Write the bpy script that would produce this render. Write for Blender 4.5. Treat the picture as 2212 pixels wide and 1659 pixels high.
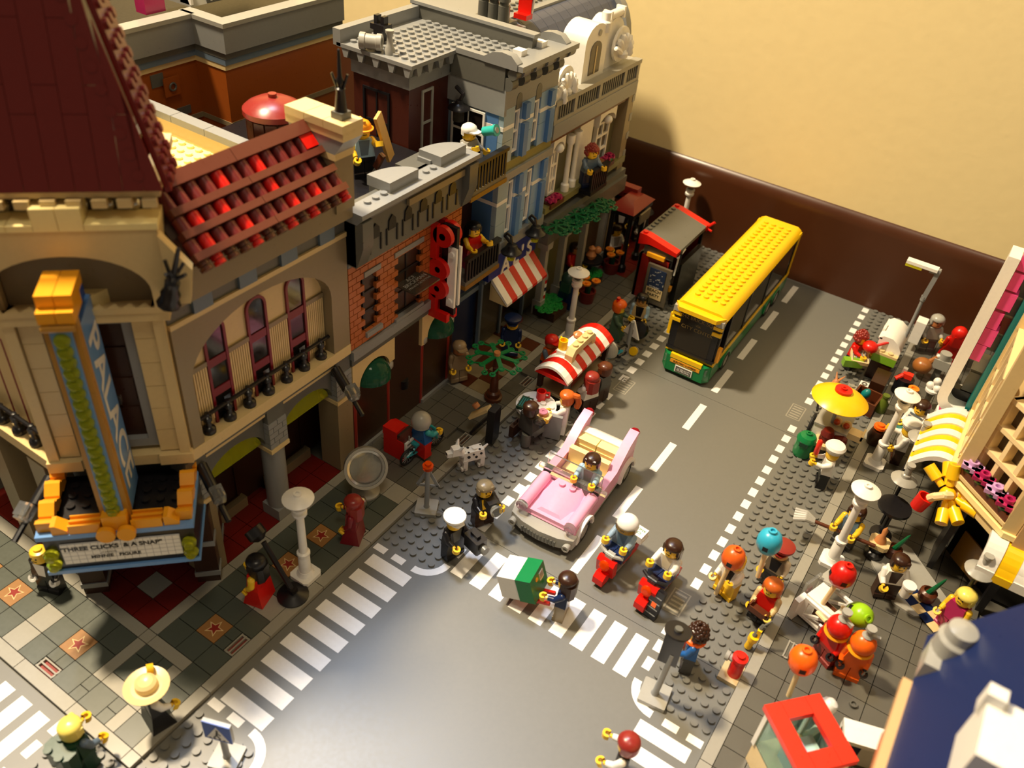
import bpy, bmesh, math, random
from mathutils import Matrix, Vector
random.seed(7)
S = 0.008                      # one stud pitch of the toy bricks, in metres
PI = math.pi
sc = bpy.context.scene
COL = sc.collection
for o in list(bpy.data.objects): bpy.data.objects.remove(o)

# ------------------------------------------------------------------ camera
CAM = (33.39960446332578, -44.52311541224213, 59.39283770303308)
RV = Vector((2.1480843244126357, 0.690705726809598, -0.21490395198826603))
cd = bpy.data.cameras.new('camera'); co = bpy.data.objects.new('camera', cd); COL.objects.link(co)
Rw = Matrix.Rotation(RV.length, 3, RV.normalized())          # world -> image axes (x right, y down, z forward)
Rc = Rw.transposed() @ Matrix(((1, 0, 0), (0, -1, 0), (0, 0, -1)))
co.matrix_world = Matrix.Translation(Vector(CAM) * S) @ Rc.to_4x4()
cd.sensor_fit = 'HORIZONTAL'; cd.sensor_width = 36.0; cd.lens = 36.0 * 1845.36 / 2212
cd.clip_start = 0.01; cd.clip_end = 20
cd.dof.use_dof = True; cd.dof.focus_distance = 0.66; cd.dof.aperture_fstop = 9.0
sc.camera = co
sc.view_settings.view_transform = 'Standard'; sc.view_settings.look = 'None'
sc.view_settings.gamma = 1.0; sc.view_settings.use_curve_mapping = False
sc.view_settings.exposure = 0.0

# ------------------------------------------------------------------ light
wd = bpy.data.worlds.new('room_light'); sc.world = wd; wd.use_nodes = True
wd.node_tree.nodes['Background'].inputs[0].default_value = (1.0, 0.83, 0.60, 1)
wd.node_tree.nodes['Background'].inputs[1].default_value = 0.17
def lamp(name, kind, loc, target, energy, color, size):
    d = bpy.data.lights.new(name, kind); o = bpy.data.objects.new(name, d); COL.objects.link(o)
    o.location = Vector(loc) * S
    o.rotation_euler = (Vector(target) - Vector(loc)).to_track_quat('-Z', 'Y').to_euler()
    d.energy = energy; d.color = color
    if kind == 'AREA': d.shape = 'DISK'; d.size = size * S
    else: d.shadow_soft_size = size * S
    return d
lamp('ceiling_lamp', 'AREA', (-76, -18, 190), (8, 12, 0), 47.0, (1.0, 0.80, 0.53), 20)
lamp('fill_light', 'AREA', (60, -60, 260), (10, 20, 0), 7.0, (1.0, 0.83, 0.58), 60)  # unseen warm fill, added from the right to brighten the facades
k = lamp('spot_lamp', 'SPOT', (-66, 34, 240), (15, -24, 0), 170.0, (0.70, 0.80, 1.0), 26)
k.spot_size = math.radians(17); k.spot_blend = 0.8

# ------------------------------------------------------------------ materials
def lin(h):
    h = h.lstrip('#'); c = [int(h[i:i + 2], 16) / 255 for i in (0, 2, 4)]
    return tuple(v / 12.92 if v <= 0.04045 else ((v + 0.055) / 1.055) ** 2.4 for v in c) + (1,)
MATS = {}
def mat(name, hexcol, rough=0.3, trans=0.0, metal=0.0, emit=0.0, spec=0.5, nscale=400.0, var=0.05, bump=0.0):
    m = bpy.data.materials.new(name); m.use_nodes = True; nt = m.node_tree; b = nt.nodes['Principled BSDF']
    c = lin(hexcol)
    tc = nt.nodes.new('ShaderNodeTexCoord'); nz = nt.nodes.new('ShaderNodeTexNoise')
    nz.inputs['Scale'].default_value = nscale; nz.inputs['Detail'].default_value = 3
    nt.links.new(tc.outputs['Object'], nz.inputs['Vector'])
    mr = nt.nodes.new('ShaderNodeMapRange'); mr.inputs['To Min'].default_value = max(0.02, rough - 0.06); mr.inputs['To Max'].default_value = rough + 0.06
    nt.links.new(nz.outputs['Fac'], mr.inputs['Value']); nt.links.new(mr.outputs['Result'], b.inputs['Roughness'])
    mx = nt.nodes.new('ShaderNodeMix'); mx.data_type = 'RGBA'
    mx.inputs['A'].default_value = tuple(v * (1 - var) for v in c[:3]) + (1,); mx.inputs['B'].default_value = tuple(min(1, v * (1 + var)) for v in c[:3]) + (1,)
    nt.links.new(nz.outputs['Fac'], mx.inputs['Factor']); nt.links.new(mx.outputs['Result'], b.inputs['Base Color'])
    b.inputs['Metallic'].default_value = metal
    b.inputs['Specular IOR Level'].default_value = spec
    if trans:
        b.inputs['Transmission Weight'].default_value = trans; b.inputs['IOR'].default_value = 1.25
    if emit:
        b.inputs['Emission Color'].default_value = c; b.inputs['Emission Strength'].default_value = emit
    if bump:
        bp = nt.nodes.new('ShaderNodeBump'); bp.inputs['Strength'].default_value = bump; bp.inputs['Distance'].default_value = 0.002
        nt.links.new(nz.outputs['Fac'], bp.inputs['Height']); nt.links.new(bp.outputs['Normal'], b.inputs['Normal'])
    MATS[name] = m; return m
for n, h in dict(white='F2F0EA', tan='DDC48E', darktan='8E7F62', lgrey='A3A29B', dgrey='62625C', black='17161A', red='D3180C',
                 darkred='6E1A14', brown='5A2D17', dbrown='361D10', orange='FA6A12', dorange='A0521C', yellow='FBC912',
                 amber='F0A41E', gold='B5822E', pink='EFA6C8', mblue='6A9AD8', dblue='16264E', blue='1E52B0', green='0E7A42',
                 dgreen='14402C', lime='9ACB1C', azure='35B0D0', teal='117F7F', magenta='B0245E', dpink='E84A8E', lav='D4A6DC',
                 flesh='F5C72C', sandblue='66788A', olive='7E7A4C', skin='C88450', cream='FFE9A6', bgreen='3FA535', lblue='A8CBE4',
                 maroon='7A1220', nougat='B9784A', sgrey='8C8E8E', purple='5A3F90', dgold='8A6420', mred='8E2A22').items():
    mat(n, h)
mat('road', '70706B', rough=0.40); mat('paint', 'F1F0EE', rough=0.45); mat('tile_d', '5C5A52', rough=0.34); mat('tile_l', '98958A', rough=0.34)
mat('tile_g', '4E544C', rough=0.34); mat('startile', '9C7040', rough=0.34); mat('slat', '6A3626'); mat('rooftile', '6E2420')
mat('glass', 'F4F6F4', rough=0.05, trans=0.92); mat('smoke', '8B8577', rough=0.06, trans=0.85)
mat('tyellow', 'E6EA3A', rough=0.07, trans=0.75); mat('torange', 'FF5A0A', rough=0.06, trans=0.6); mat('tgreen', '2C6A50', rough=0.1, trans=0.5)
mat('tred', 'B4182A', rough=0.08, trans=0.5); mat('tblue', '9AD8EE', rough=0.06, trans=0.85)
mat('chrome', 'B8B4AA', rough=0.16, metal=0.9); mat('tyre', '151515', rough=0.6); mat('darkpane', '1E1A18', rough=0.08)
mat('plaster', 'ECD9A4', rough=0.75, nscale=90, var=0.03, bump=0.12, spec=0.2); mat('boardwood', '4A2814', rough=0.32, nscale=25, var=0.14)
mat('floorwood', '4A3A2A', rough=0.5, nscale=12, var=0.2); mat('wood', 'D8A85C', rough=0.4, nscale=60, var=0.25)
mat('bulb', 'FFF1C8', emit=1.2)
M = MATS

# ------------------------------------------------------------------ mesh collector (all numbers in studs)
class MB:
    def __init__(s): s.v = []; s.f = []; s.T = Matrix.Identity(4)
    def at(s, x=0, y=0, z=0, rz=0, rx=0, ry=0, sc=1):
        s.T = Matrix.Translation((x, y, z)) @ Matrix.Rotation(rz, 4, 'Z') @ Matrix.Rotation(ry, 4, 'Y') @ Matrix.Rotation(rx, 4, 'X') @ Matrix.Scale(sc, 4); return s
    def add(s, vs, fs):
        n = len(s.v); s.v += [tuple(s.T @ Vector(v)) for v in vs]; s.f += [tuple(n + i for i in f) for f in fs]; return s
    def box(s, x0, y0, z0, x1, y1, z1, b=0.0):
        if b:
            return s.prism([(x0 + b, y0), (x1 - b, y0), (x1, y0 + b), (x1, y1 - b), (x1 - b, y1), (x0 + b, y1), (x0, y1 - b), (x0, y0 + b)], z0, z1)
        v = [(x, y, z) for z in (z0, z1) for y in (y0, y1) for x in (x0, x1)]
        return s.add(v, [(0, 2, 3, 1), (4, 5, 7, 6), (0, 1, 5, 4), (2, 6, 7, 3), (0, 4, 6, 2), (1, 3, 7, 5)])
    def bxs(s, cx, cy, cz, dx, dy, dz): return s.box(cx - dx / 2, cy - dy / 2, cz - dz / 2, cx + dx / 2, cy + dy / 2, cz + dz / 2)
    def lathe(s, prof, cx=0, cy=0, n=16, a0=0.0, a1=2 * PI):
        full = abs(a1 - a0 - 2 * PI) < 1e-6; k = n if full else n + 1; vs = []
        for r, z in prof:
            for i in range(k):
                a = a0 + (a1 - a0) * i / n; vs.append((cx + r * math.cos(a), cy + r * math.sin(a), z))
        fs = []
        for j in range(len(prof) - 1):
            for i in range(n):
                i2 = (i + 1) % k; fs.append((j * k + i, j * k + i2, (j + 1) * k + i2, (j + 1) * k + i))
        if full:
            if prof[0][0] > 1e-6: fs.append(tuple(reversed(range(k))))
            if prof[-1][0] > 1e-6: fs.append(tuple((len(prof) - 1) * k + i for i in range(k)))
        return s.add(vs, fs)
    def cyl(s, cx, cy, z0, z1, r, n=16, r2=None): return s.lathe([(r, z0), (r if r2 is None else r2, z1)], cx, cy, n)
    def ball(s, cx, cy, cz, r, n=14, m=8, sz=1.0, lo=-1.0, hi=1.0):
        pr = []
        for j in range(m + 1):
            a = math.asin(lo) + (math.asin(hi) - math.asin(lo)) * j / m; pr.append((max(1e-4, r * math.cos(a)), cz + r * sz * math.sin(a)))
        return s.lathe(pr, cx, cy, n)
    def prism(s, poly, z0, z1, top=1.0):
        n = len(poly); cx = sum(p[0] for p in poly) / n; cy = sum(p[1] for p in poly) / n
        vs = [(x, y, z0) for x, y in poly] + [(cx + (x - cx) * top, cy + (y - cy) * top, z1) for x, y in poly]
        return s.add(vs, [tuple(reversed(range(n))), tuple(range(n, 2 * n))] + [(i, (i + 1) % n, n + (i + 1) % n, n + i) for i in range(n)])
    def ext(s, poly, axis, a0, a1):
        # poly in the two remaining axes: axis x -> (y,z), axis y -> (x,z)
        n = len(poly)
        if axis == 'x': vs = [(a0, p, q) for p, q in poly] + [(a1, p, q) for p, q in poly]
        elif axis == 'y': vs = [(p, a0, q) for p, q in poly] + [(p, a1, q) for p, q in poly]
        else: return s.prism(poly, a0, a1)
        return s.add(vs, [tuple(reversed(range(n))), tuple(range(n, 2 * n))] + [(i, (i + 1) % n, n + (i + 1) % n, n + i) for i in range(n)])
    def bar(s, p, q, r, n=8, r2=None):
        p = Vector(p); q = Vector(q); d = q - p; L = d.length
        M4 = Matrix.Translation(p) @ d.to_track_quat('Z', 'Y').to_matrix().to_4x4()
        T = s.T; s.T = T @ M4; s.cyl(0, 0, 0, L, r, n, r2); s.T = T; return s
    def tube(s, pts, r, n=8):
        for a, b in zip(pts, pts[1:]): s.bar(a, b, r, n)
        for a in pts[1:-1]: s.ball(a[0], a[1], a[2], r, n, 4)
        return s
    def beam(s, p, q, w, h):
        p = Vector(p); q = Vector(q); d = q - p
        M4 = Matrix.Translation(p) @ d.to_track_quat('X', 'Z').to_matrix().to_4x4()
        T = s.T; s.T = T @ M4; s.box(0, -w / 2, -h / 2, d.length, w / 2, h / 2); s.T = T; return s
    def torus(s, cx, cy, cz, R, r, n=20, m=8, axis='z'):
        vs = []; fs = []
        for i in range(n):
            a = 2 * PI * i / n
            for j in range(m):
                b = 2 * PI * j / m; q = (R + r * math.cos(b)); u, v, w = q * math.cos(a), q * math.sin(a), r * math.sin(b)
                vs.append((cx + u, cy + v, cz + w) if axis == 'z' else ((cx + w, cy + u, cz + v) if axis == 'x' else (cx + u, cy + w, cz + v)))
        for i in range(n):
            for j in range(m): fs.append((i * m + j, ((i + 1) % n) * m + j, ((i + 1) % n) * m + (j + 1) % m, i * m + (j + 1) % m))
        return s.add(vs, fs)
    def stud(s, x, y, z, r=0.3, h=0.2, n=12): return s.cyl(x, y, z - .01, z + h, r, n)
    def studs(s, x0, y0, nx, ny, z, n=12):
        for i in range(nx):
            for j in range(ny): s.stud(x0 + i + .5, y0 + j + .5, z, n=n)
        return s
    def quads(s, qs):
        for q in qs: s.add(q, [tuple(range(len(q)))])
        return s
    def mesh(s, name, m, inv=None):
        me = bpy.data.meshes.new(name)
        me.from_pydata([tuple((inv @ Vector(v) if inv else Vector(v)) * S) for v in s.v], [], s.f); me.update()
        bm = bmesh.new(); bm.from_mesh(me); bmesh.ops.recalc_face_normals(bm, faces=bm.faces); bm.to_mesh(me); bm.free()
        for p in me.polygons: p.use_smooth = True
        me.set_sharp_from_angle(angle=math.radians(38)); me.materials.append(M[m] if isinstance(m, str) else m); return me
    def build(s, name, m, parent=None, world=False, loc=None, label=None):
        inv = None
        if world and parent is not None: inv = WM[parent.name].inverted()
        o = bpy.data.objects.new(name, s.mesh(name, m, inv)); COL.objects.link(o)
        if parent is not None: o.parent = parent
        if loc: o.location = Vector(loc) * S
        if label: o['label'] = label
        return o
WM = {}          # stud-space matrices of the things' empties
def thing(name, label, cat, loc=(0, 0, 0), rz=0.0, group=None, rx=0.0, ry=0.0):
    o = bpy.data.objects.new(name, None); COL.objects.link(o); o.empty_display_size = 0.01
    o.location = Vector(loc) * S; o.rotation_euler = (rx, ry, rz); o['label'] = label; o['category'] = cat
    if group: o['group'] = group
    WM[o.name] = Matrix.Translation(loc) @ o.rotation_euler.to_matrix().to_4x4(); return o
def tag(o, label, cat, group=None, kind=None):
    o['label'] = label; o['category'] = cat
    if group: o['group'] = group
    if kind: o['kind'] = kind
    return o
def struct(o, label, cat): tag(o, label, cat, kind='structure'); return o
CACHE = {}
def piece(name, key, mk, m, parent, loc, rot=None):
    # a small repeated part that shares its mesh; loc is in world studs
    k = (key, m)
    if k not in CACHE:
        mb = MB(); mk(mb); CACHE[k] = mb.mesh(name, m)
    o = bpy.data.objects.new(name, CACHE[k]); COL.objects.link(o); o.parent = parent
    o.location = (WM[parent.name].inverted() @ Vector(loc)) * S
    if rot: o.rotation_euler = rot
    return o
def tile(parent, x, y, w, d, m, z=0.0, h=0.4, name='floor_tile', g=0.03):
    return piece(name, ('tile', w, d, h), lambda b: b.box(g, g, 0, w - g, d - g, h), m, parent, (x, y, z))
for n, h in dict(dorange2='B4622C', darkbrown2='4A1F14', lblue2='9AB0BE', mb2='86A8CE', mb3='5580B8', blue2='1A2C86', olive2='6E6A4E', slateblue='444C62', green2='12623A').items(): mat(n, h)
mat('smokepane', '5E5648', rough=0.1)
for n, h in dict(nougat2='D2AC7C', cream2='F0D6A2', darkwin='4A3C2E', navyroof='1C2A58').items(): mat(n, h)
for n, h in dict(dgold2='8A7440', tan2='C9B58C', teal2='2E9AA4', lav2='C9809C', darkred3='8C1A12', dblue2='24304A', black2='1C1A16', mred2='6A1C16', amber2='F08A1E', dbrown2='3C2216', bgreen2='1F8A3A', bgreen3='7CB02A', sausage='B4421A', olivegreen='5A6A22', nougat3='A0642E', redor='F0301C', aquaglass2='BFE3E0').items(): mat(n, h)
mat('darkpane2', '241E16', rough=0.12); mat('aquaglass', 'CDEFEA', rough=0.06, trans=0.85)
for n, h in dict(cream3='E8CE92', blond='F2DE6A', blue3='1E5A9E', tan3='9A8466', dgrey2='3A3836', orange2='E8641E', dorange3='C8621E', sandgreen='4E6A56', nougat4='D9A45A', dgreen2='1E3A30', amber3='F7A01C', teal3='2FB0A8', sandblue2='8FA8BE', sandblue3='5C7890', cream4='EDE2C4', darktan2='7C7362', teal4='3E8E8E').items(): mat(n, h)
# ------------------------------------------------------------------ room shell
mb = MB(); mb.box(-150, -150, -3, 150, 64.6, -0.35); struct(mb.build('floor', 'floorwood'), 'dark wooden floor under the toy town', 'floor')
mb = MB(); mb.box(-150, 64.6, -0.35, 150, 68, 120); struct(mb.build('wall_back', 'plaster'), 'plain cream painted wall behind the toy town', 'wall')
mb = MB(); pr = [(64.8, -.35), (63.9, -.35), (63.9, 10.2)]
for i in range(7):
    a = PI - i * PI / 12; pr.append((65.3 + 1.4 * math.cos(a), 10.4 + 1.75 * math.sin(a)))
pr.append((65.3, -.35)); mb.ext(pr, 'x', -150, 150)
struct(mb.build('baseboard_back', 'boardwood'), 'dark brown baseboard with a rounded top edge', 'baseboard')

# ------------------------------------------------------------------ road plates
def plate(name, label, x0, y0):
    t = thing(name, label, 'road plate', (x0 + 16, y0 + 16, -0.2), group='grey road plates')
    MB().box(x0 + .02, y0 + .02, -.2, x0 + 31.98, y0 + 31.98, 0).build('plate', 'road', t, True); return t
def mark(t, x0, y0, x1, y1, name='road_marking'): return piece(name, ('mk', round(x1 - x0, 3), round(y1 - y0, 3)), lambda b: b.box(0, 0, 0, x1 - x0, y1 - y0, .012), 'paint', t, (x0, y0, 0))
def studset(t, rects):
    b = MB()
    for x, y, nx, ny in rects: b.studs(x, y, nx, ny, 0)
    o = b.build('studs', 'road', t, True); o['kind'] = 'stuff'
def drain(t, x, y):
    b = MB()
    for q in ((0, 0, 1.6, .12), (0, 2.63, 1.6, 2.75), (0, .12, .12, 2.63), (1.48, .12, 1.6, 2.63)): b.box(x + q[0], y + q[1], 0, x + q[2], y + q[3], .012)
    for i in range(5): b.box(x + .25, y + .3 + i * .47, 0, x + 1.35, y + .52 + i * .47, .012)
    b.build('storm_drain', 'tile_l', t, True)
def cross(label, X, Y):
    t = plate('road_plate', label, X, Y)
    studset(t, [(X, Y, 6, 6), (X + 26, Y, 6, 6), (X, Y + 26, 6, 6), (X + 26, Y + 26, 6, 6)])
    for k in range(9):
        mark(t, X + .75, Y + 7.2 + 2 * k, X + 5, Y + 8.45 + 2 * k, 'crosswalk_stripe'); mark(t, X + 27, Y + 7.2 + 2 * k, X + 31.25, Y + 8.45 + 2 * k, 'crosswalk_stripe')
        mark(t, X + 7.25 + 2 * k, Y + 26.9, X + 8.47 + 2 * k, Y + 31.15, 'crosswalk_stripe'); mark(t, X + 7.25 + 2 * k, Y + .85, X + 8.47 + 2 * k, Y + 5.1, 'crosswalk_stripe')
    for sx in (0, 1):
        for sy in (0, 1):
            fx = lambda v: X + (32 - v if sx else v)
            fy = lambda v: Y + (32 - v if sy else v)
            def mk2(a, b, c, d): mark(t, min(fx(a), fx(c)), min(fy(b), fy(d)), max(fx(a), fx(c)), max(fy(b), fy(d)))
            mk2(.25, 6.4, 1.47, 7.08); mk2(2.25, 6.4, 3.48, 7.08); mk2(6.3, .25, 6.98, 1.47); mk2(6.3, 2.25, 6.98, 3.48)
            b = MB(); R0, R1 = 1.75, 2.43; poly = []; cx, cy = 4.55, 4.65
            outer = [(4.45, cy + R1)] + [(cx + R1 * math.cos(a), cy + R1 * math.sin(a)) for a in [PI / 2 * (1 - i / 8) for i in range(9)]]
            inner = [(cx + R0 * math.cos(a), cy + R0 * math.sin(a)) for a in [PI / 2 * i / 8 for i in range(9)]] + [(4.45, cy + R0)]
            vs = [(fx(p[0]), fy(p[1]), .012) for p in outer + inner]; n = len(outer)
            b.add(vs, [(i, i + 1, 2 * n - 2 - i, 2 * n - 1 - i) for i in range(n - 1)])
            b.build('corner_marking', 'paint', t, True)
    return t
def straight(label, X, Y):
    t = plate('road_plate', label, X, Y)
    studset(t, [(X, Y, 6, 32), (X + 26, Y, 6, 32)])
    for k in range(4): mark(t, X + 15.5, Y + 1.45 + 8 * k, X + 16.28, Y + 6.5 + 8 * k, 'lane_dash')
    for k in range(16):
        if k not in (13,): mark(t, X + 6.2, Y + .4 + 2 * k, X + 7.08, Y + 1.57 + 2 * k, 'edge_dash')
        if k not in (1, 2): mark(t, X + 24.92, Y + .4 + 2 * k, X + 25.68, Y + 1.57 + 2 * k, 'edge_dash')
    drain(t, X + 23.9, Y + 2.7); drain(t, X + 6.5, Y + 26.4)
cross('grey crossroads plate with white zebra stripes on its four sides', 0, -32)
straight('grey straight road plate under the pink convertible', 0, 0)
straight('grey straight road plate under the yellow bus by the wall', 0, 32)
cross('grey road plate with zebra stripes beside the cinema side pavement', -32, -64)

# ------------------------------------------------------------------ pavements
def pave(label, X, Y):
    t = thing('pavement_plate', label, 'pavement', (X + 16, Y + 16, -.2))
    MB().box(X + .02, Y + .02, -.2, X + 31.98, Y + 31.98, 0).build('base_plate', 'tile_d', t, True); return t
CP = pave('cinema pavement of dark tiles with gold stars and pale kerb', -32, -32)
def refl(x, y, w, d): return (-32 - (y + d), -32 - (x + w), d, w)
used = {}
def ct(x, y, w, d, m, mirror=True, name='floor_tile'):
    for q in ([(x, y, w, d)] + ([refl(x, y, w, d)] if mirror else [])):
        if any((i, j) in used for i in range(q[0], q[0] + q[2]) for j in range(q[1], q[1] + q[3])): continue
        if q[0] < -32 or q[1] + q[3] > 0: continue
        tile(CP, *q, m, name=name)
        for i in range(q[0], q[0] + q[2]):
            for j in range(q[1], q[1] + q[3]): used[i, j] = 1
for k in range(5): ct(-1, -7 - 6 * k + 0, 1, 6, 'tile_l', name='kerb_tile')
ct(-1, -1, 1, 1, 'tile_l', name='kerb_tile'); ct(-1, -32, 1, 1, 'tile_l', name='kerb_tile')
for (x, y) in ((-5, -22), (-5, -14), (-5, -10)): ct(x, y, 2, 2, 'startile', name='star_tile')
def star(cx, cy, ry):
    for s_, m, z in ((.78, 'tan', .4), (.6, 'mred', .408)):
        b = MB(); pts = [((s_ if i % 2 == 0 else s_ * .42) * math.cos(PI / 2 + i * PI / 5 + ry), (s_ if i % 2 == 0 else s_ * .42) * math.sin(PI / 2 + i * PI / 5 + ry)) for i in range(10)]
        b.prism([(cx + p, cy + q) for p, q in pts], z, z + .008)
        b.build('star_print', m, CP, True)
for x, y in ((-4, -21), (-4, -13), (-4, -9), (-11, -28), (-19, -28)): star(x, y, 0 if x == -4 else PI / 2)
ct(-5, -18, 2, 2, 'tile_l'); ct(-3, -18, 2, 2, 'tile_l')
for x in (-7, -5, -3): ct(x, -2, 2, 2, 'tile_l', mirror=False)
for y in range(-24, 0, 4): ct(-8, y, 1, 4, 'tile_l')
ct(-8, -29, 1, 4, 'tile_l'); ct(-8, -25, 1, 1, 'tile_l', mirror=False); ct(-7, -29, 4, 1, 'tile_l', mirror=False); ct(-4, -28, 1, 3, 'tile_l', mirror=False); ct(-4, -31, 1, 2, 'tile_l'); ct(-5, -27, 1, 1, 'tile_l', mirror=False)
def grate(P, x, y, along, m='mred', z=.4):
    b = MB(); w, d = (1, 2) if along else (2, 1)
    b.box(x + .03, y + .03, 0, x + w - .03, y + d - .03, .12); b.build('grate_base', m, P, True)
    b = MB()
    for i in range(3):
        if along: b.box(x + .06 + i * .38, y + .05, .1, x + .18 + i * .38, y + 1.95, z)
        else: b.box(x + .05, y + .06 + i * .38, .1, x + 1.95, y + .18 + i * .38, z)
    for e in (.05, 1.8):
        if along: b.box(x + .05, y + e, .1, x + .95, y + e + .15, z - .05)
        else: b.box(x + e, y + .05, .1, x + e + .15, y + .95, z - .05)
    b.build('drain_grate', 'tile_l', P, True)
for (x, y, a) in ((-2, -22, True), (-2, -8, True), (-12, -31, False), (-2, -22, True))[:3]:
    grate(CP, x, y, a)
    for i in range(1 if a else 2):
        for j in range(2 if a else 1): used[x + i, y + j] = 1
used[-2, -22] = 1
for y in range(-24, -2, 2):
    for x in (-7, -5, -3):
        m_ = 'tile_g' if (x + y) % 4 else 'tile_d'
        c = [(i, j) for i in (x, x + 1) for j in (y, y + 1) if (i, j) not in used]
        if len(c) == 4: ct(x, y, 2, 2, m_)
        else:
            for q in c: ct(q[0], q[1], 1, 1, m_)
for x in range(-7, -1):
    for y in range(-31, -24):
        if (x, y) not in used:
            if all((x + i, y + j) not in used for i in (0, 1) for j in (0, 1)) and x < -2 and y < -25: ct(x, y, 2, 2, 'tile_g', mirror=False)
            else: ct(x, y, 1, 1, 'tile_g', mirror=False)
for x in range(-16, -8, 2):
    for y in range(-24, -8, 2):
        m_ = 'tile_l' if (x == -12 and y >= -22 and y < -16) else 'darkred'
        ct(x, y, 2, 2, m_)
for y in range(-8, -2, 2): ct(-10, y, 2, 2, 'darkred'); ct(-12, y, 2, 2, 'darkred')

for x in range(-26, 0):
    for y in range(-32, -24):
        if (x, y) in used: continue
        if x < -8 and all((x + i, y + j) not in used and y + j < -24 for i in (0, 1) for j in (0, 1)): ct(x, y, 2, 2, 'tile_g', mirror=False)
        else: ct(x, y, 1, 1, 'tile_g', mirror=False)
DP = pave('pool hall and barber pavement with a brown and tan chequer', -32, 0)
for k in range(8): tile(DP, -1, 4 * k, 1, 4, 'tile_l', name='kerb_tile')
for y in range(0, 32):
    for x in range(-9, -1):
        if (x % 2 == 1 and y % 2 == 0):
            if 16 <= y < 28 and x < -4: continue
            if (x, y) == (-3, 8) or (x, y) == (-3, 20): continue
            tile(DP, x, y, 2, 2, 'tile_d')
for i, x in enumerate((-10, -8, -6)):
    for j in range(6): tile(DP, x, 16 + 2 * j, 2, 2, 'brown' if (i + j) % 2 else 'darktan', h=.41)
for k in range(3): tile(DP, -4, 16 + 4 * k, 1, 4, 'tile_l', h=.42, name='border_tile')
tile(DP, -10, 15, 4, 1, 'tile_l', h=.42, name='border_tile'); tile(DP, -6, 15, 3, 1, 'tile_l', h=.42, name='border_tile')
tile(DP, -10, 28, 4, 1, 'tile_l', h=.42, name='border_tile'); tile(DP, -6, 28, 3, 1, 'tile_l', h=.42, name='border_tile')
grate(DP, -2, 8, True, 'brown'); grate(DP, -2, 20, True, 'brown')
RP = pave('restaurant pavement of dark tiles beside the bus stop', -32, 32)
for k in range(8): tile(RP, -1, 32 + 4 * k, 1, 4, 'tile_l', name='kerb_tile')
for y in range(32, 64, 2):
    for x in (-9, -7, -5, -3): tile(RP, x, y, 2, 2, 'darkred' if (y > 46 and x < -4) else 'tile_d')
RPS = []
for (lab, Y) in (('dark tiled pavement plate beside the diner by the wall', 32), ('dark tiled pavement plate under the yellow striped awnings', 0), ('dark tiled pavement plate beside the red roofed kiosk', -32)):
    t = pave(lab, 32, Y); RPS.append(t)
    for k in range(8): tile(t, 32, Y + 4 * k, 1, 4, 'tile_l', name='kerb_tile')
    for y in range(Y, Y + 32, 2):
        for i, x in enumerate(range(33, 47, 2)):
            if Y < 0 and y < -14: continue
            tile(t, x, y, 2, 2, 'tile_d')
# ================================================================== buildings on the left side of the street
def arch_poly(y0, y1, zs, rise, zt, n=14):
    # panel outline (y,z) with an arched hole cut from below: spring height zs, rise, top zt
    c = (y0 + y1) / 2; w = (y1 - y0) / 2
    return [(y0, zt), (y0, zs)] + [(c - w * math.cos(PI * i / n), zs + rise * math.sin(PI * i / n)) for i in range(1, n)] + [(y1, zs), (y1, zt)]
def arch_panel(b, axis, a0, a1, y0, y1, zs, rise, zt, n=14):
    # built as quads so that the concave outline is exact
    c = (y0 + y1) / 2; w = (y1 - y0) / 2
    pts = [(c - w * math.cos(PI * i / n), zs + rise * math.sin(PI * i / n)) for i in range(n + 1)]
    for (p, q) in zip(pts, pts[1:]): b.ext([p, q, (q[0], zt), (p[0], zt)], axis, a0, a1)
    return b
def window_x(P, x, y0, y1, z0, z1, fm, pm='darkpane', nz=2, ny=1, fw=.22, dep=.45, name='window'):
    b = MB(); b.box(x - dep, y0, z0, x, y0 + fw, z1); b.box(x - dep, y1 - fw, z0, x, y1, z1); b.box(x - dep, y0 + fw, z0, x, y1 - fw, z0 + fw); b.box(x - dep, y0 + fw, z1 - fw, x, y1 - fw, z1)
    for i in range(1, nz): zz = z0 + (z1 - z0) * i / nz; b.box(x - dep * .8, y0 + fw, zz - fw / 2, x - .03, y1 - fw, zz + fw / 2)
    for i in range(1, ny): yy = y0 + (y1 - y0) * i / ny; b.box(x - dep * .8, yy - fw / 3, z0 + fw, x - .06, yy + fw / 3, z1 - fw)
    o = b.build(name, fm, P, True)
    p = MB().box(x - dep * .7, y0 + .05, z0 + .05, x - dep * .45, y1 - .05, z1 - .05); pm_ = p.build('pane', pm, None)
    # pane as sub-part of its window
    inv = WM[P.name].inverted()
    pm_.parent = o; pm_.matrix_parent_inverse = Matrix.Identity(4)
    for v in pm_.data.vertices: v.co = (inv @ (v.co / S)) * S
    return o
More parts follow.
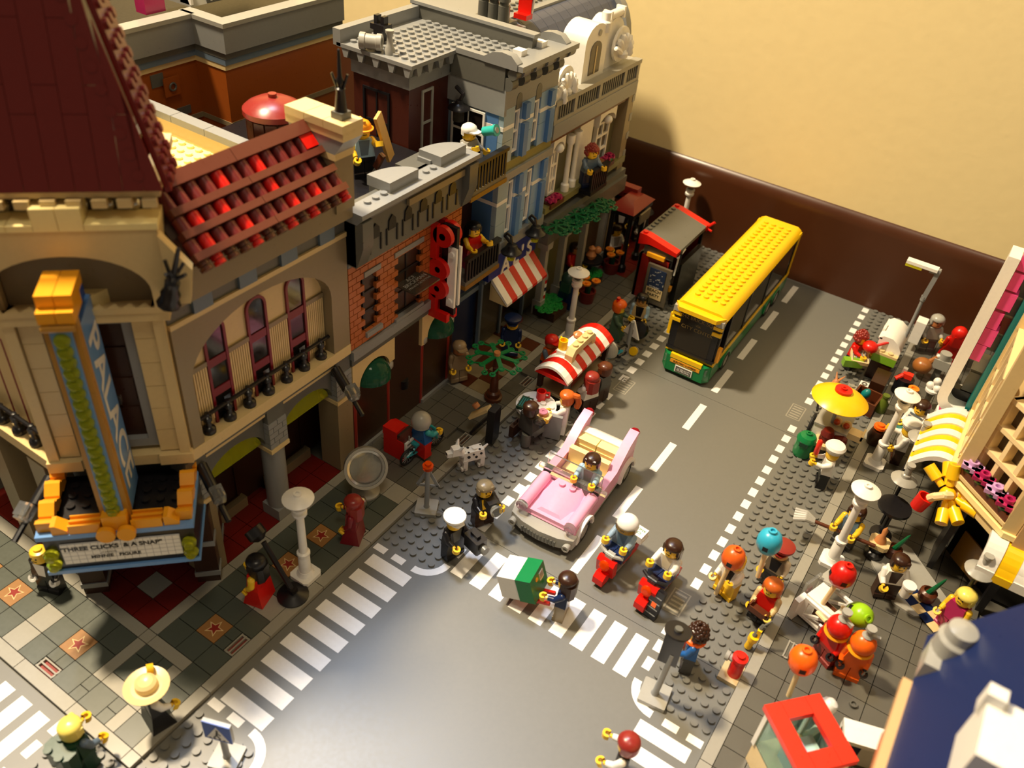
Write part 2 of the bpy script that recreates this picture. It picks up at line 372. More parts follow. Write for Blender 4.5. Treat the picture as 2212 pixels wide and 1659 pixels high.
def window_y(P, y, x0, x1, z0, z1, fm, pm='darkpane', nz=2, nx=1, fw=.22, dep=.45, name='window', sgn=-1):
    e = y - sgn * 0; i0, i1 = (y, y + dep) if sgn < 0 else (y - dep, y)
    b = MB(); b.box(x0, i0, z0, x0 + fw, i1, z1); b.box(x1 - fw, i0, z0, x1, i1, z1); b.box(x0 + fw, i0, z0, x1 - fw, i1, z0 + fw); b.box(x0 + fw, i0, z1 - fw, x1 - fw, i1, z1)
    for i in range(1, nz): zz = z0 + (z1 - z0) * i / nz; b.box(x0 + fw, i0 + .05, zz - fw / 2, x1 - fw, i1, zz + fw / 2)
    for i in range(1, nx): xx = x0 + (x1 - x0) * i / nx; b.box(xx - fw / 3, i0 + .07, z0 + fw, xx + fw / 3, i1, z1 - fw)
    o = b.build(name, fm, P, True)
    pm_ = MB().box(x0 + .05, (i0 + i1) / 2 - .05, z0 + .05, x1 - .05, (i0 + i1) / 2 + .1, z1 - .05).build('pane', pm, None)
    inv = WM[P.name].inverted(); pm_.parent = o
    for v in pm_.data.vertices: v.co = (inv @ (v.co / S)) * S
    return o

# ------------------------------------------------------------------ corner cinema
CN = thing('cinema_building', 'tan corner cinema with dark red tower roof and neon fin sign', 'building', (-18, -14, 0.4))
def cn(b, name, m): return b.build(name, m, CN, True)
# right wing, ground floor
b = MB(); b.box(-28, -16, .38, -12.4, -.05, 27.3); cn(b, 'inner_wall', 'dbrown')
for y0, y1, rb in ((-10, -8, True), (-2, 0, False), (-18, -16, False)):
    b = MB()
    if rb:
        b.cyl(-9, (y0 + y1) / 2, 1.6, 8.9, 1.0, 20); b.box(-10, y0, .38, -8, y1, 1.6)
        cn(b, 'column', 'sgrey')
    else:
        b.box(-10.4, y0 + .02, .38, -8.02, y1 - .03, 8.9); cn(b, 'pier', 'darktan')
    cn(MB().box(-10.1, y0 - .05, 8.6, -7.9, y1 + .0, 9.0), 'capital', 'tan')
    i = 0
    for z in (9.05, 9.6, 10.15, 10.7, 11.25):
        for k in range(3 if i % 2 else 2):
            w = 2 / 2 if not i % 2 else (1 if k == 1 else .5); ys = y0 + (k * 1.0 if not i % 2 else (0, .5, 1.5)[k])
            piece('brick', ('cbrk', w), lambda q, w=w: q.box(-1.9, .03, 0, 0, w - .03, .5), 'sgrey', CN, (-8, ys, z))
        i += 1
    cn(MB().box(-10, y0 + .1, 9, -8.1, y1 - .1, 13.4), 'capital_core', 'dgrey')
for y0, y1 in ((-16, -10), (-8, -2)):
    b = MB(); arch_panel(b, 'x', -9.4, -8.6, y0, y1, 9.4, 2.1, 12.75); cn(b, 'arch', 'dgrey')
    cn(MB().box(-9.5, y0, 12.7, -8.2, y1, 13.1), 'arch_trim', 'tan')
    b = MB(); c = (y0 + y1) / 2; pts = [(c - 2.9 * math.cos(PI * i / 12), 9.3 + 2.0 * math.sin(PI * i / 12)) for i in range(13)]
    b.ext(pts, 'x', -9.2, -9.0); cn(b, 'fanlight', 'tyellow')
    window_x(CN, -12.2, y0 + .6, y1 - .6, 1.4, 9.2, 'dbrown', nz=2, ny=2)
    cn(MB().box(-12.3, y0 + .3, .4, -11.6, y1 - .3, 1.5), 'window_sill', 'darktan')
cn(MB().box(-12, -16, 13.0, -8.15, 0 - .02, 13.5), 'beam', 'dgrey')
cn(MB().box(-12, -17.4, 13.4, -7.95, -.02, 14.4), 'balcony_ledge', 'tan')
for k in range(7):
    y = -15 + 2 * k
    piece('baluster', 'balu', lambda q: q.lathe([(.5, 0), (.5, .35), (.42, .5), (.25, .6), (.2, 1.0), (.34, 1.15), (.34, 1.5), (.2, 1.6), (.2, 1.85), (1e-3, 1.9)], n=12), 'black', CN, (-8.6, y, 14.4))
cn(MB().bar((-8.6, -16, 16.05), (-8.6, -2, 16.05), .17, 8), 'handrail', 'black')
# upper storey
cn(MB().box(-12.4, -17, 14.4, -9.1, -.05, 25), 'upper_wall', 'tan')
b = MB(); b.box(-9.1, -2, 14.4, -8.02, -.03, 25); cn(b, 'pilaster', 'darktan')
b = MB(); b.box(-9.1, -17, 14.4, -8.02, -16, 25); cn(b, 'pilaster', 'darktan')
b = MB(); arch_panel(b, 'x', -9.1, -8.02, -16, -2, 20.2, 4.0, 25.1, 22); cn(b, 'arch_frame', 'darktan')
for y0 in (-14, -10, -6):
    b = MB(); n = 10; c = y0 + 1
    b.box(-9.1, y0, 14.4, -8.9, y0 + .22, 22.4); b.box(-9.1, y0 + 1.78, 14.4, -8.9, y0 + 2, 22.4)
    for i in range(n):
        a, a2 = PI * i / n, PI * (i + 1) / n
        b.ext([(c - 1 * math.cos(a), 22.4 + 1 * math.sin(a)), (c - 1 * math.cos(a2), 22.4 + 1 * math.sin(a2)), (c - .78 * math.cos(a2), 22.4 + .78 * math.sin(a2)), (c - .78 * math.cos(a), 22.4 + .78 * math.sin(a))], 'x', -9.1, -8.9)
    for z in (16.8, 19.5): b.box(-9.1, y0 + .2, z, -8.95, y0 + 1.8, z + .7)
    o = cn(b, 'window', 'maroon')
    p = MB().ext([(y0 + .1, 14.45), (y0 + 1.9, 14.45), (y0 + 1.9, 22.4), (c + .6, 23.1), (c, 23.3), (c - .6, 23.1), (y0 + .1, 22.4)], 'x', -9.12, -9.04).build('pane', 'darkpane', None)
    p.parent = o
    inv = WM[CN.name].inverted()
    for v in p.data.vertices: v.co = (inv @ (v.co / S)) * S
for y0 in (-16, -12, -8, -4):
    for i in range(9): piece('ridged_slat', 'rslat', lambda q: q.box(0, 0, 0, .16, .14, 4.9), 'tan', CN, (-9.1, y0 + .06 + i * .215, 15.0))
    cn(MB().box(-9.1, y0 + .02, 19.9, -8.9, y0 + 1.98, 20.3), 'panel_band', 'darktan')
cn(MB().box(-11, -17, 25.0, -7.95, -.02, 25.4), 'cornice_band', 'tan')
cn(MB().box(-11, -17, 25.4, -8.15, -.02, 26.6), 'frieze', 'dgrey')
for k in range(4):
    cn(MB().box(-8.2, -15 + 4 * k, 25.4, -7.9, -13.4 + 4 * k, 26.5), 'frieze_block', 'sandblue')
cn(MB().box(-11, -17, 26.6, -7.7, -.02, 27.0), 'cornice_band', 'tan')
cn(MB().box(-12, -17, 27.0, -7.2, -.02, 29.4), 'eave_wall', 'darktan')
# roof with slats and rounded bricks
def rp(t, n): return (-10.1 + t * .707 + n * .707, 34.1 - t * .707 + n * .707)
ROOFY0, ROOFY1 = -15.8, -2.0
b = MB(); b.ext([rp(0, 0), rp(5.6, 0), rp(5.6, -.3), (-11, 29.4), (-11, 33.5)], 'y', -16, ROOFY1); cn(b, 'roof_core', 'dbrown')
for t0, t1, nn in ((-.1, .85, .75), (2.05, 2.55, .78), (3.55, 4.05, .78), (5.05, 5.55, .78)):
    for (ya, yb) in ((ROOFY0 + 1.2 * (5.5 - t0) / 5.5 * (1 if t0 < 1 else .6), -9), (-9, ROOFY1)):
        b = MB(); b.ext([rp(t0, nn), rp(t1, nn), rp(t1, -.1), rp(t0, -.1)], 'y', ya + .02, yb - .02); cn(b, 'roof_slat', 'slat')
reds = {(0, 4), (0, 7), (1, 1), (1, 3), (1, 7), (2, 1), (2, 4), (2, 8), (2, 10), (3, 1), (3, 4), (3, 7), (3, 9), (3, 12)}
for r in range(4):
    t0, L = ((.75, 1.32), (2.5, 1.08), (4.0, 1.08), (5.5, .7))[r]
    for k in range(13):
        y = ROOFY0 + .65 + k * 1.07 + (.25 if r < 2 else 0)
        if y > ROOFY1 - .3: continue
        m = 'red' if (r, k) in reds else ('rooftile' if r < 3 else 'brown')
        x, z = rp(t0, .12)
        key = ('rb', r)
        def mk(q, L=L, r=r):
            q.T = Matrix.Rotation(PI * .75, 4, 'Y')
            q.lathe([(.3, -.05), (.3, .12), (.46, .14), (.46, L), (.3, L), (.3, L + .12)] if r < 3 else [(.42, 0), (.42, L * .5), (.3, L * .5), (.3, L * .6), (.42, L * .62), (.42, L), (.2, L)], n=12)
        piece('roof_tile', key, mk, m, CN, (x, y, z))
piece('roof_tile', 'rtq', lambda q: q.box(-.6, -.6, 0, .6, .6, .3), 'red', CN, (rp(1.3, .35)[0], -2.7, rp(1.3, .35)[1]), (0, PI / 4, 0))
# chimney
b = MB(); b.box(-11, -2, 28, -7, -.03, 32.4); cn(b, 'chimney', 'darktan')
cn(MB().box(-11.1, -2.05, 32.3, -6.9, -.03, 32.8), 'chimney_band', 'tan')
b = MB(); b.ext([(-11.3, 34), (-6, 34), (-6.9, 32.8), (-10.9, 32.8)], 'y', -2.05, -.03); cn(b, 'chimney_flare', 'sgrey')
cn(MB().box(-11.5, -2.1, 34, -6, .0, 34.6), 'chimney_band', 'tan')
for x0, x1 in ((-11.5, -9.6), (-9.6, -7.8), (-7.8, -5.95)): cn(MB().box(x0 + .02, -2.15, 34.6, x1 - .02, .02, 35.2), 'chimney_cap_tile', 'tan')
cn(MB().box(-7.6, -1.5, 35.2, -6.6, -.5, 35.7), 'finial_base', 'dgrey')
b = MB(); b.lathe([(.45, 0), (.32, 1.4), (.38, 1.6), (.2, 1.7), (.3, 2.1), (.16, 2.4), (.1, 4.2), (.01, 4.3)], -7.1, -1, 10)
for s in (-1, 1): b.bar((-7.1 + .2 * s, -1 + .1 * s, 37.3 - 35.7), (-7.1 + .5 * s, -1 + .25 * s, 38.3 - 35.7), .1, 6)
for i in range(len(b.v)): b.v[i] = (b.v[i][0], b.v[i][1], b.v[i][2] + 35.7)
cn(b, 'finial', 'black')
# flat roof behind, parapet on the party wall
cn(MB().box(-30, -20, 26.6, -11, -.05, 28.0), 'flat_roof', 'cream')
o = MB().studs(-29, -12, 17, 11, 28.0, n=10).build('studs', 'cream', CN, True); o['kind'] = 'stuff'
cn(MB().box(-30, -1, 27.0, -11.2, -.06, 29.3), 'party_wall', 'tan')
for x in range(-30, -12, 4): cn(MB().box(x + .03, -1.1, 29.3, x + 3.97, 0, 29.9), 'parapet_tile', 'sgrey')
TK = thing('water_tank', 'reddish brown round water tank on the roof', 'water tank', (-18.6, 3.4, 25.2))
MB().cyl(-18.6, 3.4, 25.2, 31.0, 2.15, 24).build('tank_body', 'brown', TK, True)
for i in range(14):
    a = 2 * PI * i / 14; piece('tank_plank', 'tkp', lambda q: q.box(-.1, -.45, 0, .14, .45, 5.4), 'brown', TK, (-18.6 + 2.15 * math.cos(a), 3.4 + 2.15 * math.sin(a), 25.4), (0, 0, a))
MB().lathe([(2.5, 31.0), (2.5, 31.45), (2.1, 31.8), (1.3, 32.2), (.35, 32.35), (.35, 32.65), (.01, 32.65)], -18.6, 3.4, 28).build('tank_lid', 'mred', TK, True)
# left wing towards the side street (mirror image, plainer)
b = MB(); b.box(-31.9, -19.6, .38, -16, -12, 27.2); cn(b, 'side_wall', 'darktan')
cn(MB().box(-31.9, -24.05, 13.4, -14.6, -20, 14.4), 'balcony_ledge', 'tan')
cn(MB().box(-31.9, -23.8, 13.0, -16, -20, 13.5), 'beam', 'dgrey')
cn(MB().box(-31.9, -22.9, 14.4, -15, -19.6, 25.4), 'upper_wall', 'tan')
for k in range(4):
    piece('baluster', 'balu', None, 'black', CN, (-17 - 2 * k, -23.4, 14.4))
cn(MB().bar((-24, -23.4, 16.05), (-16, -23.4, 16.05), .17, 8), 'handrail', 'black')
for x in (-20, -24): window_y(CN, -22.92, x, x + 2, 14.6, 23, 'maroon', nz=3)
for x0, x1 in ((-18, -16), (-24, -22)): cn(MB().box(x0, -24, .38, x1, -21.5, 13), 'pier', 'darktan')
# ---- tower (45 degrees to the street corner)
TT = (-8, -24, 0)
def tw(): return MB().at(-8, -24, 0, -PI / 4)
cn(tw().box(-15, -4.4, .38, -7.0, 4.4, 13.5), 'tower_base', 'dgrey')
cn(tw().box(-14, -4.3, 13.0, -5.8, 4.3, 36), 'tower_wall', 'darktan')
for s in (-1, 1):
    y0, y1 = (2.7, 4.0) if s > 0 else (-4.0, -2.7)
    for k in range(6): piece('tower_panel', ('twp', s), lambda q, y0=y0, y1=y1: q.at(0, 0, 0, -PI / 4).box(-6.0, y0, .02, -4.9, y1, 1.98), 'tan', CN, (-8, -24, 14.6 + 2 * k))
    y0, y1 = (4.05, 4.75) if s > 0 else (-4.75, -4.05)
    cn(tw().box(-8, y0, 13.6, -4.6, y1, 27), 'tower_corner', 'tan')
    cn(tw().box(-7, min(2.6 * s, 4.9 * s), 13.6, -4.4, max(2.6 * s, 4.9 * s), 14.5), 'tower_ledge', 'tan')
    # entrance piers under the marquee
    cn(tw().box(-9, min(3.4 * s, 5.2 * s), .38, -4.0, max(3.4 * s, 5.2 * s), 8.4), 'entrance_pier', 'dbrown')
    for z in (4.8, 1.2): cn(tw().box(-9.1, min(3.3 * s, 5.3 * s), z, -3.9, max(3.3 * s, 5.3 * s), z + .5), 'pier_band', 'sgrey')
cn(tw().box(-6, -2.6, 13.6, -4.6, 2.6, 14.5), 'door_ledge', 'tan')
b = tw(); b.box(-6.2, 2.0, 14.9, -5.2, 2.65, 26.3); b.box(-6.2, -2.65, 14.9, -5.2, -2.0, 26.3); b.box(-6.2, -2, 14.9, -5.2, 2, 15.6); b.box(-6.2, -2, 25.7, -5.2, 2, 26.3); cn(b, 'door_frame', 'sgrey')
b = tw(); b.box(-6.0, -2, 15.6, -5.7, 2, 25.7)
for s in (-1, 1):
    for z in (16.2, 18.8, 21.4): b.box(-5.75, min(.2 * s, 1.8 * s), z, -5.6, max(.2 * s, 1.8 * s), z + 2.1)
cn(b, 'door', 'dbrown')
cn(tw().box(-5.65, .5, 18.7, -5.4, .75, 19.4), 'door_handle', 'chrome')
# zig-zag cornice and arch head
cn(tw().box(-8, -5.2, 26.3, -4.4, 5.2, 27.0), 'tower_cornice', 'tan')
for k in range(5):
    for s in (-1, 1):
        y = s * (1.1 + k * .9)
        if abs(y) < 5: piece('cornice_tooth', 'ctooth', lambda q: q.at(0, 0, 0, -PI / 4).add([(0, -.45, 0), (0, .45, 0), (-.7, 0, 0), (0, -.45, .4), (0, .45, .4), (-.7, 0, .4)], [(0, 1, 2), (3, 5, 4), (0, 3, 4, 1), (1, 4, 5, 2), (2, 5, 3, 0)]), 'tan', CN, tuple(Matrix.Translation(TT) @ Matrix.Rotation(-PI / 4, 4, 'Z') @ Vector((-4.3, y, 27.0)))).rotation_euler = (0, 0, 0)
b = tw(); arch_panel(b, 'x', -5.2, -3.7, -4.6, 4.6, 29.0, 2.6, 33.3, 20)
b.box(-5.2, -5.6, 27.4, -3.7, -4.6, 33.3); b.box(-5.2, 4.6, 27.4, -3.7, 5.6, 33.3); cn(b, 'arch_head', 'tan')
for s in (-1, 1): cn(tw().box(-13, min(4.4 * s, 5.6 * s), 27.0, -5.2, max(4.4 * s, 5.6 * s), 33.3), 'tower_side', 'tan')
for y0, y1, h in ((-5.6, -2.4, 33.7), (-2.4, -1, 33.7), (-1, .35, 34.7), (.35, 1.7, 34.7), (1.7, 5.7, 33.7)): cn(tw().box(-5.4, y0 + .02, 33.3, -3.6, y1 - .02, h), 'coping_tile', 'cream')
b = tw(); b.add([(-4.2, 5.6, 28.2), (-4.2, 5.6, 33.0), (-3.4, 5.6, 28.2), (-4.2, 7.2, 30.6), (-3.4, 7.2, 30.6), (-3.4, 5.6, 33.0), (-4.2, 6.8, 28.2), (-3.4, 6.8, 28.2)], [(0, 1, 3, 6), (2, 7, 4, 5), (1, 5, 4, 3), (3, 4, 7, 6), (0, 6, 7, 2)]); cn(b, 'arch_bracket', 'tan')
b = tw(); b.box(-7.6, -3, 27.6, -7.0, 3, 32); cn(b, 'arch_back', 'dgrey')
b = tw(); b.box(-7.0, -2.6, 28.6, -6.6, 2.6, 29.2); b.box(-7, -2.6, 30.2, -6.6, 2.6, 30.6); cn(b, 'arch_shelf', 'sgrey')
# black spike ornaments leaning from the tower corner
def spike(p, rx, ry, rz):
    b = MB().at(*p, rz=rz, ry=ry); b.lathe([(.75, 0), (.55, .5), (.6, .9), (.42, 1.2), (.46, 1.9), (.3, 2.1), (.36, 2.5), (.18, 2.7), (.12, 4.6), (.02, 4.7)], n=10)
    for s in (-1, 1): b.bar((.2 * s, .0, 2.2), (.75 * s, .0, 3.1), .13, 6); b.bar((0, .2 * s, 2.2), (0, .75 * s, 3.0), .12, 6)
    return b
q = Matrix.Translation(TT) @ Matrix.Rotation(-PI / 4, 4, 'Z') @ Vector((-2.9, 5.6, 28.6)); cn(spike((q.x, q.y, q.z), 0, .35, PI * .05), 'corner_spike', 'black')
# lamp tier and pyramid roof
cn(tw().box(-13, -5, 33.3, -6.2, 5, 35.6), 'tower_tier', 'dgrey')
for k in range(-3, 4): piece('tier_lamp', 'tl', lambda q: q.ball(0, 0, 0, .45, 10, 6), 'chrome', CN, tuple(Matrix.Translation(TT) @ Matrix.Rotation(-PI / 4, 4, 'Z') @ Vector((-5.6, k * 1.4, 34.0))))
cn(tw().box(-12, -6, 35.0, -4.4, 6, 35.6), 'roof_plate', 'tan')
for k in range(-4, 5): piece('roof_bracket', 'rbk', lambda q: q.at(0, 0, 0, -PI / 4).box(-.5, -.4, -.5, 0, .4, 0), 'tan', CN, tuple(Matrix.Translation(TT) @ Matrix.Rotation(-PI / 4, 4, 'Z') @ Vector((-4.0, k * 1.35, 35.0))))
b = tw(); apex = (-10, 0, 57.5); bs = 4.0
for (a, c) in (((-4.9, -bs), (-4.9, bs)), ((-4.9, bs), (-14.4, bs)), ((-14.4, bs), (-14.4, -bs)), ((-14.4, -bs), (-4.9, -bs))):
    b.add([(a[0], a[1], 35.6), (c[0], c[1], 35.6), apex], [(0, 1, 2)])
cn(b, 'roof_core', 'dbrown')
# front face: long flat plates side by side, following the slope
def fr(u, w, n, s=0):   # u lateral, w up the slope, n outwards ; front face local frame
    k = .28; L = math.sqrt(1 + k * k); zz = 35.6 + w / L; off = -3.95 - (w / L) * k + n / L; return (off, u, zz + n * k / L)
edge = lambda w: max(.1, 6.3 - w * .27)
ws = [0, 4.2, 9.0, 14, 19]
us = [-6.3, -5, -3.6, -2.2, -.9, .4, 1.7, 3.0, 4.2, 5.3, 6.3]
for i in range(len(us) - 1):
    for j in range(len(ws) - 1):
        u0, u1 = us[i], us[i + 1]; w0 = ws[j] + (1.5 if i % 2 and j else 0); w1 = ws[j + 1] + (1.5 if i % 2 else 0)
        pts = []
        def cl(u, w): e = edge(w); return max(-e, min(e, u))
        if abs(cl(u0, w0) - cl(u1, w0)) < .05: continue
        q = [(cl(u0 + .015, w0 + .015), w0 + .015), (cl(u1 - .015, w0 + .015), w0 + .015), (cl(u1 - .015, w1 - .015), w1 - .015), (cl(u0 + .015, w1 - .015), w1 - .015)]
        b = tw(); vs = [fr(u, w, 0) for u, w in q] + [fr(u, w, .22) for u, w in q]
        b.add(vs, [(3, 2, 1, 0), (4, 5, 6, 7), (0, 1, 5, 4), (1, 2, 6, 5), (2, 3, 7, 6), (3, 0, 4, 7)]); cn(b, 'roof_panel', 'darkred')
b = tw()
for j in range(12):
    w = .9 + j * 1.15
    for e in (edge(w) - .95,):
        c0 = Vector(fr(e, w, .2)); c1 = Vector(fr(e, w, .27)); b.bar(c0, c1, .32, 12); c0 = Vector(fr(-e, w, .2)); c1 = Vector(fr(-e, w, .27)); b.bar(c0, c1, .32, 12)
o = b.build('studs', 'darkred', CN, True); o['kind'] = 'stuff'
# side face wing with studs, standing a little proud of the corner
def sd(u, w, n):        # side face facing lateral +: u = distance back from the front corner
    k = .28; L = math.sqrt(1 + k * k); return (-4.3 - u - w / L * k, 6.35 - w / L * k + n / L, 35.3 + w / L + n * k / L)
for j in range(5):
    w0, w1 = j * 4.2, j * 4.2 + 4.18; b = tw()
    vs = [sd(u, w, n) for n in (0, .35) for (u, w) in ((0, w0), (3.2, w0), (3.2, w1), (0, w1))]
    b.add(vs, [(3, 2, 1, 0), (4, 5, 6, 7), (0, 1, 5, 4), (1, 2, 6, 5), (2, 3, 7, 6), (3, 0, 4, 7)]); cn(b, 'roof_wing', 'darkred')
b = tw()
for j in range(20):
    for i in range(3): b.bar(Vector(sd(.5 + i, .55 + j * 1.02, .33)), Vector(sd(.5 + i, .55 + j * 1.02, .58)), .3, 10)
o = b.build('studs', 'darkred', CN, True); o['kind'] = 'stuff'
# ---- marquee
cn(tw().box(-5.6, -4.9, 8.7, .3, 4.9, 12.0), 'marquee_core', 'black')
cn(tw().box(-5.8, -5.2, 8.4, .5, 5.0, 8.75), 'marquee_trim', 'mblue'); cn(tw().box(.05, -5.2, 11.95, .5, 5.0, 12.35), 'marquee_trim', 'mblue'); cn(tw().box(-5.8, 4.75, 11.95, .05, 5.0, 12.35), 'marquee_trim', 'mblue'); cn(tw().box(-5.8, -5.2, 11.95, .05, -4.9, 12.35), 'marquee_trim', 'mblue')
o = tw().studs(-5, -5, 5, 10, 12.0, n=10).build('studs', 'black', CN, True); o['kind'] = 'stuff'
cn(tw().box(.3, -3.9, 9.3, .42, 3.9, 11.3), 'letter_board', 'white')
b = tw()
for k in range(17): b.box(.42, -3.9 + k * .4875 - .012, 9.3, .425, -3.9 + k * .4875 + .012, 11.3)
for k in range(6): b.box(.42, -3.9, 9.3 + k * .4 - .012, .425, 3.9, 9.3 + k * .4 + .012)
cn(b, 'letter_board_grid', 'sgrey')
def text(body, size, mtx, m, parent, world=True, ext=.0, name='lettering', align='CENTER', sx=1.0, off=0.0):
    cu = bpy.data.curves.new(name, 'FONT'); cu.body = body; cu.size = size; cu.align_x = align; cu.align_y = 'CENTER'; cu.extrude = ext; cu.offset = off
    ob = bpy.data.objects.new(name, cu); COL.objects.link(ob); dg = bpy.context.evaluated_depsgraph_get(); me = bpy.data.meshes.new_from_object(ob.evaluated_get(dg))
    bpy.data.objects.remove(ob); T = (WM[parent.name].inverted() if world else Matrix.Identity(4)) @ mtx @ Matrix.Diagonal((sx, 1, 1, 1))
    for v in me.vertices: v.co = (T @ v.co) * S
    me.materials.clear(); me.materials.append(M[m]); o = bpy.data.objects.new(name, me); COL.objects.link(o); o.parent = parent; return o
TWM = Matrix.Translation(TT) @ Matrix.Rotation(-PI / 4, 4, 'Z')
def facing_x(y, z, x): return Matrix.Translation((x, y, z)) @ Matrix.Rotation(PI / 2, 4, 'Z') @ Matrix.Rotation(PI / 2, 4, 'X')
text('"THREE CLICKS  & A SNAP"', .56, TWM @ facing_x(-.65, 10.8, .44), 'black', CN, off=.022)
text('MINNIE   FIGURE', .44, TWM @ facing_x(-.5, 9.85, .44), 'black', CN, off=.015); text('STARRING', .22, TWM @ facing_x(-.9, 10.25, .44), 'dgrey', CN)
for s, yy in ((-1, -4.6), (1, 4.45)):
    for z in (9.4, 10.4): piece('marquee_bulb', 'mbulb', lambda q: q.at(0, 0, 0, -PI / 4, ry=PI / 2).lathe([(.5, 0), (.5, .25), (.32, .35), (.32, .6), (.2, .62)], n=14), 'tyellow', CN, tuple(TWM @ Vector((.3, yy, z))))
def slope(P, loc, rz, m, name='trim_block'):
    return piece(name, 'slp', lambda q: q.ext([(-.5, 0), (.5, 0), (.5, .85), (.2, .85), (-.5, .3)], 'x', -.5, .5), m, P, loc, (0, 0, rz))
for k in range(6):
    slope(CN, tuple(TWM @ Vector((-.5 - k * .95, -4.6, 12.35 + (.25 if k % 2 else 0)))), -PI / 4 + (PI / 2 if k % 2 else -PI / 2), 'amber'); slope(CN, tuple(TWM @ Vector((-.5 - k * .95, 4.4, 12.35 + (.25 if k % 2 else 0)))), -PI / 4 + (PI / 2 if k % 2 else -PI / 2), 'amber')
for s in (-1, 1):
    b = tw(); y0, y1 = (1, 3.0) if s > 0 else (-3.0, -1)
    b.box(-.6, y0, 12.35, .45, y1, 12.9); b.box(-.6, y0, 12.9, -.5, y1, 13.15); b.box(-.15, y0, 12.9, 0, y1, 13.15); b.box(.33, y0, 12.9, .45, y1, 13.15); cn(b, 'trim_grille', 'amber')
    slope(CN, tuple(TWM @ Vector((-.1, s * 3.6, 12.35))), -PI / 4 + PI + (0 if s < 0 else 0), 'amber')
    piece('trim_disc', 'tdisc', lambda q: q.at(0, 0, 0, -PI / 4, ry=PI / 2).cyl(0, 0, 0, .4, .62, 18), 'amber', CN, tuple(TWM @ Vector((.5, s * .66, 12.3))))
cn(tw().box(-.5, -.8, 12.35, .45, .8, 13.7), 'trim_block', 'amber')
# ---- fin sign
cn(tw().box(-4.6, -.55, 12.4, -.15, .55, 29.2), 'fin_body', 'blue')
for s in (-1, 1):
    cn(tw().box(-.9, min(.55 * s, .95 * s), 12.4, -.25, max(.55 * s, .95 * s), 29.4), 'fin_flange', 'gold')
    cn(tw().box(-4.6, min(.55 * s, .8 * s), 12.4, -1.3, max(.55 * s, .8 * s), 28.4), 'fin_face', 'mblue')
cn(tw().box(-.3, -.6, 12.6, -.1, .6, 29.0), 'bulb_strip', 'mblue')
for k in range(20): piece('bulb', 'fbulb', lambda q: q.at(0, 0, 0, -PI / 4, ry=PI / 2).lathe([(.46, 0), (.46, .22), (.3, .32), (.3, .5), (.2, .52)], n=14), 'tyellow', CN, tuple(TWM @ Vector((-.1, 0, 13.2 + .79 * k))))
for i, (z, d0) in enumerate(((29.4, -.95), (30.2, -1.9))):
    for s in (-1, 1): cn(tw().box(-3.2 if i else -2.2, min(.02 * s, .98 * s), z, .05 if not i else -.5, max(.02 * s, .98 * s), z + .78), 'fin_cap', 'amber')
cn(tw().bar((.05, -.9, 29.1), (.05, .9, 29.1), .22, 10), 'fin_bar', 'gold')
text('PALACE', 3.3, TWM @ Matrix.Translation((-2.95, .82, 20.4)) @ Matrix.Rotation(PI, 4, 'Z') @ Matrix.Rotation(PI / 2, 4, 'X') @ Matrix.Rotation(-PI / 2, 4, 'Z'), 'white', CN, sx=1.12, off=.07)
# lanterns hanging from the beam (black arms with clear lamps)
def lantern(p, rz):
    b = MB().at(*p, rz=rz, ry=PI * .62); b.cyl(0, 0, 0, 2.2, .45, 12); b.cyl(0, 0, 2.2, 3.0, .3, 10); b.cyl(0, 0, 3.0, 5.0, .22, 8); cn(b, 'lamp_arm', 'black')
    b = MB().at(*p, rz=rz, ry=PI * .62); b.box(-1.15, -.45, 2.4, -.15, .45, 3.4); b.box(-1.05, -.38, 3.4, -.25, .38, 3.6); cn(b, 'lamp_glass', 'glass')
lantern((-8.1, -16.6, 12.4), -.35); lantern((-8.0, -2.0, 12.8), -.35); lantern((-15.4, -24, 12.4), -PI / 2 + .35)
# ------------------------------------------------------------------ pool hall (brick) and its brown roof house
PH = thing('pool_hall_building', 'orange brick pool hall with grey cornice and brown rooftop room', 'building', (-18, 10, 0.4))
def ph(b, name, m): return b.build(name, m, PH, True)
ph(MB().box(-30, .1, .38, -8.4, 15.95, 22), 'inner_wall', 'dbrown')
nb = 0
for r in range(14):
    z = 13.5 + r * .6; off = 0 if r % 2 else .5; y = -off
    while y < 16:
        y0, y1 = max(0.02, y), min(15.98, y + 1.0)
        zz = z + .3
        hole = (1.9 < (y0 + y1) / 2 < 4.0 and 14.4 < zz < 20.2) or (6.0 < (y0 + y1) / 2 < 10.0 and 13.7 < zz < 20.4)
        if y1 - y0 > .2 and not hole:
            w = round(y1 - y0, 2)
            piece('brick', ('pbr', w), lambda q, w=w: q.box(-.5, .035, .035, 0, w - .035, .565), 'dorange2', PH, (-8.0, y0, z)); nb += 1
        y += 1.0
for y0, y1, z0, z1, ny in ((2, 4, 14.5, 20.2, 1), (6, 10, 13.8, 20.3, 2)):
    window_x(PH, -8.25, y0, y1, z0, z1, 'black', nz=3, ny=ny)
    ph(MB().box(-8.5, y0 - .05, z0 - .5, -7.75, y1 + .05, z0), 'window_sill', 'sgrey')
    ph(MB().box(-8.5, y0 - .05, z1, -7.9, y1 + .05, z1 + .5), 'lintel', 'sgrey')
ph(MB().box(-9, .05, 11.8, -7.95, 15.9, 12.5), 'ledge', 'dgrey'); ph(MB().box(-9, .05, 12.5, -7.7, 15.9, 13.45), 'ledge', 'sgrey')
